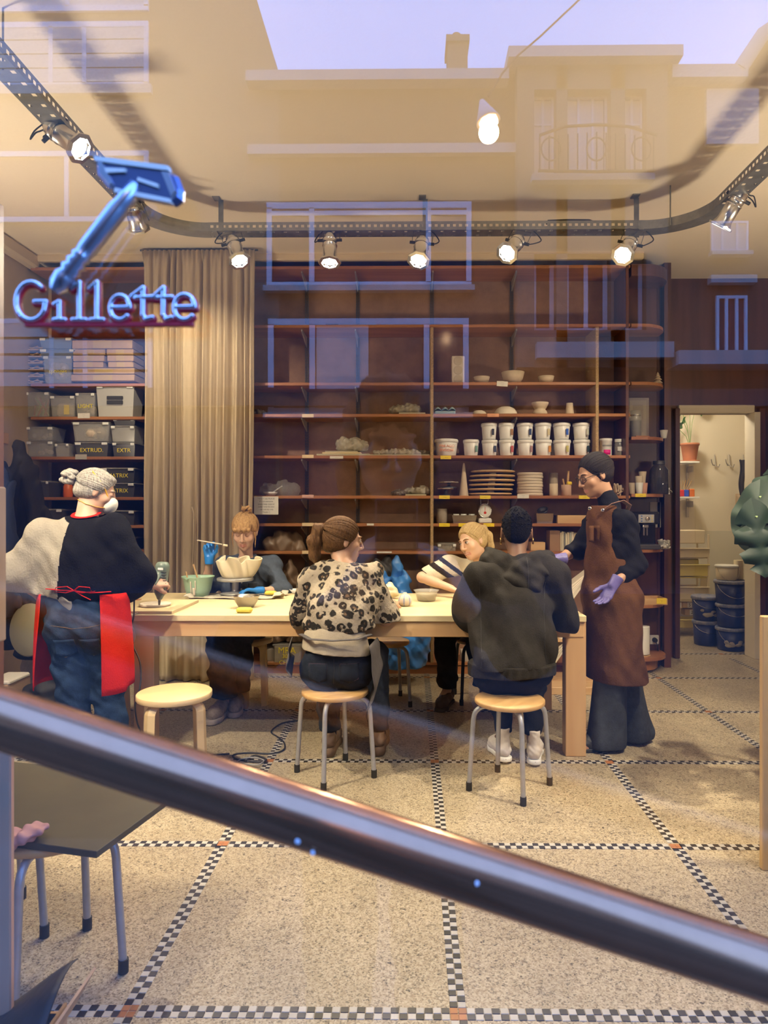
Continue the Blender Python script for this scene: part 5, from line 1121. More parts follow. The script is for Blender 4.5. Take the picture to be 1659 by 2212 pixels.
# low flat grey mark
# cables on the floor
M_cab=mat('dark_cable',(.03,.03,.03),.5)
g=MB(); g.tube(catmull([tz(650,1556,.006),tz(610,1562,.006),tz(586,1580,.006),tz(600,1592,.006),tz(614,1605,.006),tz(612,1620,.006),tz(585,1628,.006),tz(540,1626,.006),tz(505,1630,.006),tz(512,1640,.006),tz(560,1646,.01),tz(575,1640,.012),tz(550,1632,.01),tz(530,1644,.012)]),.0048,8)
g.build('power_cable',M_cab); tag(g and bpy.data.objects['power_cable'],'dark power cable looped on the floor between the empty stool and the next','cable')
o=MB().tube(catmull([tz(520,1640,.015),tz(545,1636,.02),tz(570,1642,.018),tz(556,1652,.014),tz(530,1650,.012),tz(512,1646,.01),tz(519,1641,.014)]),.004,6).build('thin_cable',mat('grey_cable',(.35,.34,.32),.5)); tag(o,'thin grey cable coiled on top of the dark cable','cable')

# ------------------------------------------------------------ back room
YT2=8.0
t=thing('wall_shelf','small pale bracket shelf unit in the back room','shelf',(at(1484,CY,8.15).x,8.2,0))
xa,xb=at(1452,CY,8.05).x,at(1508,CY,8.05).x
for y in (999,1075): MB().box(((xa+xb)/2,8.14,zat(y,8.05)),(xb-xa,.26,.022),bev=.002).build('shelf',M_white,t,world=True); MB().box((xb-.03,8.2,zat(y+14,8.1)),(.012,.16,.07),bev=.002).build('bracket',M_brk,t,world=True)
MB().box((xb-.03,8.285,zat(1050,8.2)),(.03,.012,.75)).build('wall_standard',M_brk,t,world=True)
t=thing('potted_plant','terracotta pot with a long-stalked plant on the back-room shelf','potted plant',(at(1490,CY,8.12).x,8.12,zat(999,8.05)+.012))
MB().lathe([(.105,0),(.11,.012),(.001,.014)],(0,0,0),24).build('saucer',mat('terracotta',(.48,.19,.09),.8),t)
MB().lathe([(.072,.012),(.10,.19),(.108,.19),(.108,.215),(.096,.215),(.09,.17),(.001,.17)],(0,0,0),28).build('pot',mat('terracotta',(.48,.19,.09)),t)
M_leaf=mat('leaf_green',(.06,.22,.05),.45,noise=.3,scale=8); M_stem=mat('stem_green',(.25,.34,.14),.6)
def leafmesh(L_,Wd,notch=0,curl=.15,cuts=0,seed=0):
    r=np.random.RandomState(seed); n=22; g=MB(); P=[]
    def edge(u):
        w=math.sin(PI*min(u*1.02,1))**.62*(1-.35*u)*Wd
        if cuts: 
            k=(u*cuts)%1
            if .12<u<.86 and k<.24: w*=.45
        return w
    vs=[];fs=[]
    for i in range(n+1):
        u=i/n
        for j in range(-4,5):
            v=j/4; w=edge(u); x=v*w; 
            yy=u*L_- (notch*L_*.35*abs(v)**1.5*(1-u)**2 if notch else 0)+abs(v)*w*.12
            vs.append((x,yy,-curl*L_*(u*u)-.12*abs(x)+.012*math.sin(u*22)*abs(v)))
    for i in range(n):
        for j in range(8): a=i*9+j; fs.append((a,a+1,a+10,a+9))
    g.add(vs,fs,0,True); m=len(vs); g.add([(x,y,z-.0012) for x,y,z in vs],[f[::-1] for f in fs],0,True)
    return g
for i,(dx,dz,rx,rz,L_) in enumerate(((-.13,.50,.6,.5,.20),(-.10,.34,1.0,.9,.17),(-.02,.62,.5,-.3,.18),(-.17,.25,1.2,1.2,.15),(.06,.56,.8,-1.0,.16))):
    MB().tube([(0,0,.17),(dx*.3,-.02,.17+dz*.5),(dx,-.05,.17+dz*.92)],.004,6).build('stalk',M_stem,t)
    o=leafmesh(L_,L_*.42,1,.3,0,i).build('leaf',M_leaf,t); o.location=(dx,-.05,.17+dz*.9); o.rotation_euler=(-.9*rx,0,rz)
for i,px in enumerate((1540,1571,1602)):
    p=at(px,1000,8.28); t=thing('coat_hook',('left','middle','right')[i]+' metal wall hook in the back room','hook',p,0,'wall hooks in the back room')
    MB().tube([(.02,0,.10),(.02,-.015,0),(.02,-.03,-.04),(.035,-.075,-.055),(.045,-.085,-.02)],.006,6).tube([(.02,-.01,-.03),(-.01,-.03,-.03),(-.04,-.065,0),(-.05,-.07,.04)],.006,6).build('hook_body',M_brk,t)
t=thing('hanging_apron','dark narrow cloth bag hanging from the right hook','bag',at(1606,1030,8.18)); MB().sheet(lambda u,v:(-.05+.09*u*(1-.3*v)+.01*math.sin(v*7),.012*math.sin(u*9),.20-.42*v),8,16,0,.012).build('bag_body',mat('dark_cloth',(.03,.025,.03),.8),t); MB().sheet(lambda u,v:(-.09+.12*u,.02+.01*math.sin(u*8),-.20-.22*v),8,6,0,.01).build('lower_bag',mat('tan_cloth',(.5,.38,.25),.9),t)
for i,(px,c,nm) in enumerate(((1469,(.55,.04,.03),'red'),(1479,(.03,.08,.5),'blue'),(1491,(.62,.16,.02),'orange'))):
    t=thing('craft_box',nm+' box of craft odds on the lower back-room shelf','box',(at(px,CY,8.12).x,8.10,zat(1075,8.05)+.012)); MB().box((0,0,.04),(.055,.09,.08+.02*(i==2)),bev=.008).build('box_body',mat(nm+'_craft',c,.5),t)
t=thing('twigs','bunch of dried twigs behind the red craft box','twigs',(at(1474,CY,8.16).x,8.17,zat(1075,8.05)+.012)); 
for i in range(7): MB().tube([(0,0,0),(.02*(i-3),0,.09),(.035*(i-3)+.01,.0,.19+.01*(i%3))],.004,5).build('twig',mat('twig',(.5,.32,.12),.8),t)
# trolley of boxes
t=thing('trolley','tall yellow and cream trolley with trays in the back room','trolley',(at(1478,CY,7.85).x,7.85,0)); M_ty=mat('trolley_yellow',(.70,.58,.18),.5); M_tc=mat('trolley_cream',(.70,.60,.42),.6)
tx0,tx1=at(1440,CY,7.85).x,at(1518,CY,7.85).x; cx_=(tx0+tx1)/2; w_=tx1-tx0; Y7=7.7
for k,(y0,y1,m) in enumerate(((1175,1207,M_tc),(1207,1249,M_ty),(1254,1300,M_tc),(1330,1356,M_ty))):
    z1,z0=zat(y0,Y7),zat(y1,Y7); 
    for c,dm in (((cx_,Y7,(z0+z1)/2-.02),(w_,.012,(z1-z0)*.55)),((cx_,Y7+.3,(z0+z1)/2-.02),(w_,.012,(z1-z0)*.55)),((cx_,Y7+.15,z0+.01),(w_-.02,.29,.012))): MB().box(c,dm,bev=.002).build('tray',m,t,world=True)
    MB().box((cx_,Y7-.012,(z0+z1)/2+(z1-z0)*.2),(w_+.02,.02,.014),bev=.003).build('rim',m,t,world=True)
for sx in(-1,1):
    for sy in(0,.3): MB().box((cx_+sx*w_/2,Y7+sy,.60),(.02,.02,1.08),bev=.003).build('upright',M_tc,t,world=True); MB().cyl((cx_+sx*w_/2-.01,Y7+sy,.03),(cx_+sx*w_/2+.02,Y7+sy,.03),.03,n=14).build('caster',M_black,t,world=True)
t=thing('cream_box','large cream box lying on top of the trolley','box',(cx_-.02,Y7+.14,zat(1175,Y7)+.005)); MB().box((0,0,.075),(w_-.02,.25,.15),bev=.008).build('box_body',M_tc,t)
t=thing('yellow_sponge_block','yellow sponge block standing in the trolley tray','sponge',(cx_-.03,Y7+.1,zat(1249,Y7)+.02)); MB().box((0,0,.1),(w_*.75,.1,.19),bev=.012).build('sponge_body',mat('pale_yellow_sponge',(.72,.62,.25),.9,noise=.1,scale=60),t)
for i,(px,py,nm) in enumerate(((1466,1308,'1'),(1489,1308,'5'),(1462,1322,'6'),(1494,1324,'2'),(1508,1308,''))):
    p=at(px,py,Y7); t=thing('numbered_box',['small box numbered 1, upper left in the trolley','small box numbered 5, upper middle in the trolley','small box numbered 6, lower left in the trolley','small box numbered 2, lower middle in the trolley','small plain box at the right in the trolley'][i],'box',(p.x,Y7+.05,p.z),0,'small boxes in the trolley')
    MB().box((0,.05,0),(.115,.12,.068),bev=.003).build('box_body',mat('pinkish_card',(.60,.44,.30),.8),t)
    if nm: l_=MB().box((.02,-.0115,0),(.05,.002,.06)).build('label',M_white,t); text('number',nm,.05,(.02,-.013,0),FACE,M_ink,l_,.0004)
# blue buckets
M_bb=mat('navy_bucket',(.016,.03,.14),.4,noise=.35,scale=9); M_bl2=mat('dusty_lid',(.10,.13,.26),.55,noise=.6,scale=26,col2=(.32,.30,.30)); M_dry=mat('dried_clay',(.42,.36,.28),.9,noise=.2,scale=20)
def bucket(lb,x,y,z,r=.145,h=.235,grp='navy buckets in the back room',patch=0,m=None,lidm=None):
    t=thing('bucket',lb,'bucket',(x,y,z),0,grp)
    MB().lathe([(r*.84,0),(r*.87,.004),(r*.96,h*.86),(.001,h*.86)],(0,0,0),30).build('body',m or M_bb,t); MB().lathe([(r*.98,h*.84),(r*1.04,h*.86),(r*1.04,h*.95),(r*.98,h*.995),(r*.9,h*.97),(.001,h*.97)],(0,0,0),30).build('lid',lidm or M_bl2,t)
    MB().tube([(r*1.0*math.cos(a),-r*.3-r*.74*abs(math.sin(a)),h*.82-.13*math.sin(a)*(1 if int(x*100)%2 else .6)) for a in [PI*i/12 for i in range(13)]],.0025,5).build('handle',M_tin,t)
    if patch:
        v=Vol((x-r,y-r*1.15,z),(x+r,y,z+h),.005); r_=np.random.RandomState(patch)
        for i in range(10):
            a=-PI/2+(r_.rand()-.5)*1.5; zz=z+.05+.08*r_.rand() if i>4 else z+.05+.02*r_.rand(); v.ell((x+r*.90*math.cos(a),y+r*.90*math.sin(a),zz),(.028,.010,.016),k=.01)
        v.build('dried_clay',M_dry,t)
    return t
bX=at(1577,CY,7.0).x; bY=6.98
bucket('navy bucket at the bottom of the tall stack, smeared with dried clay',bX,bY,0,patch=3); bucket('navy bucket in the middle of the tall stack',bX+.004,bY+.005,.236,patch=0); bucket('navy bucket at the top of the tall stack',bX-.006,bY,.472,.152)
bucket('navy bucket at the bottom of the short stack',bX-.135,7.25,0,.135,.26); bucket('navy bucket at the top of the short stack',bX-.138,7.25,.261,.142,.255,patch=5)
t=bucket('cream lidded tub on top of the tall bucket stack',bX-.045,bY,.708,.108,.15,grp=None,m=M_tc,lidm=M_white); t.name='lidded_tub'; t['category']='tub'
t=thing('cream_pipe','short cream tube behind the lidded tub','tube',(bX+.10,bY+.05,.71)); MB().cyl((0,0,0),(0,0,.19),.045,n=18).build('tube_body',M_tc,t)
o=MB().box((0,0,0),(.09,.02,.62),bev=.003,rot=Euler((0,.10,0)).to_matrix()).build('leaning_board',M_tc); o.location=(at(1522,CY,8.1).x,8.16,.33); tag(o,'narrow cream board leaning between trolley and buckets','board')

# ------------------------------------------------------------ right wall: sheets; leaves of a big plant
t=thing('wall_sheets','white sheets pinned to the red panelling by the doorway','poster',(XR-.03,5.75,1.45))
for y0,z0,w,h,m in ((5.70,1.62,.42,.34,M_paper),(5.55,1.22,.40,.38,M_paper)): MB().box((0,y0-5.75,z0-1.45),(.004,w,h)).build('sheet',m,t)
MB().box((-.01,.16,.17),(.03,.06,.16),bev=.004).build('clipboard',mat('navy_case',(.02,.03,.08),.5),t)
pl=thing('monstera','big-leaved dark green houseplant reaching in from the right','houseplant',(2.02,3.35,0))
MB().cyl((2.02,3.35,0),(2.02,3.35,.55),.16,n=24).build('stand',M_pinev,pl,world=True); MB().lathe([(.11,.55),(.15,.80),(.16,.80),(.16,.83),(.14,.83),(.13,.79),(.001,.79)],(2.02,3.35,0),28).build('pot',mat('terracotta',(.48,.19,.09)),pl,world=True)
M_mon=mat('monstera_green',(.008,.030,.015),.6,noise=.35,scale=12)
def mleaf(px,py,Y,L_,rz,rx,ry,seed,cuts=5):
    p=at(px,py,Y); base=V((2.02,3.35,.80)); mid=(base+p)/2+V((0,-.02,.28)); MB().tube([base,base.lerp(mid,.55)+V((0,0,.08)),mid,mid.lerp(p,.6)+V((0,0,.05)),p],.006,6).build('stalk',M_stem,pl,world=True)
    o=leafmesh(L_,L_*.46,1,.12,cuts,seed).build('leaf',M_mon,pl); o.location=p-pl.location; o.rotation_euler=(rx,ry,rz)
mleaf(1640,1075,3.2,.30,PI-.55,.15-1.15,0,1,0); mleaf(1632,1118,3.1,.27,PI-.10,-1.3,.1,2,4); mleaf(1690,1010,3.3,.30,PI-1.0,-.7,0,3,4); mleaf(1720,1130,3.2,.30,PI+.4,-1.0,0,4,4); mleaf(1800,1060,3.3,.32,PI+1.2,-.8,0,5,5)
# the first leaves hang almost vertically, broad face to the window

# ------------------------------------------------------------ left wall: swivel chair, coats, bags
M_coat=mat('black_coat',(.012,.012,.016),.7,bump=.2,bscale=14); M_navy=mat('navy_coat',(.02,.035,.09),.7); M_brn=mat('brown_coat',(.24,.14,.08),.8)
def coat(label,px0,px1,py0,py1,Y,m,seed,lean=0,name='hanging_coat'):
    a,b=at(px0,py0,Y),at(px1,py1,Y); t=thing(name,label,'coat',((a.x+b.x)/2,Y,a.z),0,'coats heaped on the wall pegs'); r=np.random.RandomState(seed)
    v=Vol((min(a.x,b.x)-.1,Y-.22,b.z-.02),(b.x+.12,Y+.22,a.z+.05),.012); w=b.x-a.x; cx=(a.x+b.x)/2
    v.chain([(cx-lean,Y,a.z-.04),(cx-lean*.4,Y,a.z-.25),(cx+lean*.4,Y,(a.z+b.z)/2),(cx+lean,Y,b.z+.08)],[w*.16,w*.34,w*.42,w*.46],k=.06,lat=(0,1,0),st=.5)
    v.cap((cx-w*.3-lean,Y-.03,a.z-.2),(cx-w*.36,Y-.06,b.z+.18),w*.13,w*.11,k=.03); v.cap((cx+w*.3-lean,Y-.03,a.z-.2),(cx+w*.40,Y-.06,b.z+.25),w*.13,w*.11,k=.03)
    p=r.rand(4)*6; v.warp(lambda X,Yy,Z:.014*np.sin(40*X+8*Z+p[0])+.008*np.sin(75*X-20*Z+p[1]+2*np.sin(9*Z))+.006*np.sin(30*Z+50*Yy+p[2])); v.build('coat_body',m,t); return t
coat('long black coat hanging at the far left beside the bins',20,112,955,1330,4.95,M_coat,1,.10); coat('brown coat under the black one by the left wall',40,95,1035,1290,5.15,M_brn,2,.03); coat('navy coat at the very edge behind the pine post',-40,42,985,1330,4.62,M_navy,3)
coat('second black coat over the lower pegs',-10,60,1120,1400,5.2,M_coat,4)
MB().box((XL+.015,5.0,2.0),(.03,1.2,.09),bev=.004).build('peg_rail',M_pine); pr_=bpy.data.objects['peg_rail']; tag(pr_,'wooden peg rail on the left wall above the coats','peg rail')
t=thing('swivel_chair','office chair with rounded pale grey-green backrest at the far left','chair',(at(60,CY,4.6).x,4.62,0)); cxx=t.location.x
MB().lathe([(.001,-.012),(.13,-.012),(.137,0),(.13,.012),(.001,.012)],(0,0,.60),32,rot=rotm((0,-1,.08)),sy=1.32).build('backrest',mat('sage_plastic',(.40,.38,.27),.55),t)
MB().lathe([(.001,.39),(.18,.39),(.2,.41),(.19,.44),(.001,.445)],(0,.2,0),28).build('seat',M_coat,t); MB().cyl((0,.2,.1),(0,.2,.39),.025,n=12).tube([(0,.02,.62),(0,.04,.42),(0,.12,.37)],.014,8).build('column',M_std,t)
for i in range(5): a=i*2*PI/5+.3; MB().tube([(0,.2,.11),(.24*math.cos(a),.2+.24*math.sin(a),.07)],[.02,.014],8).build('leg',M_std,t)
t=thing('black_backpack','slumped black bag on the floor behind the red apron','bag',(at(100,CY,4.35).x,4.35,0)); q_=t.location; v=Vol((q_.x-.3,4.1,-.01),(q_.x+.3,4.6,.5),.01)
v.ell((q_.x,4.35,.15),(.19,.15,.17),k=.04); v.ell((q_.x+.05,4.33,.28),(.11,.11,.12),k=.06); v.warp(lambda X,Y,Z:.01*np.sin(40*X+30*Z)+.006*np.sin(80*Z)); v.plane((0,0,.004),(0,0,-1)); v.build('bag_body',M_coat,t)
t=thing('canvas_bag','off-white canvas bag behind the black bag','bag',(at(84,CY,5.0).x,5.03,0)); q_=t.location; v=Vol((q_.x-.25,4.85,-.01),(q_.x+.25,5.23,.5),.01)
v.ell((q_.x,5.03,.2),(.15,.11,.21),k=.04); v.warp(lambda X,Y,Z:.012*np.sin(36*X+20*Z)+.006*np.sin(70*Z+40*X)); v.plane((0,0,.004),(0,0,-1)); v.build('bag_body',M_tea,t)
t=thing('wooden_crate','narrow wooden crate at the left edge above the handrail','crate',(at(18,CY,4.3).x,4.3,0)); MB().box((0,0,.17),(.14,.26,.34),bev=.004).build('crate_body',M_cardb,t); MB().box((0,0,.35),(.15,.24,.03),bev=.01).build('paper_top',M_paper,t)

# ------------------------------------------------------------ outside: push rail and sign on the pane
t=thing('push_rail','slanting brass push rail across the outside of the shop window','handrail',at(830,1823,.455))
a,b=at(0,1550,.455),at(1659,2096,.455); d_=(b-a).normalized(); a-=d_*.5; b+=d_*.4
M_brass=mat('bronze_lacquer',(.52,.25,.13),.20,metal=.85,spec=.4,noise=.12,scale=30)
MB().cyl(a,b,.0196,n=48).build('rail_tube',M_brass,t,world=True)
for q in (a+d_*.03,b-d_*.03): MB().cyl(q,V((q.x,GY,q.z)),.012,n=16).build('standoff',M_brass,t,world=True)
for px,py,s in ((653,1788,.0018),(684,1812,.0014),(1024,1876,.0022),(1030,1888,.0014),(600,1757,.0008)):
    p=at(px,py,.455); MB().lathe([(.001,-s),(s,-s*.4),(s*.9,s*.4),(.001,s)],(p.x,.455-.0185,p.z),10,sy=.5).build('paint_chip',mat('paint_chip',(.75,.75,.78),.6),t,world=True)
M_chr=mat('blue_chrome',(.55,.58,.66),.28,metal=1); M_redl=mat('sign_red',(.50,.03,.05),.25); M_silver=mat('sign_silver',(.80,.82,.86),.15,metal=1)
SY=.553; sg=thing('window_sign','raised chrome and red lettered sign with a safety razor on the pane','sign',at(225,655,SY))
pxm=SY/F
def stroke(strokes,r,nm,m,Y,par,h=.0006):
    P=[at(x,y,Y) for s in strokes for x,y in s]; lo=V((min(p.x for p in P),Y,min(p.z for p in P))); hi=V((max(p.x for p in P),Y,max(p.z for p in P))); R_=r*pxm
    v=Vol(tuple(lo-V((1,1,1))*(R_+.002)),tuple(hi+V((1,1,1))*(R_+.002)),h); v.F[:]=.01
    for s in strokes:
        q=[tuple(at(x,y,Y)) for x,y in s]
        for i in range(len(q)-1): v.cap(q[i],q[i+1],R_,R_,k=.0004)
    o=v.build(nm,m,sg,smooth=1); 
    if par is not None: o.parent=par
    return o
def ring(cx,cy,rx,ry,a0,a1,n=14): return [(cx+rx*math.cos(math.radians(a0+(a1-a0)*i/n)),cy-ry*math.sin(math.radians(a0+(a1-a0)*i/n))) for i in range(n+1)]
LET=[[ring(70,655,32,41,48,330,20),[(98,675),(102,656),(78,656)]],
 [[(120,662),(131,656),(131,694)],[(120,695),(143,695)]],
 [[(158,628),(174,614),(174,694)],[(160,695),(188,695)]],
 [[(196,628),(212,614),(212,694)],[(199,695),(226,695)]],
 [ring(262,669,21,26,0,318,20),[(243,669),(280,668)]],
 [[(287,645),(312,626),(311,684),(318,694),(332,690)],[(296,648),(332,646)]],
 [[(333,647),(356,626),(355,684),(362,694),(374,690)],[(340,648),(374,646)]],
 [ring(401,668,22,27,0,318,20),[(381,668),(420,667)]]]
for s in LET:
    L0=stroke(s,8.8,'letter',M_redl,SY,None); stroke([[(x-2.4,y-4.6) for x,y in q] for q in s],5.0,'letter_face',M_silver,SY-.0022,L0,.0005)
MB().box(at(237,702,SY),(368*pxm,.005,9*pxm),bev=.0006).build('underline',M_redl,sg,world=True)
MB().lathe([(.001,-.002),(.0025,-.001),(.0025,.001),(.001,.002)],at(129,626,SY-.004),12).build('red_dot',M_redl,sg,world=True)
# razor
M_crm=mat('cream_highlight',(.92,.86,.72),.3)  # edge and bar highlights of the chrome, put into this cream colour
h0,h1=at(297,398,SY-.003),at(118,628,SY-.004); ax=(h1-h0).normalized(); Lh=(h1-h0).length; rr=17*pxm
pr=[(.001,0),(rr*.95,.0005),(rr*1.0,Lh*.10),(rr*1.15,Lh*.12),(rr*1.05,Lh*.18),(rr*1.25,Lh*.24),(rr*1.18,Lh*.60),(rr*1.05,Lh*.66),(rr*1.3,Lh*.68),(rr*1.0,Lh*.71),(rr*1.35,Lh*.74),(rr*1.02,Lh*.77),(rr*1.38,Lh*.80),(rr*1.05,Lh*.83),(rr*1.4,Lh*.87),(rr*1.25,Lh*.95),(rr*.7,Lh)]
MB().lathe(pr,h0,24,rot=rotm(ax)).build('razor_handle',M_chr,sg,world=True)
def plate(pts,Y0,Y1,nm,m,ins=0):
    q=[at(x,y,SY) for x,y in pts]; c=sum(q,V())/len(q); g=MB(); n=len(q)
    vs=[V((p.x,Y1,p.z)) for p in q]+[V((p.x,(Y0*.4+Y1*.6),p.z)) for p in q]+[V((c.x+(p.x-c.x)*(1-ins),Y0,c.z+(p.z-c.z)*(1-ins))) for p in q]
    fs=[tuple(range(n)),tuple(range(2*n,3*n))[::-1]]
    for k in(0,1): fs+=[(k*n+i,k*n+(i+1)%n,(k+1)*n+(i+1)%n,(k+1)*n+i) for i in range(n)]
    g.add(vs,fs); return g.build(nm,m,sg,world=True)
plate([(212,352),(368,374),(388,385),(399,415),(397,436),(384,447),(258,423),(238,410),(214,380)],SY-.006,SY+.001,'razor_head',mat('recess_dark_chrome',(.16,.20,.36),.3,metal=1),.12)  # the head's dark recess is put into the plate's colour
plate([(208,346),(372,368),(374,379),(210,357)],SY-.008,SY-.002,'blade_edge',M_crm,.05); plate([(250,412),(380,438),(378,447),(250,423)],SY-.007,SY-.001,'lower_guard',M_crm,.08)
plate([(216,352),(228,354),(256,408),(246,414),(222,384)],SY-.0078,SY-.003,'end_cap',M_chr,.15); plate([(304,392),(352,408),(350,416),(302,400)],SY-.0084,SY-.003,'highlight_bar',M_crm,.1); plate([(352,375),(372,378),(390,425),(378,440)],SY-.0085,SY-.003,'end_cap',M_chr,.2); plate([(232,372),(282,374),(280,382),(236,384)],SY-.0082,SY-.003,'highlight_bar',M_crm,.1)
# ------------------------------------------------------------ people
A=lambda p:np.array(p,float)
def unit(a): a=A(a); return a/np.linalg.norm(a)
def pt(x,y,Y): return A(at(x,y,Y))
def ptz(x,Y,z): p=at(x,CY,Y); return A((p.x,Y,z))
def frame(f,u=(0,0,1)):
    f=unit(f); x=unit(np.cross(f,u)); z=np.cross(x,f); return np.stack([x,f,z],1)
def skin(n,c): return mat(n,c,.5,sub=.06,noise=.06,scale=30)
def cloth(n,c,noise=.12,scale=50,bump=.25,bs=160,rough=.9,**k): k.setdefault('spec',.10); return mat(n,c,rough,noise=noise,scale=scale,bump=bump,bscale=bs,**k)
def hairmat(n,c1,c2,st=(1,1,.12),scale=120): return mat(n,c1,.5,spec=.22,noise=.5,scale=scale,stretch=st,col2=c2,bump=.5,bscale=220)
M_lip=mat('lips',(.50,.22,.17),.45); M_eye=mat('eye_white',(.75,.72,.68),.2); M_iris=mat('iris',(.03,.02,.015),.15); M_brow=mat('brow_hair',(.20,.11,.05),.8); M_browd=mat('dark_brow_hair',(.02,.013,.01),.8)
def head(v,c,R,s=1.0,smile=0,ears=True,lids=1):
    P=lambda *p:A(c)+R@(A(p)*s); E=lambda p,r,k=.02,op='u':v.ell(P(*p),A(r)*s,R,k*s,op)
    K=lambda a,b,ra,rb=None,k=.012,op='u':v.cap(P(*a),P(*b),ra*s,None if rb is None else rb*s,k*s,op=op)
    E((0,-.016,.032),(.075,.094,.086)); E((0,.018,-.022),(.062,.074,.086),.03); E((0,.030,-.072),(.047,.052,.040),.03); K((0,.066,-.100),(0,.060,-.100),.019,k=.025)
    for q in(-1,1):
        E((q*.038,.060,-.026),(.026,.024,.024),.02)
        E((q*.031,.096,.010),(.0185,.016,.0125),.012,'s'); E((q*.031,.0775,.007),(.0145,.0145,.0135),.004)
        K((q*.012,.091,.030),(q*.046,.078,.030),.006,.005,.012)
        E((q*.0125,.1005,-.034),(.0085,.009,.0075),.006)
        if ears:
            E((q*.0775,-.006,.000),(.0095,.018,.031),.008); E((q*.088,-.002,.004),(.006,.010,.017),.006,'s'); E((q*.074,-.004,-.024),(.009,.009,.010),.008)
    K((0,.092,.018),(0,.113,-.028),.0075,.0105,.010); K((0,.104,-.036),(0,.092,-.044),.006,.005,.008)
    w=.024+.006*smile; up=.006*smile
    K((-w,.076,-.066+up),(0,.0925,-.0635),.0040,.0062,.006); K((w,.076,-.066+up),(0,.0925,-.0635),.0040,.0062,.006)
    K((-w*.8,.078,-.073+up*.7),(0,.0900,-.0755-.003*smile),.0040,.0072,.006); K((w*.8,.078,-.073+up*.7),(0,.0900,-.0755-.003*smile),.0040,.0072,.006)
    K((-w,.080,-.0690+up),(0,.100,-.0692),.0012,.0012,.003,'s'); K((w,.080,-.0690+up),(0,.100,-.0692),.0012,.0012,.003,'s')
    return P
def face_parts(t,c,R,s=1.0,brow=None,open_=1.0,look=(0,0)):
    P=lambda *p:V(tuple(A(c)+R@(A(p)*s)))-t.location
    Rm=Matrix(R.tolist())
    for q in(-1,1):
        g=MB().tube([P(q*.014,.0955,.027),P(q*.027,.0935,.033),P(q*.040,.087,.033),P(q*.050,.077,.028)],[.0022*s,.0034*s,.0028*s,.0014*s],6); g.build('eyebrow',brow or M_brow,t)
        if open_>.5:
            e=MB().lathe([(.001,-.0132*s),(.0092*s,-.0094*s),(.0130*s,-.0024*s),(.0130*s,.0024*s),(.0092*s,.0094*s),(.001,.0132*s)],P(q*.031,.0800,.007),12,rot=Rm).build('eye',M_eye,t)
            MB().lathe([(.0058*s,0),(.0050*s,.0009),(.001,.0013)],P(q*.031+look[0],.0925,.007+look[1]),12,rot=Rm@rotm((0,1,0))).build('iris',M_iris,e)
            MB().tube([P(q*.019,.0905,.0095),P(q*.031,.0950,.0165),P(q*.044,.0855,.0100)],[.0018*s,.0030*s,.0018*s],6).build('upper_eyelid',M_lash,t)
            MB().tube([P(q*.020,.090,.002),P(q*.031,.0925,-.0025),P(q*.043,.085,.002)],[.0012*s,.0018*s,.0012*s],6).build('lower_eyelid',M_lidskin,t)
        else: MB().tube([P(q*.018,.0905,.003),P(q*.031,.0935,-.0025),P(q*.044,.0845,.002)],[.0010*s,.0016*s,.0010*s],6).build('eyelashes',M_lash,t)
M_lash=mat('lash',(.09,.04,.025),.6); M_lidskin=mat('lid_skin',(.50,.27,.18),.5)
def lipsel(c,R,s=1.0,smile=0):
    def f(P):
        q=(P-A(c))@R/s; m=(abs(q[:,0])<.023+.007*smile)&(q[:,1]>.074)&(q[:,2]<-.0600)&(q[:,2]>-.0800); return m
    return f
def hand(v,w,d,n,thumb=1,curl=.5,s=1.0,spread=.012,curls=None,k=.006):
    w,d=A(w),unit(d); n=A(n); n=unit(n-d*(n@d)); sd=np.cross(d,n)*thumb   # thumb side
    L=[.070,.078,.073,.058]; off=[.030,.010,-.010,-.029]
    for i in range(4):
        o=off[i]*s; kn=w+d*.086*s*(1-.06*(i==3))+sd*o
        v.cap(w+sd*o*.55,kn,.0135*s,.0115*s,.012)
        a=0; p=kn; cu=(curls[i] if curls else curl); dd=unit(d+sd*(off[i]*spread*30))
        for j,fr in enumerate((.46,.30,.24)):
            a+=cu*(.75,.95,.6)[j]; e=p+(dd*math.cos(a)+n*math.sin(a))*L[i]*s*fr
            v.cap(p,e,(.0092,.0083,.0076)[j]*s,(.0083,.0076,.0066)[j]*s,k); p=e
    b=w+d*.022*s+sd*.022*s+n*.006*s; m=b+(d*.75+sd*.62+n*.35)*.040*s; e=m+unit(d*.85+sd*.15+n*.55)*.032*s; t_=e+unit(d*.8-sd*.1+n*.6)*.024*s
    v.chain([b,m,e,t_],[.0145*s,.0115*s,.0095*s,.0078*s],k=.010)
def bounds(J,pad=.17): 
    P=np.array([p for p in J.values() if isinstance(p,np.ndarray) and p.shape==(3,)]); return P.min(0)-pad,P.max(0)+pad
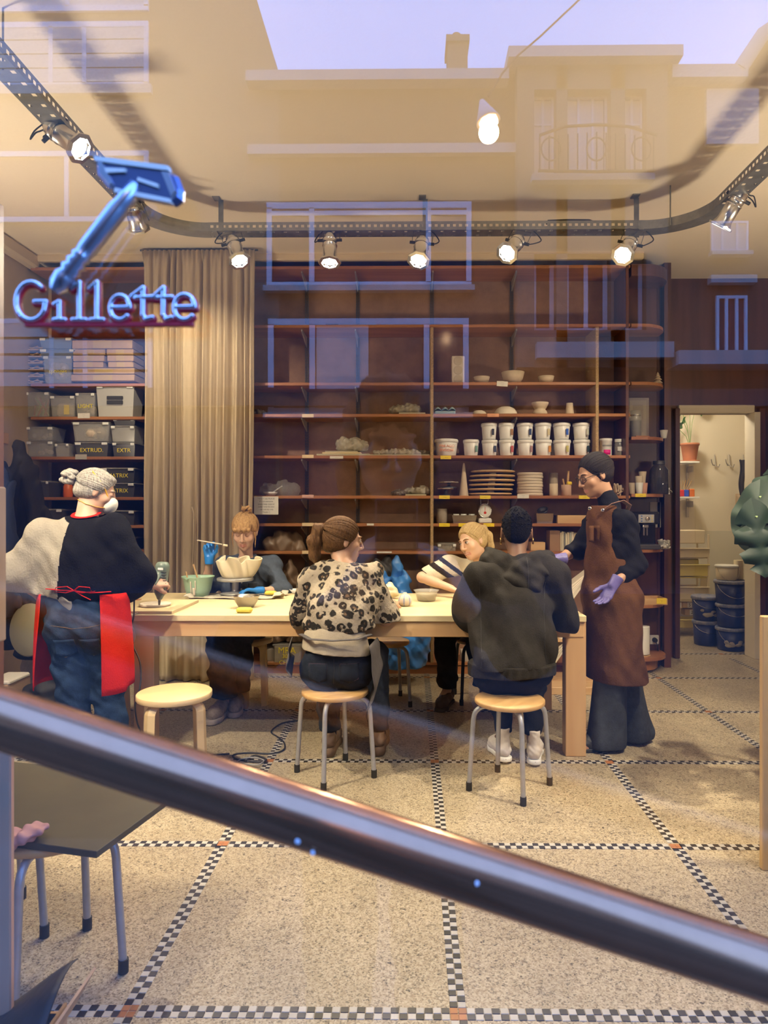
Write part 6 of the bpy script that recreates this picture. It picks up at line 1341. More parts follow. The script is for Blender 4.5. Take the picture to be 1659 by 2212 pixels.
def body(t,J,R,sk,lips=True,g=1.0,hs=None,handL=None,handR=None,smile=0,h=.005,ears=True,arms=True):
    lo,hi=bounds(J); v=Vol(lo,hi,h); lat=unit(J['shR']-J['shL']); hs=hs or HS
    v.cap(J['pel'],(J['pel']+J['che'])/2,.105*g,.088*g,.04,lat,1.35); v.cap((J['pel']+J['che'])/2,J['che'],.088*g,.105*g,.04,lat,1.40)
    v.cap(J['che'],J['nk']-A((0,0,.03)),.10*g,.06,.05,lat,1.3); v.cap(J['shL'],J['shR'],.048,.048,.05)
    v.cap(J['nk'],J['head']+R@A((0,-.022,-.06)),.054*g,.050,.025)
    for s in 'LR':
        v.chain([J['sh'+s],J['el'+s],J['wr'+s]],[.050*g,.038*g,.024],k=.02)
        v.cap(J['el'+s]*.75+J['wr'+s]*.25,J['el'+s]*.5+J['wr'+s]*.5,.036*g,.031*g,.02)
        v.chain([J['hip'+s],J['kn'+s],J['an'+s]],[.082*g,.052*g,.033],k=.03); v.cap(J['kn'+s]*.8+J['an'+s]*.2,J['kn'+s]*.45+J['an'+s]*.55,.050*g,.040*g,.03)
        toe=J['toe'+s]; v.cap(J['an'+s]-A((0,0,.035)),toe,.032,.026,.02)
    head(v,J['head'],R,hs,smile,ears)
    if handR: hand(v,J['wrR'],*handR[:2],**handR[2])
    if handL: hand(v,J['wrL'],*handL[:2],**handL[2])
    sel=lipsel(J['head'],R,hs,smile)
    return v.build('body',[sk,M_lip],t,mi=(lambda P:sel(P).astype(int)) if lips else None)
def folds(amp,seed,kx=40,kz=25):
    p=np.random.RandomState(seed).rand(8)*6
    return lambda X,Y,Z: amp*np.sin(kx*X+kz*.6*Z+p[0]+2.2*np.sin(kz*.45*Z+9*Y+p[1]))+amp*.6*np.sin(kz*Z-kx*.7*X+20*Y+p[2]+1.5*np.sin(14*X+p[3]))+amp*.35*np.sin(kx*1.9*X+kz*1.3*Z+p[4])
def trousers(t,J,m,name='jeans',r=(.105,.075,.065),g=1.0,top=None,hem=None,seed=1,sit=False,h=.006,amp=.004,lat=None,flare=1.0,extra=None):
    lo,hi=bounds({k:J[k] for k in('pel','hipL','hipR','knL','knR','anL','anR')},.2); v=Vol(lo,hi,h); l=unit(J['shR']-J['shL']) if lat is None else lat
    v.cap(J['pel'],J['pel']+A((0,0,.08)),.118*g,.108*g,.04,l,1.4)
    if sit: v.cap((J['hipL']),(J['hipR']),.115*g,.115*g,.05)
    for s in 'LR':
        v.chain([J['hip'+s],J['kn'+s],J['an'+s]],[r[0]*g,r[1]*g,r[2]*flare],k=.03)
    if extra: extra(v)
    v.warp(folds(amp*1.3,seed,30,34)); v.warp(folds(amp*.55,seed+1,60,70))
    if hem is not None:
        for s in 'LR':
            d=unit(J['an'+s]-J['kn'+s]); q=v.sub(J['an'+s]-.16,J['an'+s]+.16)
        v.plane((0,0,hem),(0,0,-1))
    if top is not None: v.plane((0,0,top),(0,0,1))
    return v.build(name,m,t)
def shoe(t,heel,toe,m,sole=None,w=.044,hgt=.075,high=0,name='shoe',solem=None,st=.022,chunk=0):
    heel,toe=A(heel),A(toe); d=unit(toe-heel); L_=np.linalg.norm(toe-heel); lo=np.minimum(heel,toe)-.09; hi=np.maximum(heel,toe)+.09; hi[2]+=.1+high; lo[2]=min(heel[2],toe[2])-.02
    v=Vol(lo,hi,.0045); z=A((0,0,1)); n=unit(z-d*(z@d)); sd=np.cross(d,n)
    v.chain([heel+n*(hgt*.45+st),heel+d*L_*.35+n*(hgt*.45+st),heel+d*L_*.75+n*(hgt*.28+st),toe-d*.03+n*(hgt*.25+st)],[w*.78,w*.86,w*.95,w*.80],k=.02)
    v.cap(heel+d*.02+n*(hgt*.5+st),heel+d*.015+n*(hgt+st+high),w*.72,w*.70,.02)
    v.plane(heel+n*st*.8,-n); v.plane(heel+n*(hgt+st+high+.005),n)
    v.warp(folds(.0012,3,150,150)); o=v.build(name,m,t)
    v=Vol(lo,hi,.0045); v.chain([heel+n*st*.5,heel+d*L_*.4+n*st*.5,heel+d*L_*.75+n*st*.5,toe-d*.02+n*st*.5],[w*.86,w*.80,w*1.03,w*.88],k=.01)
    if chunk: v.warp(lambda X,Y,Z:chunk*np.sin(160*X)*np.sin(160*Y))
    v.plane(heel+n*st,n); v.plane(heel,-n); v.build('sole',solem or M_white,t).parent=o
    return o
def onto(o,t,p,d,off=.002):
    "slide p along d until it meets the garment, then stand off a little"
    d=V(tuple(unit(d))); a=V(tuple(p))-t.location-d*.35; h,loc,nn,_=o.ray_cast(a,d)
    return A(loc+nn*off+t.location) if h else A(p)
def patch(t,o,fn,d,nu,nv,nm,m,off=.0025): return sheetp(t,lambda u,v:onto(o,t,fn(u,v),d,off),nu,nv,nm,m,.002)
def stitch(t,o,pts,d,r,nm,m,flat=.5,n=6,sub=4,off=.001):
    q=[]; 
    for i in range(len(pts)-1):
        for k in range(sub): q.append(A(pts[i])*(1-k/sub)+A(pts[i+1])*k/sub)
    q.append(A(pts[-1])); return strap(t,[onto(o,t,p,d,off) for p in q],r,nm,m,flat,n)
def person(label,J,grp=None): 
    return thing('person',label,'person',tuple((J['pel']*A((1,1,0)))),0,None)
def hairball(v,c,R,s=1.0,ell=(),grow=.010,cut_face=True,groove=.0016,freq=520,fringe=0,side=0,low=-.02):
    P=lambda *p:A(c)+R@(A(p)*s)
    v.ell(P(0,-.020,.036),A((.075+grow,.094+grow,.086+grow))*s,R,.02); v.ell(P(0,-.040,-.012),A((.070+grow,.066+grow,.062))*s,R,.03)
    # clear the face: an egg in front
    if cut_face: v.ell(P(0,.118,-.030+low*0),A((.068-side,.088+max(0,-fringe)*1.1,.092-fringe))*s,R,.02,'s')
    for e in ell: v.ell(P(*e[0]),A(e[1])*s,R if len(e)<3 else R@e[2],.015)
def groovefn(c,R,amp=.0016,f=60,axis=0):
    c=A(c)
    def fn(X,Y,Z):
        x=(X-c[0])*R[0,0]+(Y-c[1])*R[1,0]+(Z-c[2])*R[2,0]; y=(X-c[0])*R[0,1]+(Y-c[1])*R[1,1]+(Z-c[2])*R[2,1]; z=(X-c[0])*R[0,2]+(Y-c[1])*R[1,2]+(Z-c[2])*R[2,2]
        if axis==0: a=np.arctan2(x,np.maximum(z+.06,.01)); return amp*np.sin(f*a+1.3*np.sin(11*y))+amp*.5*np.sin(f*2.3*a+1.6*np.sin(14*y)+1)
        a=np.arctan2(z-.0,x+1e-6); return amp*np.sin(f*.6*a+40*y)+amp*.5*np.sin(f*1.3*a-30*y)
    return fn
def strands(t,c,R,s,tie,m,n=150,grow=.013,r=.0032,front=(.080,.060),seed=1,name='hair_strands',skip=None,low=-.085):
    "combed locks from the hairline over the skull to the tie point"
    c=A(c); rr_=np.random.RandomState(seed); o=A((0,-.022,.030)); rad=A((.075+grow,.096+grow,.088+grow)); g=MB(); T=unit((A(tie)-o)/rad)
    for i in range(n):
        a=2*PI*(i+rr_.rand()*.6)/n; ca,sa=math.cos(a),math.sin(a)   # a=90 deg: middle of the forehead, -90: nape
        if sa>=0: st=A((.084*ca*(1-.12*sa),.012+front[1]*sa**.8,-.004+front[0]*sa**.7))
        else: st=A((.080*ca,-.01+.075*sa,-.010+(low+.010)*(-sa)**.6))
        if skip and skip(a): continue
        S=unit((st-o)/rad); om=math.acos(np.clip(S@T,-1,1)); q=[]; k=9; rs=[]
        w=(rr_.rand()-.5)*.05; lift=rr_.rand()*.0035
        for j in range(k+1):
            u=j/k*.985; D=(math.sin((1-u)*om)*S+math.sin(u*om)*T)/max(math.sin(om),1e-3); D=unit(D+A((w*math.sin(PI*u),0,w*.5*math.sin(PI*u))))
            p=o+D*rad*(1.0+ (lift-.0012*(j==0))/.09); q.append(V(tuple(c+R@(p*s)))-t.location); rs.append(r*s*(.35+.85*math.sin(PI*min(.12+u*.85,1))))
        g.tube(q,rs,5)
    ob=g.build(name,m,t); ob['kind']='stuff'; return ob
def curls(t,c,R,s,m,n=700,seed=2):
    r=np.random.RandomState(seed); g=MB(); o=A((0,-.018,.036)); rad=A((.0775,.100,.096))
    for i in range(n):
        D=unit(r.randn(3)); p=o+D*rad
        if p[2]<-.045 or (p[1]>.045 and p[2]<.06): continue
        q=V(tuple(A(c)+R@(p*s)))-t.location; k=.0045*(.6+.8*r.rand()); g.lathe([(.001,-k),(k,0),(.001,k)],q,5,rot=rotm(r.randn(3)))
    ob=g.build('hair_curls',m,t); ob['kind']='stuff'; return ob
def strap(t,pts,r,nm,m,flat=.3,n=8): return MB().tube([V(tuple(p))-t.location for p in pts],r,n,flat=flat).build(nm,m,t)
def sheetp(t,fn,nu,nv,nm,m,th=.003): return MB().sheet(lambda u,v:V(tuple(fn(u,v)))-t.location,nu,nv,0,th).build(nm,m,t)

SK1=skin('light_skin',(.60,.36,.25)); SK2=skin('fair_skin',(.66,.42,.29)); SK3=skin('warm_skin',(.56,.33,.22)); SK5=skin('brown_skin',(.20,.10,.06)); SK6=skin('tan_skin',(.42,.23,.14))
M_jean=cloth('blue_denim',(.028,.055,.115),.35,26); M_jdk=cloth('dark_denim',(.022,.028,.042),.3,30); M_blk=cloth('black_cloth',(.010,.010,.012),.1); 
M_plum=mat('plum_thread',(.10,.05,.07),.8); M_stitch=mat('ochre_thread',(.30,.20,.10),.8)
M_bglove=mat('blue_nitrile',(.02,.20,.62),.38,bump=.2,bscale=90); M_vglove=mat('violet_nitrile',(.13,.11,.33),.4,bump=.2,bscale=90)

# ---- 1: standing woman with grey bun and dust mask, seen from behind
HS=0.92
Yb=3.62
J=dict(pel=pt(172,1330,Yb),che=pt(166,1205,Yb),nk=pt(186,1122,Yb+.02),head=pt(209,1062,Yb+.07),shL=pt(98,1160,Yb),shR=pt(240,1155,Yb+.02),
  elL=pt(36,1236,Yb-.06),wrL=pt(100,1302,Yb+.10),elR=pt(292,1242,Yb+.10),wrR=pt(327,1262,3.86),hipL=pt(146,1352,Yb),hipR=pt(206,1352,Yb+.02),
  knL=pt(158,1490,Yb+.02),knR=pt(232,1486,Yb+.10),anL=ptz(166,Yb+.02,.10),anR=ptz(262,Yb+.12,.10))
J['toeL']=J['anL']+A((.03,.14,-.07)); J['toeR']=J['anR']+A((.05,.13,-.07))
R=frame((.86,.38,-.34)); t=person('standing woman with grey bun, dust mask and half cream half black sweater, holding a drill',J)
body(t,J,R,SK1,g=1.02,handR=((.5,.75,.1),(-.5,.35,-.5),dict(thumb=-1,curl=.9)),handL=((.45,.3,-.5),(.3,-.2,.9),dict(thumb=1,curl=.7)))
v=Vol(*[b_+a_ for a_,b_ in zip((A((-.05,-.12,-.02)),A((.05,.12,.1))),bounds({k:J[k] for k in('che','shL','shR','elL','elR','wrR','wrL','nk')},.14))],.006)
lat=unit(J['shR']-J['shL'])
v.cap(J['che']+A((-.0,0,.02)),pt(168,1262,Yb),.135,.135,.06,lat,1.5); v.cap(J['shL'],J['shR'],.075,.075,.06); v.cap(J['che'],J['nk']-A((0,0,.035)),.13,.085,.05,lat,1.25)
v.chain([J['shL'],J['elL'],J['wrL']-A((.02,0,0))],[.085,.082,.055],k=.05); v.chain([J['shR'],J['elR'],J['wrR']-A((.02,.02,0))],[.085,.085,.050],k=.05)
v.cap(pt(110,1205,Yb),pt(75,1255,Yb),.085,.07,.07); v.cap(pt(240,1210,Yb+.03),pt(275,1262,Yb+.05),.09,.065,.07); v.cap(pt(100,1285,Yb),pt(158,1300,Yb-.06),.05,.05,.05)
v.warp(folds(.011,21,15,13)); v.warp(folds(.003,22,50,40)); v.ell(J['nk']+A((0,0,.055)),(.072,.072,.045),None,.01,'s'); v.plane(pt(180,1294,Yb),(-.15,0,-1))
xs=lambda P:(P[:,0]-J['nk'][0])+ .070+ .085*(P[:,2]-1.1)*-1
def mi1(P):
    px=(P[:,0]/P[:,1])*F+888; py=CY-(P[:,2]-EYE)/P[:,1]*F
    r=(px>163-(py-1110)*.085); col=(np.linalg.norm(P-(J['nk']+A((0,0,.02))),axis=1)<.098)&(P[:,2]>J['nk'][2]-.03)
    return (r|col).astype(int)
split_x=J['nk'][0]
def mi1(P): 
    r=(P[:,0]-(J['nk'][0]-.050)+(1.36-P[:,2])*.075)>0; col=(np.linalg.norm(P-(J['nk']+A((0,0,.03))),axis=1)<.105); return (r|col).astype(int)
v.build('sweater',[cloth('cream_wool',(.36,.32,.26),.1,30,.4,110),cloth('black_wool',(.008,.008,.010),.1,30,.4,110)],t,mi=mi1)
v=Vol(tuple(pt(128,1340,Yb)-A((.02,.14,.0))),tuple(pt(172,1285,Yb)+A((.02,.10,.03))),.005); v.cap(pt(140,1292,Yb-.09),pt(152,1318,Yb-.10),.035,.012,.02); v.cap(pt(150,1292,Yb-.09),pt(156,1320,Yb-.10),.03,.010,.02); v.warp(folds(.002,3,90,20)); v.build('sweater_tail',cloth('cream_wool',(.46,.40,.32)),t)
JN=trousers(t,J,M_jean,r=(.108,.080,.066),g=1.04,hem=.06,seed=4,amp=.0045,extra=lambda v:v.cap(J['hipL']+A((0,-.05,.0)),J['hipR']+A((0,-.05,.0)),.085,.085,.05))
for x0 in (110,162):
    patch(t,JN,lambda u,v:pt(x0+40*u,1384+34*v-6*math.sin(PI*u)*(-v),Yb-.15),(0,1,0),8,6,'back_pocket',M_jean,.002)
    stitch(t,JN,[pt(x0,1384,Yb-.15),pt(x0+2,1418,Yb-.15),pt(x0+20,1425,Yb-.15),pt(x0+39,1417,Yb-.15),pt(x0+40,1384,Yb-.15)],(0,1,0),.0011,'pocket_stitching',M_stitch)
stitch(t,JN,[pt(108,1352,Yb-.15),pt(150,1360,Yb-.15),pt(180,1358,Yb-.15),pt(204,1354,Yb-.15)],(0,1,0),.0012,'waist_stitching',M_stitch)
M_red_ap=cloth('red_cotton',(.55,.018,.012),.12,20,.3)
c0=pt(180,1380,Yb)
def apr(u,v):
    a=math.radians(-50+270*u); w=1+.10*(1-v); z0=.485+.06*math.sin(u*PI)*0; z=z0+(.98-z0)*v
    if u<.15: z-= .02*(1-v)
    return (c0[0]+(.232*w+.006*math.sin(26*u+4*v))*math.cos(a),Yb+.01+(.185*w+.006*math.sin(26*u+4*v))*math.sin(a),z)
sheetp(t,apr,60,14,'apron',M_red_ap)
bw=pt(160,1276,Yb-.165)
strap(t,[pt(100,1272,Yb-.13),pt(130,1275,Yb-.155),bw,pt(195,1281,Yb-.16),pt(240,1278,Yb-.11)],.008,'apron_string',M_red_ap)
for s in(-1,1): strap(t,[bw,bw+A((s*.03,-.01,.022)),bw+A((s*.085,-.012,.018)),bw+A((s*.095,-.01,-.004)),bw+A((s*.04,-.008,-.010)),bw],.0065,'apron_bow',M_red_ap)
strap(t,[bw,pt(178,1287,Yb-.17),pt(196,1296,Yb-.168)],.0045,'apron_string',M_red_ap); strap(t,[bw,pt(176,1282,Yb-.17),pt(205,1277,Yb-.165)],.0045,'apron_string',M_red_ap)
ncr=[J['nk']+A((.066*math.cos(a),.066*math.sin(a),.030+.020*math.sin(a))) for a in [i*2*PI/16 for i in range(17)]]; strap(t,ncr,.011,'apron_neck_strap',M_red_ap,.3)
H1=hairmat('grey_hair',(.50,.47,.42),(.20,.18,.16),(1,1,.2))
P=lambda *p:A(J['head'])+R@(A(p)*HS)
v=Vol(J['head']-.2,J['head']+.17,.004); hairball(v,J['head'],R,HS,ell=[((0,.012,.090),(.066,.070,.030)),((0,-.085,-.02),(.055,.04,.045))],grow=.009,fringe=-.016,side=-.004)
v.ell(P(0,.0,-.095),(.09,.09,.045),R,.01,'s'); v.warp(groovefn(J['head'],R,.0012,58)); v.build('hair',H1,t); strands(t,J['head'],R,HS,(0,-.125,.035),H1,170,.011,.0034,(.070,.062),1)
v=Vol(P(0,-.165,.035)-.09,P(0,-.165,.035)+.09,.004); r_=np.random.RandomState(3)
for i in range(11): a=i*1.3; v.ell(P(.032*math.cos(a),-.150-.020*(i%3),.030+.032*math.sin(a)),(.022,.020,.017),k=.006)
v.warp(groovefn(P(0,-.15,.03),R,.0018,24,1)); v.build('hair_bun',H1,t)
M_yst=mat('yellow_elastic',(.78,.42,.03),.6); M_mask=mat('dust_mask_fibre',(.70,.68,.62),.9,bump=.2,bscale=90)
v=Vol(P(0,.10,-.05)-.09,P(0,.10,-.05)+.09,.004); v.ell(P(0,.088,-.054),(.050,.042,.050),R,.01); v.ell(P(0,.114,-.046),(.022,.016,.030),R,.02); v.build('dust_mask',M_mask,t)
for q in(-1,1):
    strap(t,[P(q*.043,.085,-.035),P(q*.070,.045,.020),P(q*.082,.0,.060),P(q*.068,-.055,.098),P(0,-.075,.118)],.0045,'mask_strap',M_yst,.4,6)
    strap(t,[P(q*.040,.080,-.075),P(q*.066,.03,-.086),P(q*.068,-.03,-.088),P(q*.035,-.072,-.08),P(0,-.078,-.078)],.0045,'mask_strap',M_yst,.4,6)
face_parts(t,J['head'],R,HS,mat('grey_brow',(.3,.27,.24),.8),open_=0)
shoe(t,J['anL']*A((1,1,0))+A((-.01,-.05,.001)),J['anL']*A((1,1,0))+A((.04,.18,.001)),M_white,name='shoe'); shoe(t,J['anR']*A((1,1,0))+A((-.01,-.05,.001)),J['anR']*A((1,1,0))+A((.06,.17,.001)),M_white)
# the drill with mixing bit and its cord
dr=thing('heat_gun','grey green electric hand drill held point-down over the clay plate','drill',tuple(pt(349,1250,3.95))); q_=A(dr.location)
M_dg=mat('tool_green',(.16,.21,.17),.4,noise=.2,scale=30); g=Vol(q_-.14,q_+.14,.004)
g.cap(pt(351,1225,3.95),pt(346,1278,3.95),.040,.032,.01); g.cap(pt(346,1278,3.95),pt(345,1290,3.95),.024,.018,.01); g.plane(tuple(pt(351,1214,3.95)),(0,0,1)); g.cap(pt(343,1240,3.93),pt(332,1262,3.86),.018,.016,.012); g.build('housing',M_dg,dr)
MB().cyl((V(tuple(pt(345,1288,3.95)))-dr.location),(V(tuple(pt(344,1306,3.98)))-dr.location),.009,.006,n=12).build('nozzle',M_std,dr)
for k in range(5): 
    z=pt(354,1235+6*k,3.95); MB().box(V(tuple(z))-dr.location+V((.012,-.0365,0)),(.03,.004,.006),bev=.001).build('vent',M_black,dr)
MB().box(V(tuple(pt(352,1228,3.95)))-dr.location+V((0,-.040,0)),(.03,.004,.014),bev=.001).build('maker_plate',M_white,dr)
crd=[pt(318,1268,3.84),pt(300,1264,3.80),pt(291,1285,3.78),pt(289,1330,3.80),pt(283,1360,3.80),pt(288,1395,3.78),pt(302,1430,3.75),pt(304,1470,3.72),pt(298,1505,3.70),pt(292,1525,3.70),pt(296,1560,3.71),pt(306,1590,3.75),A((-1.50,3.82,.01)),A((-1.25,3.90,.006)),A((-1.05,3.95,.006))]
MB().tube(catmull([V(tuple(p))-dr.location for p in crd]),.0045,8).build('cord',M_cab,dr)

# ---- 2: seated woman with fringe in denim, facing the window
HS=1.06
J=dict(pel=ptz(531,5.08,.60),che=pt(533,1262,5.10),nk=pt(531,1213,5.10),head=pt(529,1148,5.01),shR=pt(480,1222,5.10),shL=pt(588,1222,5.10),
 elR=pt(447,1272,5.00),wrR=pt(452,1209,4.86),elL=pt(610,1277,4.98),wrL=pt(560,1276,4.80),hipR=ptz(506,5.06,.58),hipL=ptz(556,5.06,.58),
 knR=ptz(472,4.72,.56),knL=ptz(523,4.80,.56),anR=ptz(484,4.70,.12),anL=ptz(512,4.86,.12))
J['toeR']=J['anR']+A((-.02,-.13,-.06)); J['toeL']=J['anL']+A((.0,-.13,-.06))
R=frame((.03,-.93,-.32)); t=person('seated woman with blond fringe and top bun, denim shirt and blue gloves, holding a brush',J)
body(t,J,R,SK2,g=.93,handL=None,handR=None); face_parts(t,J['head'],R,HS,open_=0)
M_den=cloth('denim_shirt',(.075,.095,.135),.25,30,.3)
v=Vol(*bounds({k:J[k] for k in('che','shL','shR','elL','elR','nk','pel')},.13),.0055); lat=unit(J['shR']-J['shL'])
v.cap(J['che'],J['pel']+A((0,0,.05)),.118,.12,.05,lat,1.45); v.cap(J['shL'],J['shR'],.066,.066,.05); v.cap(J['che'],J['nk']-A((0,0,.03)),.11,.070,.05,lat,1.25)
v.chain([J['shR'],J['elR']],[.074,.062],k=.04); v.cap(J['elR'],J['elR']*.72+J['wrR']*.28,.060,.052,.03); v.chain([J['shL'],J['elL']],[.076,.066],k=.04); v.cap(J['elL'],J['elL']*.62+J['wrL']*.38,.066,.052,.03)
v.warp(folds(.007,8,24,30)); v.warp(folds(.0025,9,60,60)); v.ell(J['nk']+A((0,-.085,.005)),(.042,.075,.085),None,.01,'s'); v.ell(J['nk']+A((0,0,.06)),(.060,.065,.05),None,.01,'s'); v.build('denim_shirt',M_den,t)
for q in(-1,1):   # collar
    v=Vol(J['nk']-.14,J['nk']+.14,.004); v.chain([J['nk']+A((q*.02,.055,.035)),J['nk']+A((q*.062,.01,.030)),J['nk']+A((q*.066,-.065,-.03)),J['nk']+A((q*.072,-.095,-.085))],[.012,.014,.020,.030],k=.02,lat=(q*.3,.2,.8),st=1.5); v.plane(J['nk']+A((0,0,-.112)),(0,0,-1)); v.build('collar',M_den,t)
sheetp(t,lambda u,v:J['che']+A((.045+.07*u,-.142-.004*math.sin(PI*u),-.03+.06*v)),6,5,'chest_pocket',M_den,.003)
for k in range(3): 
    q_=J['nk']+A((.0,-.118-.010*k,-.10-.045*k)); MB().lathe([(.006,0),(.006,.002),(.001,.003)],V(tuple(q_))-t.location,12,rot=rotm((0,-1,0))).build('button',M_brk,t)
trousers(t,J,M_jdk,name='trousers',r=(.098,.088,.085),sit=True,hem=.13,seed=6,flare=1.0,amp=.006)
v=Vol(J['wrR']-.16,J['wrR']+.16,.0035); v.cap(J['wrR']+A((0,.0,-.02)),J['wrR']+A((0,0,.015)),.031,.029,.01); hand(v,J['wrR']+A((0,0,.005)),(-.03,-.1,1),(.45,-.85,0),thumb=1,curl=.95,curls=[.75,.95,1.05,1.1],s=1.0); v.plane(J['wrR']+A((0,0,-.032)),(0,0,-1)); v.build('glove',M_bglove,t)
v=Vol(J['wrL']-.16,J['wrL']+.16,.0035); dl=unit(A((-.75,-.35,.10))); v.cap(J['wrL']-dl*.02,J['wrL']+dl*.01,.031,.029,.01); hand(v,J['wrL'],dl,(-.2,-.3,-1),thumb=-1,curl=.5); v.plane(J['wrL']-dl*.034,-dl); v.build('glove',M_bglove,t)
H2=hairmat('blond_hair',(.50,.31,.13),(.26,.14,.05),(1.2,1.2,.25))
P=lambda *p:A(J['head'])+R@(A(p)*HS)
v=Vol(J['head']-.17,J['head']+.17,.004); hairball(v,J['head'],R,HS,grow=.009,fringe=.012,side=.004); 
v.chain([P(-.050,.066,.078),P(-.048,.098,.048),P(-.046,.100,.030)],[.013,.010,.004],k=.02); v.chain([P(-.018,.078,.084),P(-.018,.108,.050),P(-.018,.110,.030)],[.013,.010,.004],k=.02); v.chain([P(.018,.078,.084),P(.018,.108,.050),P(.018,.110,.030)],[.013,.010,.004],k=.02); v.chain([P(.050,.066,.078),P(.048,.098,.048),P(.046,.100,.030)],[.013,.010,.004],k=.02)
v.warp(groovefn(J['head'],R,.0013,60)); v.build('hair',H2,t); strands(t,J['head'],R,HS,(0,-.035,.135),H2,150,.013,.0032,(.050,.072),2,skip=lambda a:.9<a<2.24)
FR=MB(); rr_=np.random.RandomState(5)
for i in range(34):
    x=-.052+.104*i/33; FR.tube([V(tuple(P(x*.7,.040,.124)))-t.location,V(tuple(P(x*.95,.082,.092)))-t.location,V(tuple(P(x*1.02,.1035-.25*x*x*10,.062)))-t.location,V(tuple(P(x*1.04+.003*(rr_.rand()-.5),.110-.25*x*x*14,.036-.006*rr_.rand())))-t.location],[.003,.0042,.0036,.0010],5)
FR=FR.build('fringe',H2,t); FR['kind']='stuff'
for q in(-1,1): MB().tube([V(tuple(P(q*.076,.045,.01)))-t.location,V(tuple(P(q*.080,.050,-.04)))-t.location,V(tuple(P(q*.074,.055,-.095)))-t.location],[.008,.005,.002],6).build('hair_strand',H2,t)
v=Vol(P(0,-.03,.15)-.08,P(0,-.03,.15)+.08,.0035)
for i in range(8): a=i*.95; v.ell(P(-.018+.022*math.cos(a),-.035+.01*(i%2),.146+.020*math.sin(a)),(.018,.017,.013),k=.005)
v.cap(P(.012,-.03,.16),P(.018,-.03,.185),.006,.002,.004); v.warp(groovefn(P(0,-.03,.14),R,.0016,22,1)); v.build('hair_bun',H2,t)
for s,(a,b) in enumerate((('anR',(-.03,-.20)),('anL',(.03,-.20)))): hl=J[a]*A((1,1,0))+A((0,.06,.002)); shoe(t,hl,hl+A((b[0],b[1]-.07,0)),mat('beige_trainer',(.42,.33,.24),.8,noise=.4,scale=45),w=.050,hgt=.085,high=.02,name='trainer',solem=mat('cream_sole',(.55,.46,.36),.7),st=.035,chunk=.002)
bsh=thing('brush','flat brush with a whitish handle held in the blue glove','brush',tuple(pt(455,1173,4.80)))
MB().cyl(V(tuple(pt(426,1167,4.84)))-bsh.location,V(tuple(pt(480,1176,4.76)))-bsh.location,.0042,n=10).build('handle',M_plaster,bsh); MB().box(V(tuple(pt(487,1178,4.75)))-bsh.location,(.034,.008,.014),bev=.003,rot=Euler((0,.18,0)).to_matrix()).build('bristles',M_clay,bsh)

# ---- 3: woman in leopard sweater on the stool, back to the window
HS=1.03
J=dict(pel=ptz(726,3.70,.575),che=pt(738,1300,3.82),nk=pt(742,1222,3.90),head=pt(742,1168,3.95),shL=pt(680,1248,3.86),shR=pt(800,1248,3.90),
 elL=pt(660,1325,3.92),wrL=pt(700,1306,4.22),elR=pt(832,1338,3.92),wrR=pt(846,1308,4.16),hipL=ptz(700,3.72,.56),hipR=ptz(756,3.72,.56),
 knL=ptz(706,4.12,.54),knR=ptz(804,4.10,.54),anL=ptz(712,3.98,.16),anR=ptz(818,4.00,.16))
J['toeL']=J['anL']+A((0,.14,-.09)); J['toeR']=J['anR']+A((.02,.14,-.09))
R=frame((.92,.33,-.12)); t=person('seated woman in fuzzy leopard print sweater with brown ponytail, back to the window',J)
body(t,J,R,SK3,g=.98,handR=((.05,.75,.1),(-.2,.1,-1),dict(thumb=-1,curl=.6)),handL=((.3,.8,0),(0,.1,-1),dict(thumb=1,curl=.5)))
face_parts(t,J['head'],R,HS,open_=1)
def leopard():
    m=mat('leopard_wool',(.5,.42,.3),.95,bump=.5,bscale=130); n=m.node_tree; L=n.links.new; b=n.nodes['Principled BSDF']
    tc_=n.nodes.new('ShaderNodeTexCoord'); nz=n.nodes.new('ShaderNodeTexNoise'); nz.inputs['Scale'].default_value=24; nz.inputs['Detail'].default_value=2
    L(tc_.outputs['Object'],nz.inputs['Vector']); mv=n.nodes.new('ShaderNodeVectorMath'); mv.operation='MULTIPLY_ADD'; mv.inputs[1].default_value=(.028,.028,.028); L(nz.outputs['Color'],mv.inputs[0]); L(tc_.outputs['Object'],mv.inputs[2])
    vo=n.nodes.new('ShaderNodeTexVoronoi'); vo.inputs['Scale'].default_value=21; vo.inputs['Randomness'].default_value=.75; L(mv.outputs[0],vo.inputs['Vector'])
    rp=n.nodes.new('ShaderNodeValToRGB'); e=rp.color_ramp.elements; e[0].position=.0; e[0].color=(.17,.10,.055,1); e[1].position=.17; e[1].color=(.12,.07,.04,1)
    for p,c in ((.22,(.012,.010,.010,1)),(.47,(.014,.011,.010,1)),(.54,(.36,.30,.22,1)),(1,(.40,.34,.26,1))): x=e.new(p); x.color=c
    L(vo.outputs['Distance'],rp.inputs[0])
    n2=n.nodes.new('ShaderNodeTexNoise'); n2.inputs['Scale'].default_value=30; L(tc_.outputs['Object'],n2.inputs['Vector']); gt=n.nodes.new('ShaderNodeMath'); gt.operation='GREATER_THAN'; gt.inputs[1].default_value=.64; L(n2.outputs['Fac'],gt.inputs[0])
    mx=n.nodes.new('ShaderNodeMix'); mx.data_type='RGBA'; L(gt.outputs[0],mx.inputs[0]); L(rp.outputs[0],mx.inputs[6]); mx.inputs[7].default_value=(.34,.28,.20,1); L(mx.outputs[2],b.inputs['Base Color']); return m
lat=unit(J['shR']-J['shL'])
v=Vol(*bounds({k:J[k] for k in('che','shL','shR','elL','elR','nk','pel','wrR','wrL')},.15),.0055)
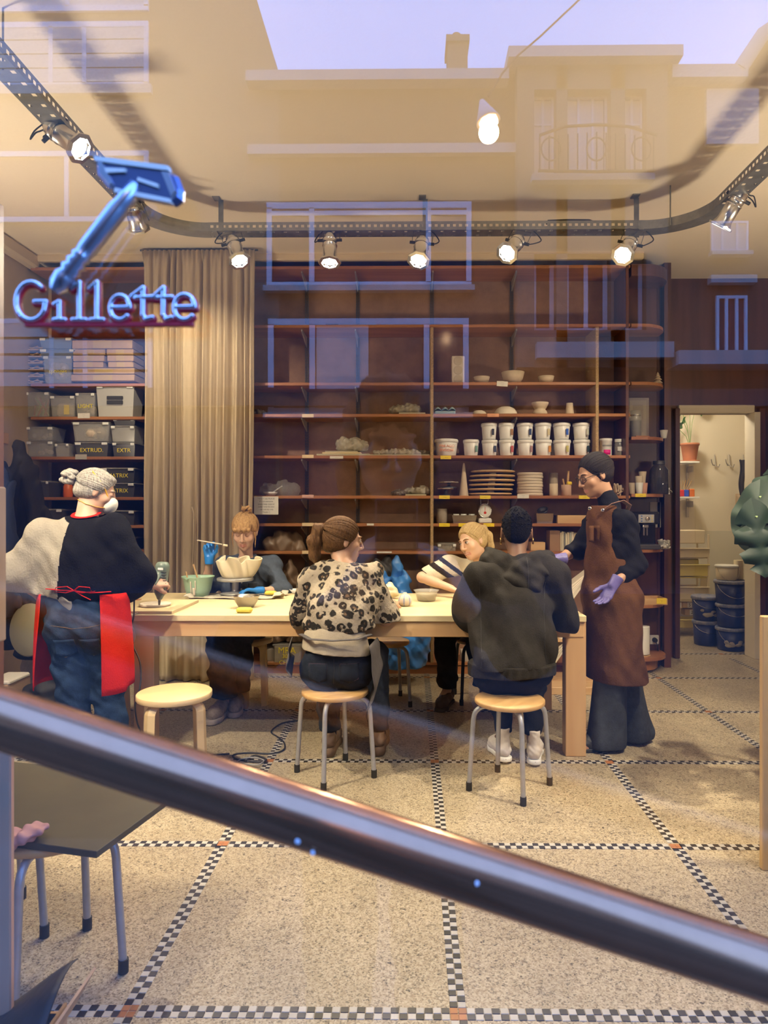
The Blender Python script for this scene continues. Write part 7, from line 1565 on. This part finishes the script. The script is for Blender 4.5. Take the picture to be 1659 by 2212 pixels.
v.cap(J['che']+A((0,-.01,0)),pt(735,1350,3.74),.152,.150,.06,lat,1.38); v.cap(J['shL'],J['shR'],.080,.080,.06); v.cap(J['che'],J['nk']-A((0,0,.035)),.135,.080,.05,lat,1.25)
v.chain([J['shL'],J['elL'],J['wrL']],[.080,.082,.045],k=.04); v.chain([J['shR'],J['elR']],[.082,.088],k=.04); v.cap(J['elR'],J['wrR']-A((.0,.02,0)),.088,.045,.04)
v.warp(folds(.009,31,18,18)); v.warp(folds(.003,32,55,40)); v.warp(lambda X,Y,Z:.0014*np.sin(210*X+30*Z)*np.sin(190*Z+60*Y)); v.ell(J['nk']+A((0,0,.045)),(.066,.066,.05),None,.01,'s'); v.plane(pt(735,1374,3.58),(.1,0,-1)); v.build('sweater',leopard(),t)
v=Vol(J['pel']-A((.26,.24,.05)),J['pel']+A((.26,.24,.30)),.0055); v.cap(J['pel']+A((0,-.015,.06)),J['pel']+A((0,0,.13)),.140,.132,.04,lat,1.32); v.warp(folds(.004,12,34,10)); v.plane(pt(720,1418,3.55),(-.10,0,-1)); v.build('shirt_hem',cloth('oatmeal_shirt',(.42,.36,.27)),t)
JN=trousers(t,J,M_jdk,r=(.112,.085,.062),g=1.08,sit=True,hem=.14,top=pt(720,1392,3.6)[2],seed=5,lat=lat)
for q in(-1,1):
    patch(t,JN,lambda u,v:J['pel']+A((q*.082-.048+.096*u,-.3,-.050+.085*v-.016*(1-abs(2*u-1))*(1-v))),(0,1,0),8,6,'back_pocket',M_jdk,.002)
    stitch(t,JN,[J['pel']+A((q*.082-.048,-.3,.035)),J['pel']+A((q*.082-.046,-.3,-.045)),J['pel']+A((q*.082,-.3,-.066)),J['pel']+A((q*.082+.046,-.3,-.045)),J['pel']+A((q*.082+.048,-.3,.035)),J['pel']+A((q*.082-.048,-.3,.035))],(0,1,0),.0012,'pocket_stitching',M_plum)
stitch(t,JN,[J['pel']+A((0,-.3,.06)),J['pel']+A((.004,-.3,0)),J['pel']+A((.0,-.3,-.07))],(0,1,0),.0014,'seat_seam',M_black)
M_slate_ap=cloth('slate_apron',(.11,.10,.10),.2,30)
strap(t,[J['pel']+A((-.185,-.02,.172)),J['pel']+A((-.12,-.148,.170)),J['pel']+A((0,-.178,.168)),J['pel']+A((.12,-.148,.170)),J['pel']+A((.185,-.02,.172))],.016,'apron_band',M_slate_ap,.25)
for s,xo in((1,.175),(-1,-.215)):
    sheetp(t,lambda u,v:J['pel']+A((xo+s*.012*math.sin(8*v)+s*.045*math.sin(PI*v)*(1 if s>0 else .6)+.03*u*s,-.14+.26*u+.01*math.sin(9*v),(.13-(.34 if s>0 else .16)*(1-v)*(1-.35*u)))),10,16,'apron_skirt',M_slate_ap,.004)
H3=hairmat('brown_hair',(.17,.085,.035),(.055,.026,.012),(1.2,1.2,.3)); P=lambda *p:A(J['head'])+R@(A(p)*HS)
v=Vol(J['head']-.2,J['head']+.17,.004); hairball(v,J['head'],R,HS,ell=[((0,-.085,-.03),(.045,.035,.045))],grow=.010,fringe=-.014,side=-.004); v.warp(groovefn(J['head'],R,.0013,60)); v.build('hair',H3,t); strands(t,J['head'],R,HS,(0,-.118,.058),H3,170,.013,.0034,(.076,.062),3)
v=Vol(P(0,-.13,0)-.2,P(0,-.13,0)+.14,.004); v.chain([P(0,-.108,.055),P(0,-.150,.045),P(.0,-.165,-.02),P(-.005,-.150,-.10),P(-.01,-.125,-.165)],[.022,.034,.036,.028,.010],k=.02); v.warp(lambda X,Y,Z:.003*np.sin(160*X+18*Z+2*np.sin(12*Z))+.002*np.sin(260*Y+30*Z)); v.build('ponytail',H3,t)
v=Vol(P(0,-.11,.05)-.06,P(0,-.11,.05)+.06,.0035); 
for i in range(10): a=i*2*PI/10; v.ell(P(.026*math.cos(a),-.108,.058+.026*math.sin(a)),(.012,.012,.012),k=.004)
v.build('scrunchie',M_blk,t)
M_clog=mat('brown_clog',(.17,.10,.055),.6,noise=.2,scale=20)
for a in('anL','anR'): hl=J[a]*A((1,1,0))+A((0,-.045,.002)); shoe(t,hl,hl+A((.01,.25,0)),M_clog,w=.050,hgt=.06,high=.012,name='clog',solem=M_clog,st=.055)
for a in('L','R'): MB().cyl(V(tuple(J['an'+a]+A((0,0,-.05))))-t.location,V(tuple(J['an'+a]+A((0,0,.06))))-t.location,.040,.046,n=18).build('sock',M_jdk,t)

# ---- 4: smiling blond woman behind the table
HS=1.02
J=dict(pel=ptz(1020,5.12,.60),che=pt(1042,1268,5.10),nk=pt(1040,1218,5.04),head=pt(1020,1170,4.94),shR=pt(972,1222,5.04),shL=pt(1092,1240,5.12),
 elR=pt(912,1247,4.88),wrR=pt(975,1271,4.70),elL=pt(1100,1290,5.0),wrL=pt(1060,1285,4.78),hipR=ptz(990,5.08,.58),hipL=ptz(1048,5.1,.58),
 knR=ptz(962,4.76,.56),knL=ptz(1030,4.74,.56),anR=ptz(966,4.98,.14),anL=ptz(1045,5.05,.12))
J['toeR']=J['anR']+A((-.06,-.12,-.09)); J['toeL']=J['anL']+A((-.02,-.12,-.07))
R=frame((-.72,-.66,-.20),(-.28,.05,.95)); t=person('smiling blond woman with ponytail, striped cream sweater and navy apron behind the table',J)
body(t,J,R,SK2,g=.95,smile=1,handR=((.75,-.55,-.25),(-.2,-.2,-1),dict(thumb=1,curl=.6)),handL=((-.5,-.6,0),(0,0,-1),dict(thumb=-1,curl=.6))); face_parts(t,J['head'],R,HS,open_=1,look=(.002,0))
P=lambda *p:A(J['head'])+R@(A(p)*HS)
MB().tube([V(tuple(P(-.019,.0865,-.066)))-t.location,V(tuple(P(0,.0962,-.0695)))-t.location,V(tuple(P(.019,.0865,-.066)))-t.location],[.0012,.0036,.0012],6).build('teeth',mat('teeth',(.85,.8,.7),.3),t)
n1=unit(A((-.60,0,-.80))); lat=unit(J['shR']-J['shL'])
p1=pt(967,1212,5.0)@n1
def mi4(P): s=P@n1-p1; fr=P[:,1]<5.25; return (((s>0)&(s<.030))|((s>.062)&(s<.100))|((s>.155)&(s<.185))).astype(int)
v=Vol(*bounds({k:J[k] for k in('che','shL','shR','elL','elR','nk','pel')},.13),.0055)
v.cap(J['che'],J['pel']+A((.0,0,.03)),.115,.11,.05,lat,1.4); v.cap(J['shL'],J['shR'],.070,.070,.05); v.cap(J['che'],J['nk']-A((0,0,.02)),.11,.068,.05,lat,1.2)
v.chain([J['shR'],J['elR']*.75+J['shR']*.25],[.076,.072],k=.04); v.chain([J['shL'],J['elL'],J['elL']*.6+J['wrL']*.4],[.07,.062,.055],k=.04); v.warp(folds(.004,14,30,24)); v.ell(J['nk']+A((0,0,.055)),(.055,.055,.04),None,.01,'s'); v.build('sweater',[cloth('ivory_knit',(.72,.65,.50),.06,40,.4,110),cloth('black_stripe_knit',(.012,.012,.014))],t,mi=mi4)
M_nav=cloth('navy_apron',(.014,.017,.030)); cc=J['che']
v=Vol(cc-.32,cc+.26,.0055); v.cap(cc+A((.0,0,-.02)),J['pel'],.128,.125,.05,lat,1.42); v.warp(folds(.003,15,30,20)); f3=unit(A((-.35,-.92,0))); v.plane(cc+A((0,0,.06)),(0,0,1)); v.build('apron_bib',M_nav,t,keep=lambda P:((P-cc)@f3>.02)&(np.abs((P-cc)@np.cross(f3,A((0,0,1))))<.17))
for q in(-1,1): strap(t,[cc+f3*.118+A((q*.062,0,.025)),J['nk']+A((q*.056,-.070,-.055)),J['nk']+A((q*.055,-.035,.010)),J['nk']+A((q*.048,.03,.03)),J['nk']+A((0,.06,.03))],.016,'apron_strap',M_nav,.22)
trousers(t,J,M_blk,name='trousers',r=(.098,.082,.070),sit=True,hem=.13,seed=16,amp=.005,lat=lat)
H4=hairmat('light_blond_hair',(.62,.46,.24),(.38,.25,.11),(1.2,1.2,.3))
v=Vol(J['head']-.2,J['head']+.17,.004); hairball(v,J['head'],R,HS,grow=.009,fringe=-.020,side=-.006); v.warp(groovefn(J['head'],R,.0013,60)); v.build('hair',H4,t); strands(t,J['head'],R,HS,(0,-.115,.072),H4,170,.012,.0034,(.088,.060),4)
v=Vol(P(0,-.14,-.03)-.2,P(0,-.14,-.03)+.2,.004); v.chain([P(0,-.105,.070),P(.0,-.150,.062),P(.0,-.178,.0),P(.0,-.168,-.08),P(.0,-.145,-.155)],[.016,.024,.028,.024,.008],k=.02); v.warp(lambda X,Y,Z:.002*np.sin(170*X+14*Z)+.0016*np.sin(240*Y+20*Z)); v.build('ponytail',H4,t)
MB().lathe([(.001,-.004),(.004,0),(.001,.004)],V(tuple(P(.082,-.004,-.040)))-t.location,10).build('earring',mat('gold',(.8,.55,.2),.2,metal=1),t)
for a,d in(('anR',(-.085,-.24)),('anL',(-.03,-.25))): hl=J[a]*A((1,1,0))+A((.02,.05,.002)); shoe(t,hl,hl+A((d[0],d[1],0)),mat('brown_shoe',(.075,.05,.035),.6,noise=.3,scale=40),w=.046,hgt=.075,high=.02,name='shoe',solem=mat('dark_sole',(.05,.04,.03),.7),st=.026)

# ---- 5: hooded sitter with cropped black hair, back to the window
HS=1.06
J=dict(pel=ptz(1105,3.62,.575),che=pt(1112,1310,3.74),nk=pt(1117,1212,3.82),head=pt(1116,1150,3.88),shL=pt(1045,1248,3.76),shR=pt(1186,1246,3.76),
 elL=pt(1012,1328,3.86),wrL=pt(1045,1306,4.20),elR=pt(1210,1328,3.86),wrR=pt(1180,1304,4.20),hipL=ptz(1078,3.66,.56),hipR=ptz(1136,3.66,.56),
 knL=ptz(1062,4.06,.54),knR=ptz(1152,4.04,.54),anL=ptz(1088,3.90,.17),anR=ptz(1150,3.86,.17))
J['toeL']=J['anL']+A((-.02,.13,-.1)); J['toeR']=J['anR']+A((.02,.13,-.1))
R=frame((.10,.98,-.10)); t=person('seated person in charcoal hooded jacket with cropped black hair and gold earrings',J)
body(t,J,R,SK5,lips=False,g=1.0,handR=((-.3,.8,0),(0,0,-1),dict(thumb=-1,curl=.6)),handL=((.3,.8,0),(0,0,-1),dict(thumb=1,curl=.6)))
M_hood=cloth('charcoal_fleece',(.036,.033,.031),.35,14,.3,150); M_hoodm=mat('charcoal_fleece',(.05,.05,.05)); lat=unit(J['shR']-J['shL'])
v=Vol(*bounds({k:J[k] for k in('che','shL','shR','elL','elR','nk','pel','wrR','wrL')},.19),.006)
v.cap(J['che']+A((0,-.01,-.02)),J['pel']+A((0,-.01,.02)),.165,.158,.06,lat,1.45); v.cap(J['shL'],J['shR'],.092,.092,.06); v.cap(J['che'],J['nk']-A((0,0,.05)),.15,.09,.05,lat,1.3)
v.chain([J['shL'],J['elL'],J['wrL']],[.095,.090,.050],k=.05); v.chain([J['shR'],J['elR'],J['wrR']],[.095,.090,.050],k=.05)
v.warp(folds(.011,41,13,8)); v.warp(folds(.0035,42,46,26)); v.warp(lambda X,Y,Z:.013*np.sin(30*(X-J['pel'][0])*(1+.5*(Z-.6))+7*(Z-1)+1.2*np.sin(9*Z))*np.clip((1.16-Z)*3.2,0,1)*np.clip((Z-.5)*6,0,1)); v.plane(pt(1100,1452,3.45),(.03,0,-1)); JK=v.build('hooded_jacket',M_hood,t)
v=Vol(J['pel']-.33,J['pel']+.33,.006); v.cap(J['pel']+A((0,-.01,-.03)),J['pel']+A((0,-.01,.10)),.158,.160,.04,lat,1.45); z0=pt(1100,1478,3.45)[2]; v.warp(lambda X,Y,Z:.0025*np.sin(150*X)*np.cos(0*Z)+.003*np.sin(28*X+3)); v.plane((0,0,z0),(.03,0,-1)); v.plane((0,0,pt(1100,1450,3.45)[2]+.012),(0,0,1)); v.build('ribbed_hem',M_hood,t)
# the hood lying on the shoulders
v=Vol(J['nk']-A((.30,.26,.24)),J['nk']+A((.30,.20,.16)),.0055); n_=J['nk']
rp_=[n_+A((.155*math.cos(a),.03+.105*math.sin(a),.020-.035*max(0,-math.sin(a)))) for a in [math.radians(x) for x in range(-215,40,15)]]
v.chain(rp_,[.040+.018*max(0,-math.sin(math.radians(x))) for x in range(-215,40,15)],k=.03)
v.chain([n_+A((-.12,-.08,-.02)),n_+A((-.02,-.135,-.085)),n_+A((.05,-.135,-.085)),n_+A((.15,-.07,-.02))],[.055,.060,.060,.055],k=.05)
v.ell(n_+A((.02,-.060,.045)),(.105,.060,.050),None,.02,'s'); v.warp(folds(.010,43,20,30)); v.warp(folds(.004,44,50,60)); HD=v.build('hood',M_hood,t)
stitch(t,HD,[n_+A((.028,-.3,.03)),n_+A((.030,-.3,-.05)),n_+A((.028,-.3,-.10)),n_+A((.026,-.3,-.145))],(0,1,0),.0020,'hood_seam',M_black)
for px,s in((1040,-1),(1188,1)): stitch(t,JK,[pt(px+s*0,1262,3.56),pt(px-s*6,1330,3.5),pt(px-s*4,1400,3.45),pt(px,1445,3.45)],(0,1,0),.0016,'side_seam',M_black)
trousers(t,J,M_blk,name='trousers',r=(.118,.078,.050),g=1.10,sit=True,hem=.16,top=.72,seed=18,lat=lat)
H5=mat('cropped_black_hair',(.004,.004,.005),.8,spec=.08,noise=.5,scale=170,col2=(.014,.012,.012),bump=1.0,bscale=230); P=lambda *p:A(J['head'])+R@(A(p)*HS)
v=Vol(J['head']-.17,J['head']+.17,.004); v.ell(P(0,-.016,.040),A((.0765,.099,.094))*HS,R,.02); v.ell(P(0,-.050,-.005),A((.060,.058,.062))*HS,R,.03); v.ell(P(0,.125,-.03),(.06,.08,.08),R,.02,'s'); v.ell(P(.0,.01,.128),(.03,.03,.014),R,.02); v.warp(lambda X,Y,Z:.0014*np.sin(330*X+90*Y)*np.sin(310*Z+60*X)); v.plane(P(0,-.09,-.070),tuple(R@A((0,0,-1)))); v.build('hair',H5,t); curls(t,J['head'],R,HS,H5)
M_gold=mat('gold',(.8,.55,.2),.2,metal=1)
for q in(-1,1): MB().tube([V(tuple(P(q*.084+.0*k,-.004+.013*math.cos(a),-.046+.015*math.sin(a))))-t.location for k,a in enumerate([i*2*PI/14 for i in range(14)])],.0050,8,closed=True).build('hoop_earring',M_gold,t)
M_canv=mat('white_canvas',(.66,.60,.54),.85,noise=.1,scale=60)
for a,d,rz in(('anL',-.04,0),('anR',.05,0)):
    hl=J[a]*A((1,1,0))+A((0,-.055,.012)); o=shoe(t,hl,hl+A((d,.235,-.008)),M_canv,w=.046,hgt=.07,high=.075,name='canvas_boot',st=.026)
    st_=MB().tube([V(tuple(hl+A((.0,-.038,.020))))-t.location,V(tuple(hl+A((.036,-.012,.020))))-t.location,V(tuple(hl+A((.038,.06,.018))))-t.location],.0016,5).tube([V(tuple(hl+A((.0,-.038,.020))))-t.location,V(tuple(hl+A((-.036,-.012,.020))))-t.location,V(tuple(hl+A((-.038,.06,.018))))-t.location],.0016,5).build('sole_line',M_ink,t)

# ---- 6: standing instructor in brown apron
HS=1
Yp=4.10
J=dict(pel=pt(1318,1290,Yp),che=pt(1316,1178,Yp+.02),nk=pt(1318,1100,Yp+.03),head=pt(1284,1026,Yp+.02),shL=pt(1348,1128,Yp-.10),shR=pt(1290,1126,Yp+.14),
 elL=pt(1372,1222,Yp-.08),wrL=pt(1326,1262,Yp-.18),elR=pt(1250,1186,Yp+.14),wrR=pt(1206,1207,Yp+.04),hipL=pt(1335,1300,Yp-.03),hipR=pt(1304,1300,Yp+.06),
 knL=pt(1318,1452,Yp-.04),knR=pt(1345,1452,Yp+.06),anL=ptz(1308,Yp-.03,.09),anR=ptz(1368,Yp+.12,.09))
J['toeL']=J['anL']+A((-.14,-.05,-.06)); J['toeR']=J['anR']+A((-.13,-.04,-.06))
R=frame((-.90,-.26,-.36)); t=person('standing person with dark bun, glasses, black sweater, brown apron and violet gloves',J)
body(t,J,R,SK6,g=.95); face_parts(t,J['head'],R,HS,M_browd,open_=0)
M_bsw=cloth('black_knit',(.012,.012,.016),.1,40); lat=unit(J['shR']-J['shL']); fw=unit(A((-.86,-.5,0)))
v=Vol(*bounds({k:J[k] for k in('che','shL','shR','elL','elR','nk','pel','wrR','wrL')},.13),.0055)
v.cap(J['che'],J['pel']+A((0,0,.05)),.112,.115,.05,lat,1.3); v.cap(J['shL'],J['shR'],.062,.062,.05); v.cap(J['che'],J['nk'],.105,.062,.05,lat,1.2); v.cap(J['nk'],J['nk']*.45+(J['head']+R@A((0,-.02,-.07)))*.55,.064,.057,.01)
v.chain([J['shL'],J['elL'],J['elL']*.62+J['wrL']*.38],[.070,.062,.050],k=.04); v.chain([J['shR'],J['elR'],J['elR']*.60+J['wrR']*.40],[.066,.056,.046],k=.04); v.warp(folds(.005,51,28,34)); v.warp(folds(.002,52,60,70)); v.build('turtleneck_sweater',M_bsw,t)
M_brap=cloth('brown_canvas_apron',(.115,.052,.024),.25,12,.3,120)
zb_=pt(1300,1466,Yp)[2]; zt_=pt(1290,1090,Yp)[2]; kn=(J['knL']+J['knR'])/2
v=Vol(np.minimum(J['che'],kn)-A((.32,.32,.16)),np.maximum(J['che'],kn)+A((.3,.3,.24)),.0055)
v.cap(J['che']+fw*.008+A((0,0,.17)),J['che']-A((0,0,.12)),.118,.118,.05,lat,1.25); v.cap(J['che']-A((0,0,.12)),J['pel'],.122,.140,.05,lat,1.25); v.cap(J['pel'],kn+A((0,0,-.12)),.150,.165,.05,lat,1.30)
v.warp(folds(.006,53,20,10)); v.warp(folds(.0025,54,50,30)); v.plane((0,0,zb_),(0,0,-1)); v.plane((0,0,zt_),(0,0,1))
def kp(P):
    d=P-np.array([J['che'][0],J['che'][1],0]); f=(P-J['pel'])@fw; l=(P-J['pel'])@lat; z=P[:,2]
    zc=J['che'][2]; back=np.where(z<J['pel'][2]+.10,-.12,np.where(z<zc-.06,-.12+(z-(J['pel'][2]+.10))*.8,.045)); wide=np.where(z>zc-.0,.10,.5)
    return (f>back)&(np.abs(l)<wide)
AP=v.build('apron',M_brap,t,keep=kp)
sh=J['che']
strap(t,[sh+fw*.125+lat*.075+A((0,0,.150)),J['shL']*.4+J['nk']*.6+fw*.05+A((0,0,.035))-lat*.0,J['nk']-fw*.06+A((0,0,.02))],.013,'apron_strap',M_brap,.25)
strap(t,[pt(1302,1102,Yp-.11),pt(1322,1088,Yp-.13),pt(1345,1082,Yp-.12),pt(1360,1092,Yp-.05),pt(1352,1110,Yp+.05)],.013,'apron_strap',mat('strap_leather',(.22,.12,.09),.4),.25)
for p_ in(pt(1302,1102,Yp-.125),pt(1274,1098,Yp-.07)): MB().lathe([(.010,0),(.011,.003),(.006,.005),(.001,.004)],V(tuple(p_))-t.location,14,rot=rotm((-.6,-1,0))).build('buckle',M_tin,t)
strap(t,[pt(1364,1462,Yp),pt(1370,1500,Yp+.03),pt(1376,1565,Yp+.05)],.008,'apron_tie',mat('buff_tape',(.30,.22,.14),.8),.3)
patch(t,AP,lambda u,v:pt(1272+30*u,1136+34*v,Yp-.15),(0,1,0),6,6,'apron_pocket',M_brap,.003)
M_wide=cloth('wide_grey_jeans',(.060,.068,.078),.3,24,.3)
v=Vol(np.minimum(J['anL'],J['pel'])-A((.24,.25,.1)),np.maximum(J['anR'],J['pel'])+A((.24,.25,.1)),.006); v.cap(J['pel'],J['pel']+A((0,0,.06)),.118,.110,.04,lat,1.2)
for s,fl in(('L',.115),('R',.125)): v.chain([J['hip'+s],J['kn'+s],J['an'+s]-A((0,0,.03))],[.105,.098,fl],k=.02)
v.warp(folds(.007,57,34,4)); v.plane((0,0,.022),(0,0,-1)); v.build('wide_jeans',M_wide,t)
for s,cu in(('L',1),('R',1)):
    w=J['wr'+s]; d=unit(A((-.42,-.10,-.62)) if s=='L' else A((-.95,-.15,-.05))); 
    v=Vol(w-.17,w+.17,.0035); v.cap(w-d*.045,w+d*.01,.035,.030,.01); hand(v,w,d,(-.5,-.4,.3) if s=='L' else (0,-.1,-1),thumb=1 if s=='L' else -1,curl=.35); v.plane(w-d*.05,-d); v.build('glove',M_vglove,t)
H6=hairmat('black_brown_hair',(.022,.014,.011),(.008,.006,.006),(1.2,1.2,.3)); P=lambda *p:A(J['head'])+R@(A(p)*HS)
v=Vol(J['head']-.2,J['head']+.17,.004); hairball(v,J['head'],R,HS,grow=.009,fringe=-.020,side=-.006); v.ell(P(0,-.112,.030),(.036,.030,.036),R,.01); v.warp(groovefn(J['head'],R,.0010,60)); v.build('hair',H6,t); strands(t,J['head'],R,HS,(0,-.120,.035),H6,170,.011,.0030,(.088,.058),6)
M_gl=mat('black_spectacles',(.01,.01,.012),.3); g=MB()
for q in(-1,1):
    g.tube([V(tuple(P(q*.032+.024*math.cos(a),.104-.008*abs(math.cos(a)*.5+.5*q*q-.5)*0-.010*max(0,q*math.cos(a)),.004+.019*math.sin(a))))-t.location for a in [i*2*PI/18 for i in range(18)]],.0019,6,closed=True)
    g.tube([V(tuple(P(q*.056,.094,.010)))-t.location,V(tuple(P(q*.074,.05,.012)))-t.location,V(tuple(P(q*.080,-.005,.014)))-t.location],.0018,6)
g.tube([V(tuple(P(-.009,.106,.008)))-t.location,V(tuple(P(.009,.106,.008)))-t.location],.0019,6); g.build('glasses',M_gl,t)
for a in('anL','anR'): hl=J[a]*A((1,1,0))+A((.05,.01,.002)); shoe(t,hl,hl+A((-.22,-.05,0)),M_black,name='shoe',solem=M_black)

# ---- the photographer on the pavement, seen only as a dark reflection in the pane
HS=.95
J=dict(pel=A((-.06,-.42,.88)),che=A((-.055,-.40,1.22)),nk=A((-.05,-.36,1.43)),head=A((-.045,-.235,1.555)),shL=A((-.24,-.38,1.36)),shR=A((.13,-.38,1.36)),
 elL=A((-.33,-.27,1.14)),wrL=A((-.12,-.085,1.26)),elR=A((.24,-.27,1.14)),wrR=A((.10,-.085,1.24)),hipL=A((-.15,-.42,.86)),hipR=A((.03,-.42,.86)),
 knL=A((-.16,-.40,.42)),knR=A((.04,-.40,.42)),anL=A((-.16,-.44,-.02)),anR=A((.05,-.44,-.02)))
J['toeL']=J['anL']+A((-.01,.14,-.06)); J['toeR']=J['anR']+A((.01,.14,-.06))
R=frame((.1,.93,-.30)); t=person('long-haired person raising a phone, mirrored dark in the window pane',J)
body(t,J,R,SK3,g=1.0,handR=((-.45,.1,.9),(-.8,-.3,0),dict(thumb=-1,curl=.45)),handL=((.45,.1,.9),(.8,-.3,0),dict(thumb=1,curl=.45)),h=.006)
lat=unit(J['shR']-J['shL']); v=Vol(*bounds({k:J[k] for k in('che','shL','shR','elL','elR','nk','pel','wrR','wrL')},.13),.008)
v.cap(J['che'],J['pel']-A((0,0,.2)),.13,.16,.05,lat,1.4); v.cap(J['shL'],J['shR'],.075,.075,.05); v.cap(J['che'],J['nk'],.12,.075,.05,lat,1.2)
v.chain([J['shL'],J['elL'],J['wrL']-A((.01,.02,.02))],[.075,.062,.042],k=.04); v.chain([J['shR'],J['elR'],J['wrR']-A((-.01,.02,.02))],[.075,.062,.042],k=.04); v.warp(folds(.005,61,24,20)); v.build('coat',cloth('dark_street_coat',(.03,.022,.02)),t)
trousers(t,J,M_jdk,r=(.10,.075,.065),hem=-.06,seed=7)
v=Vol(J['head']-.24,J['head']+.19,.006); hairball(v,J['head'],R,.95,ell=[((.075,-.01,-.06),(.035,.05,.10)),((-.075,-.01,-.06),(.035,.05,.10)),((0,-.06,-.08),(.07,.05,.10))],grow=.022); v.warp(groovefn(J['head'],R,.004,30)); v.build('hair',H3,t)
for a in('anL','anR'): hl=J[a]*A((1,1,0))+A((0,-.05,-.098)); shoe(t,hl,hl+A((0,.25,0)),M_black,name='shoe',solem=M_black)
t=thing('phone','dark phone held up between two hands, seen only as its reflection','phone',(-.025,-.03,1.36)); MB().box((0,0,0),(.074,.008,.158),bev=.004).build('phone_body',M_black,t)
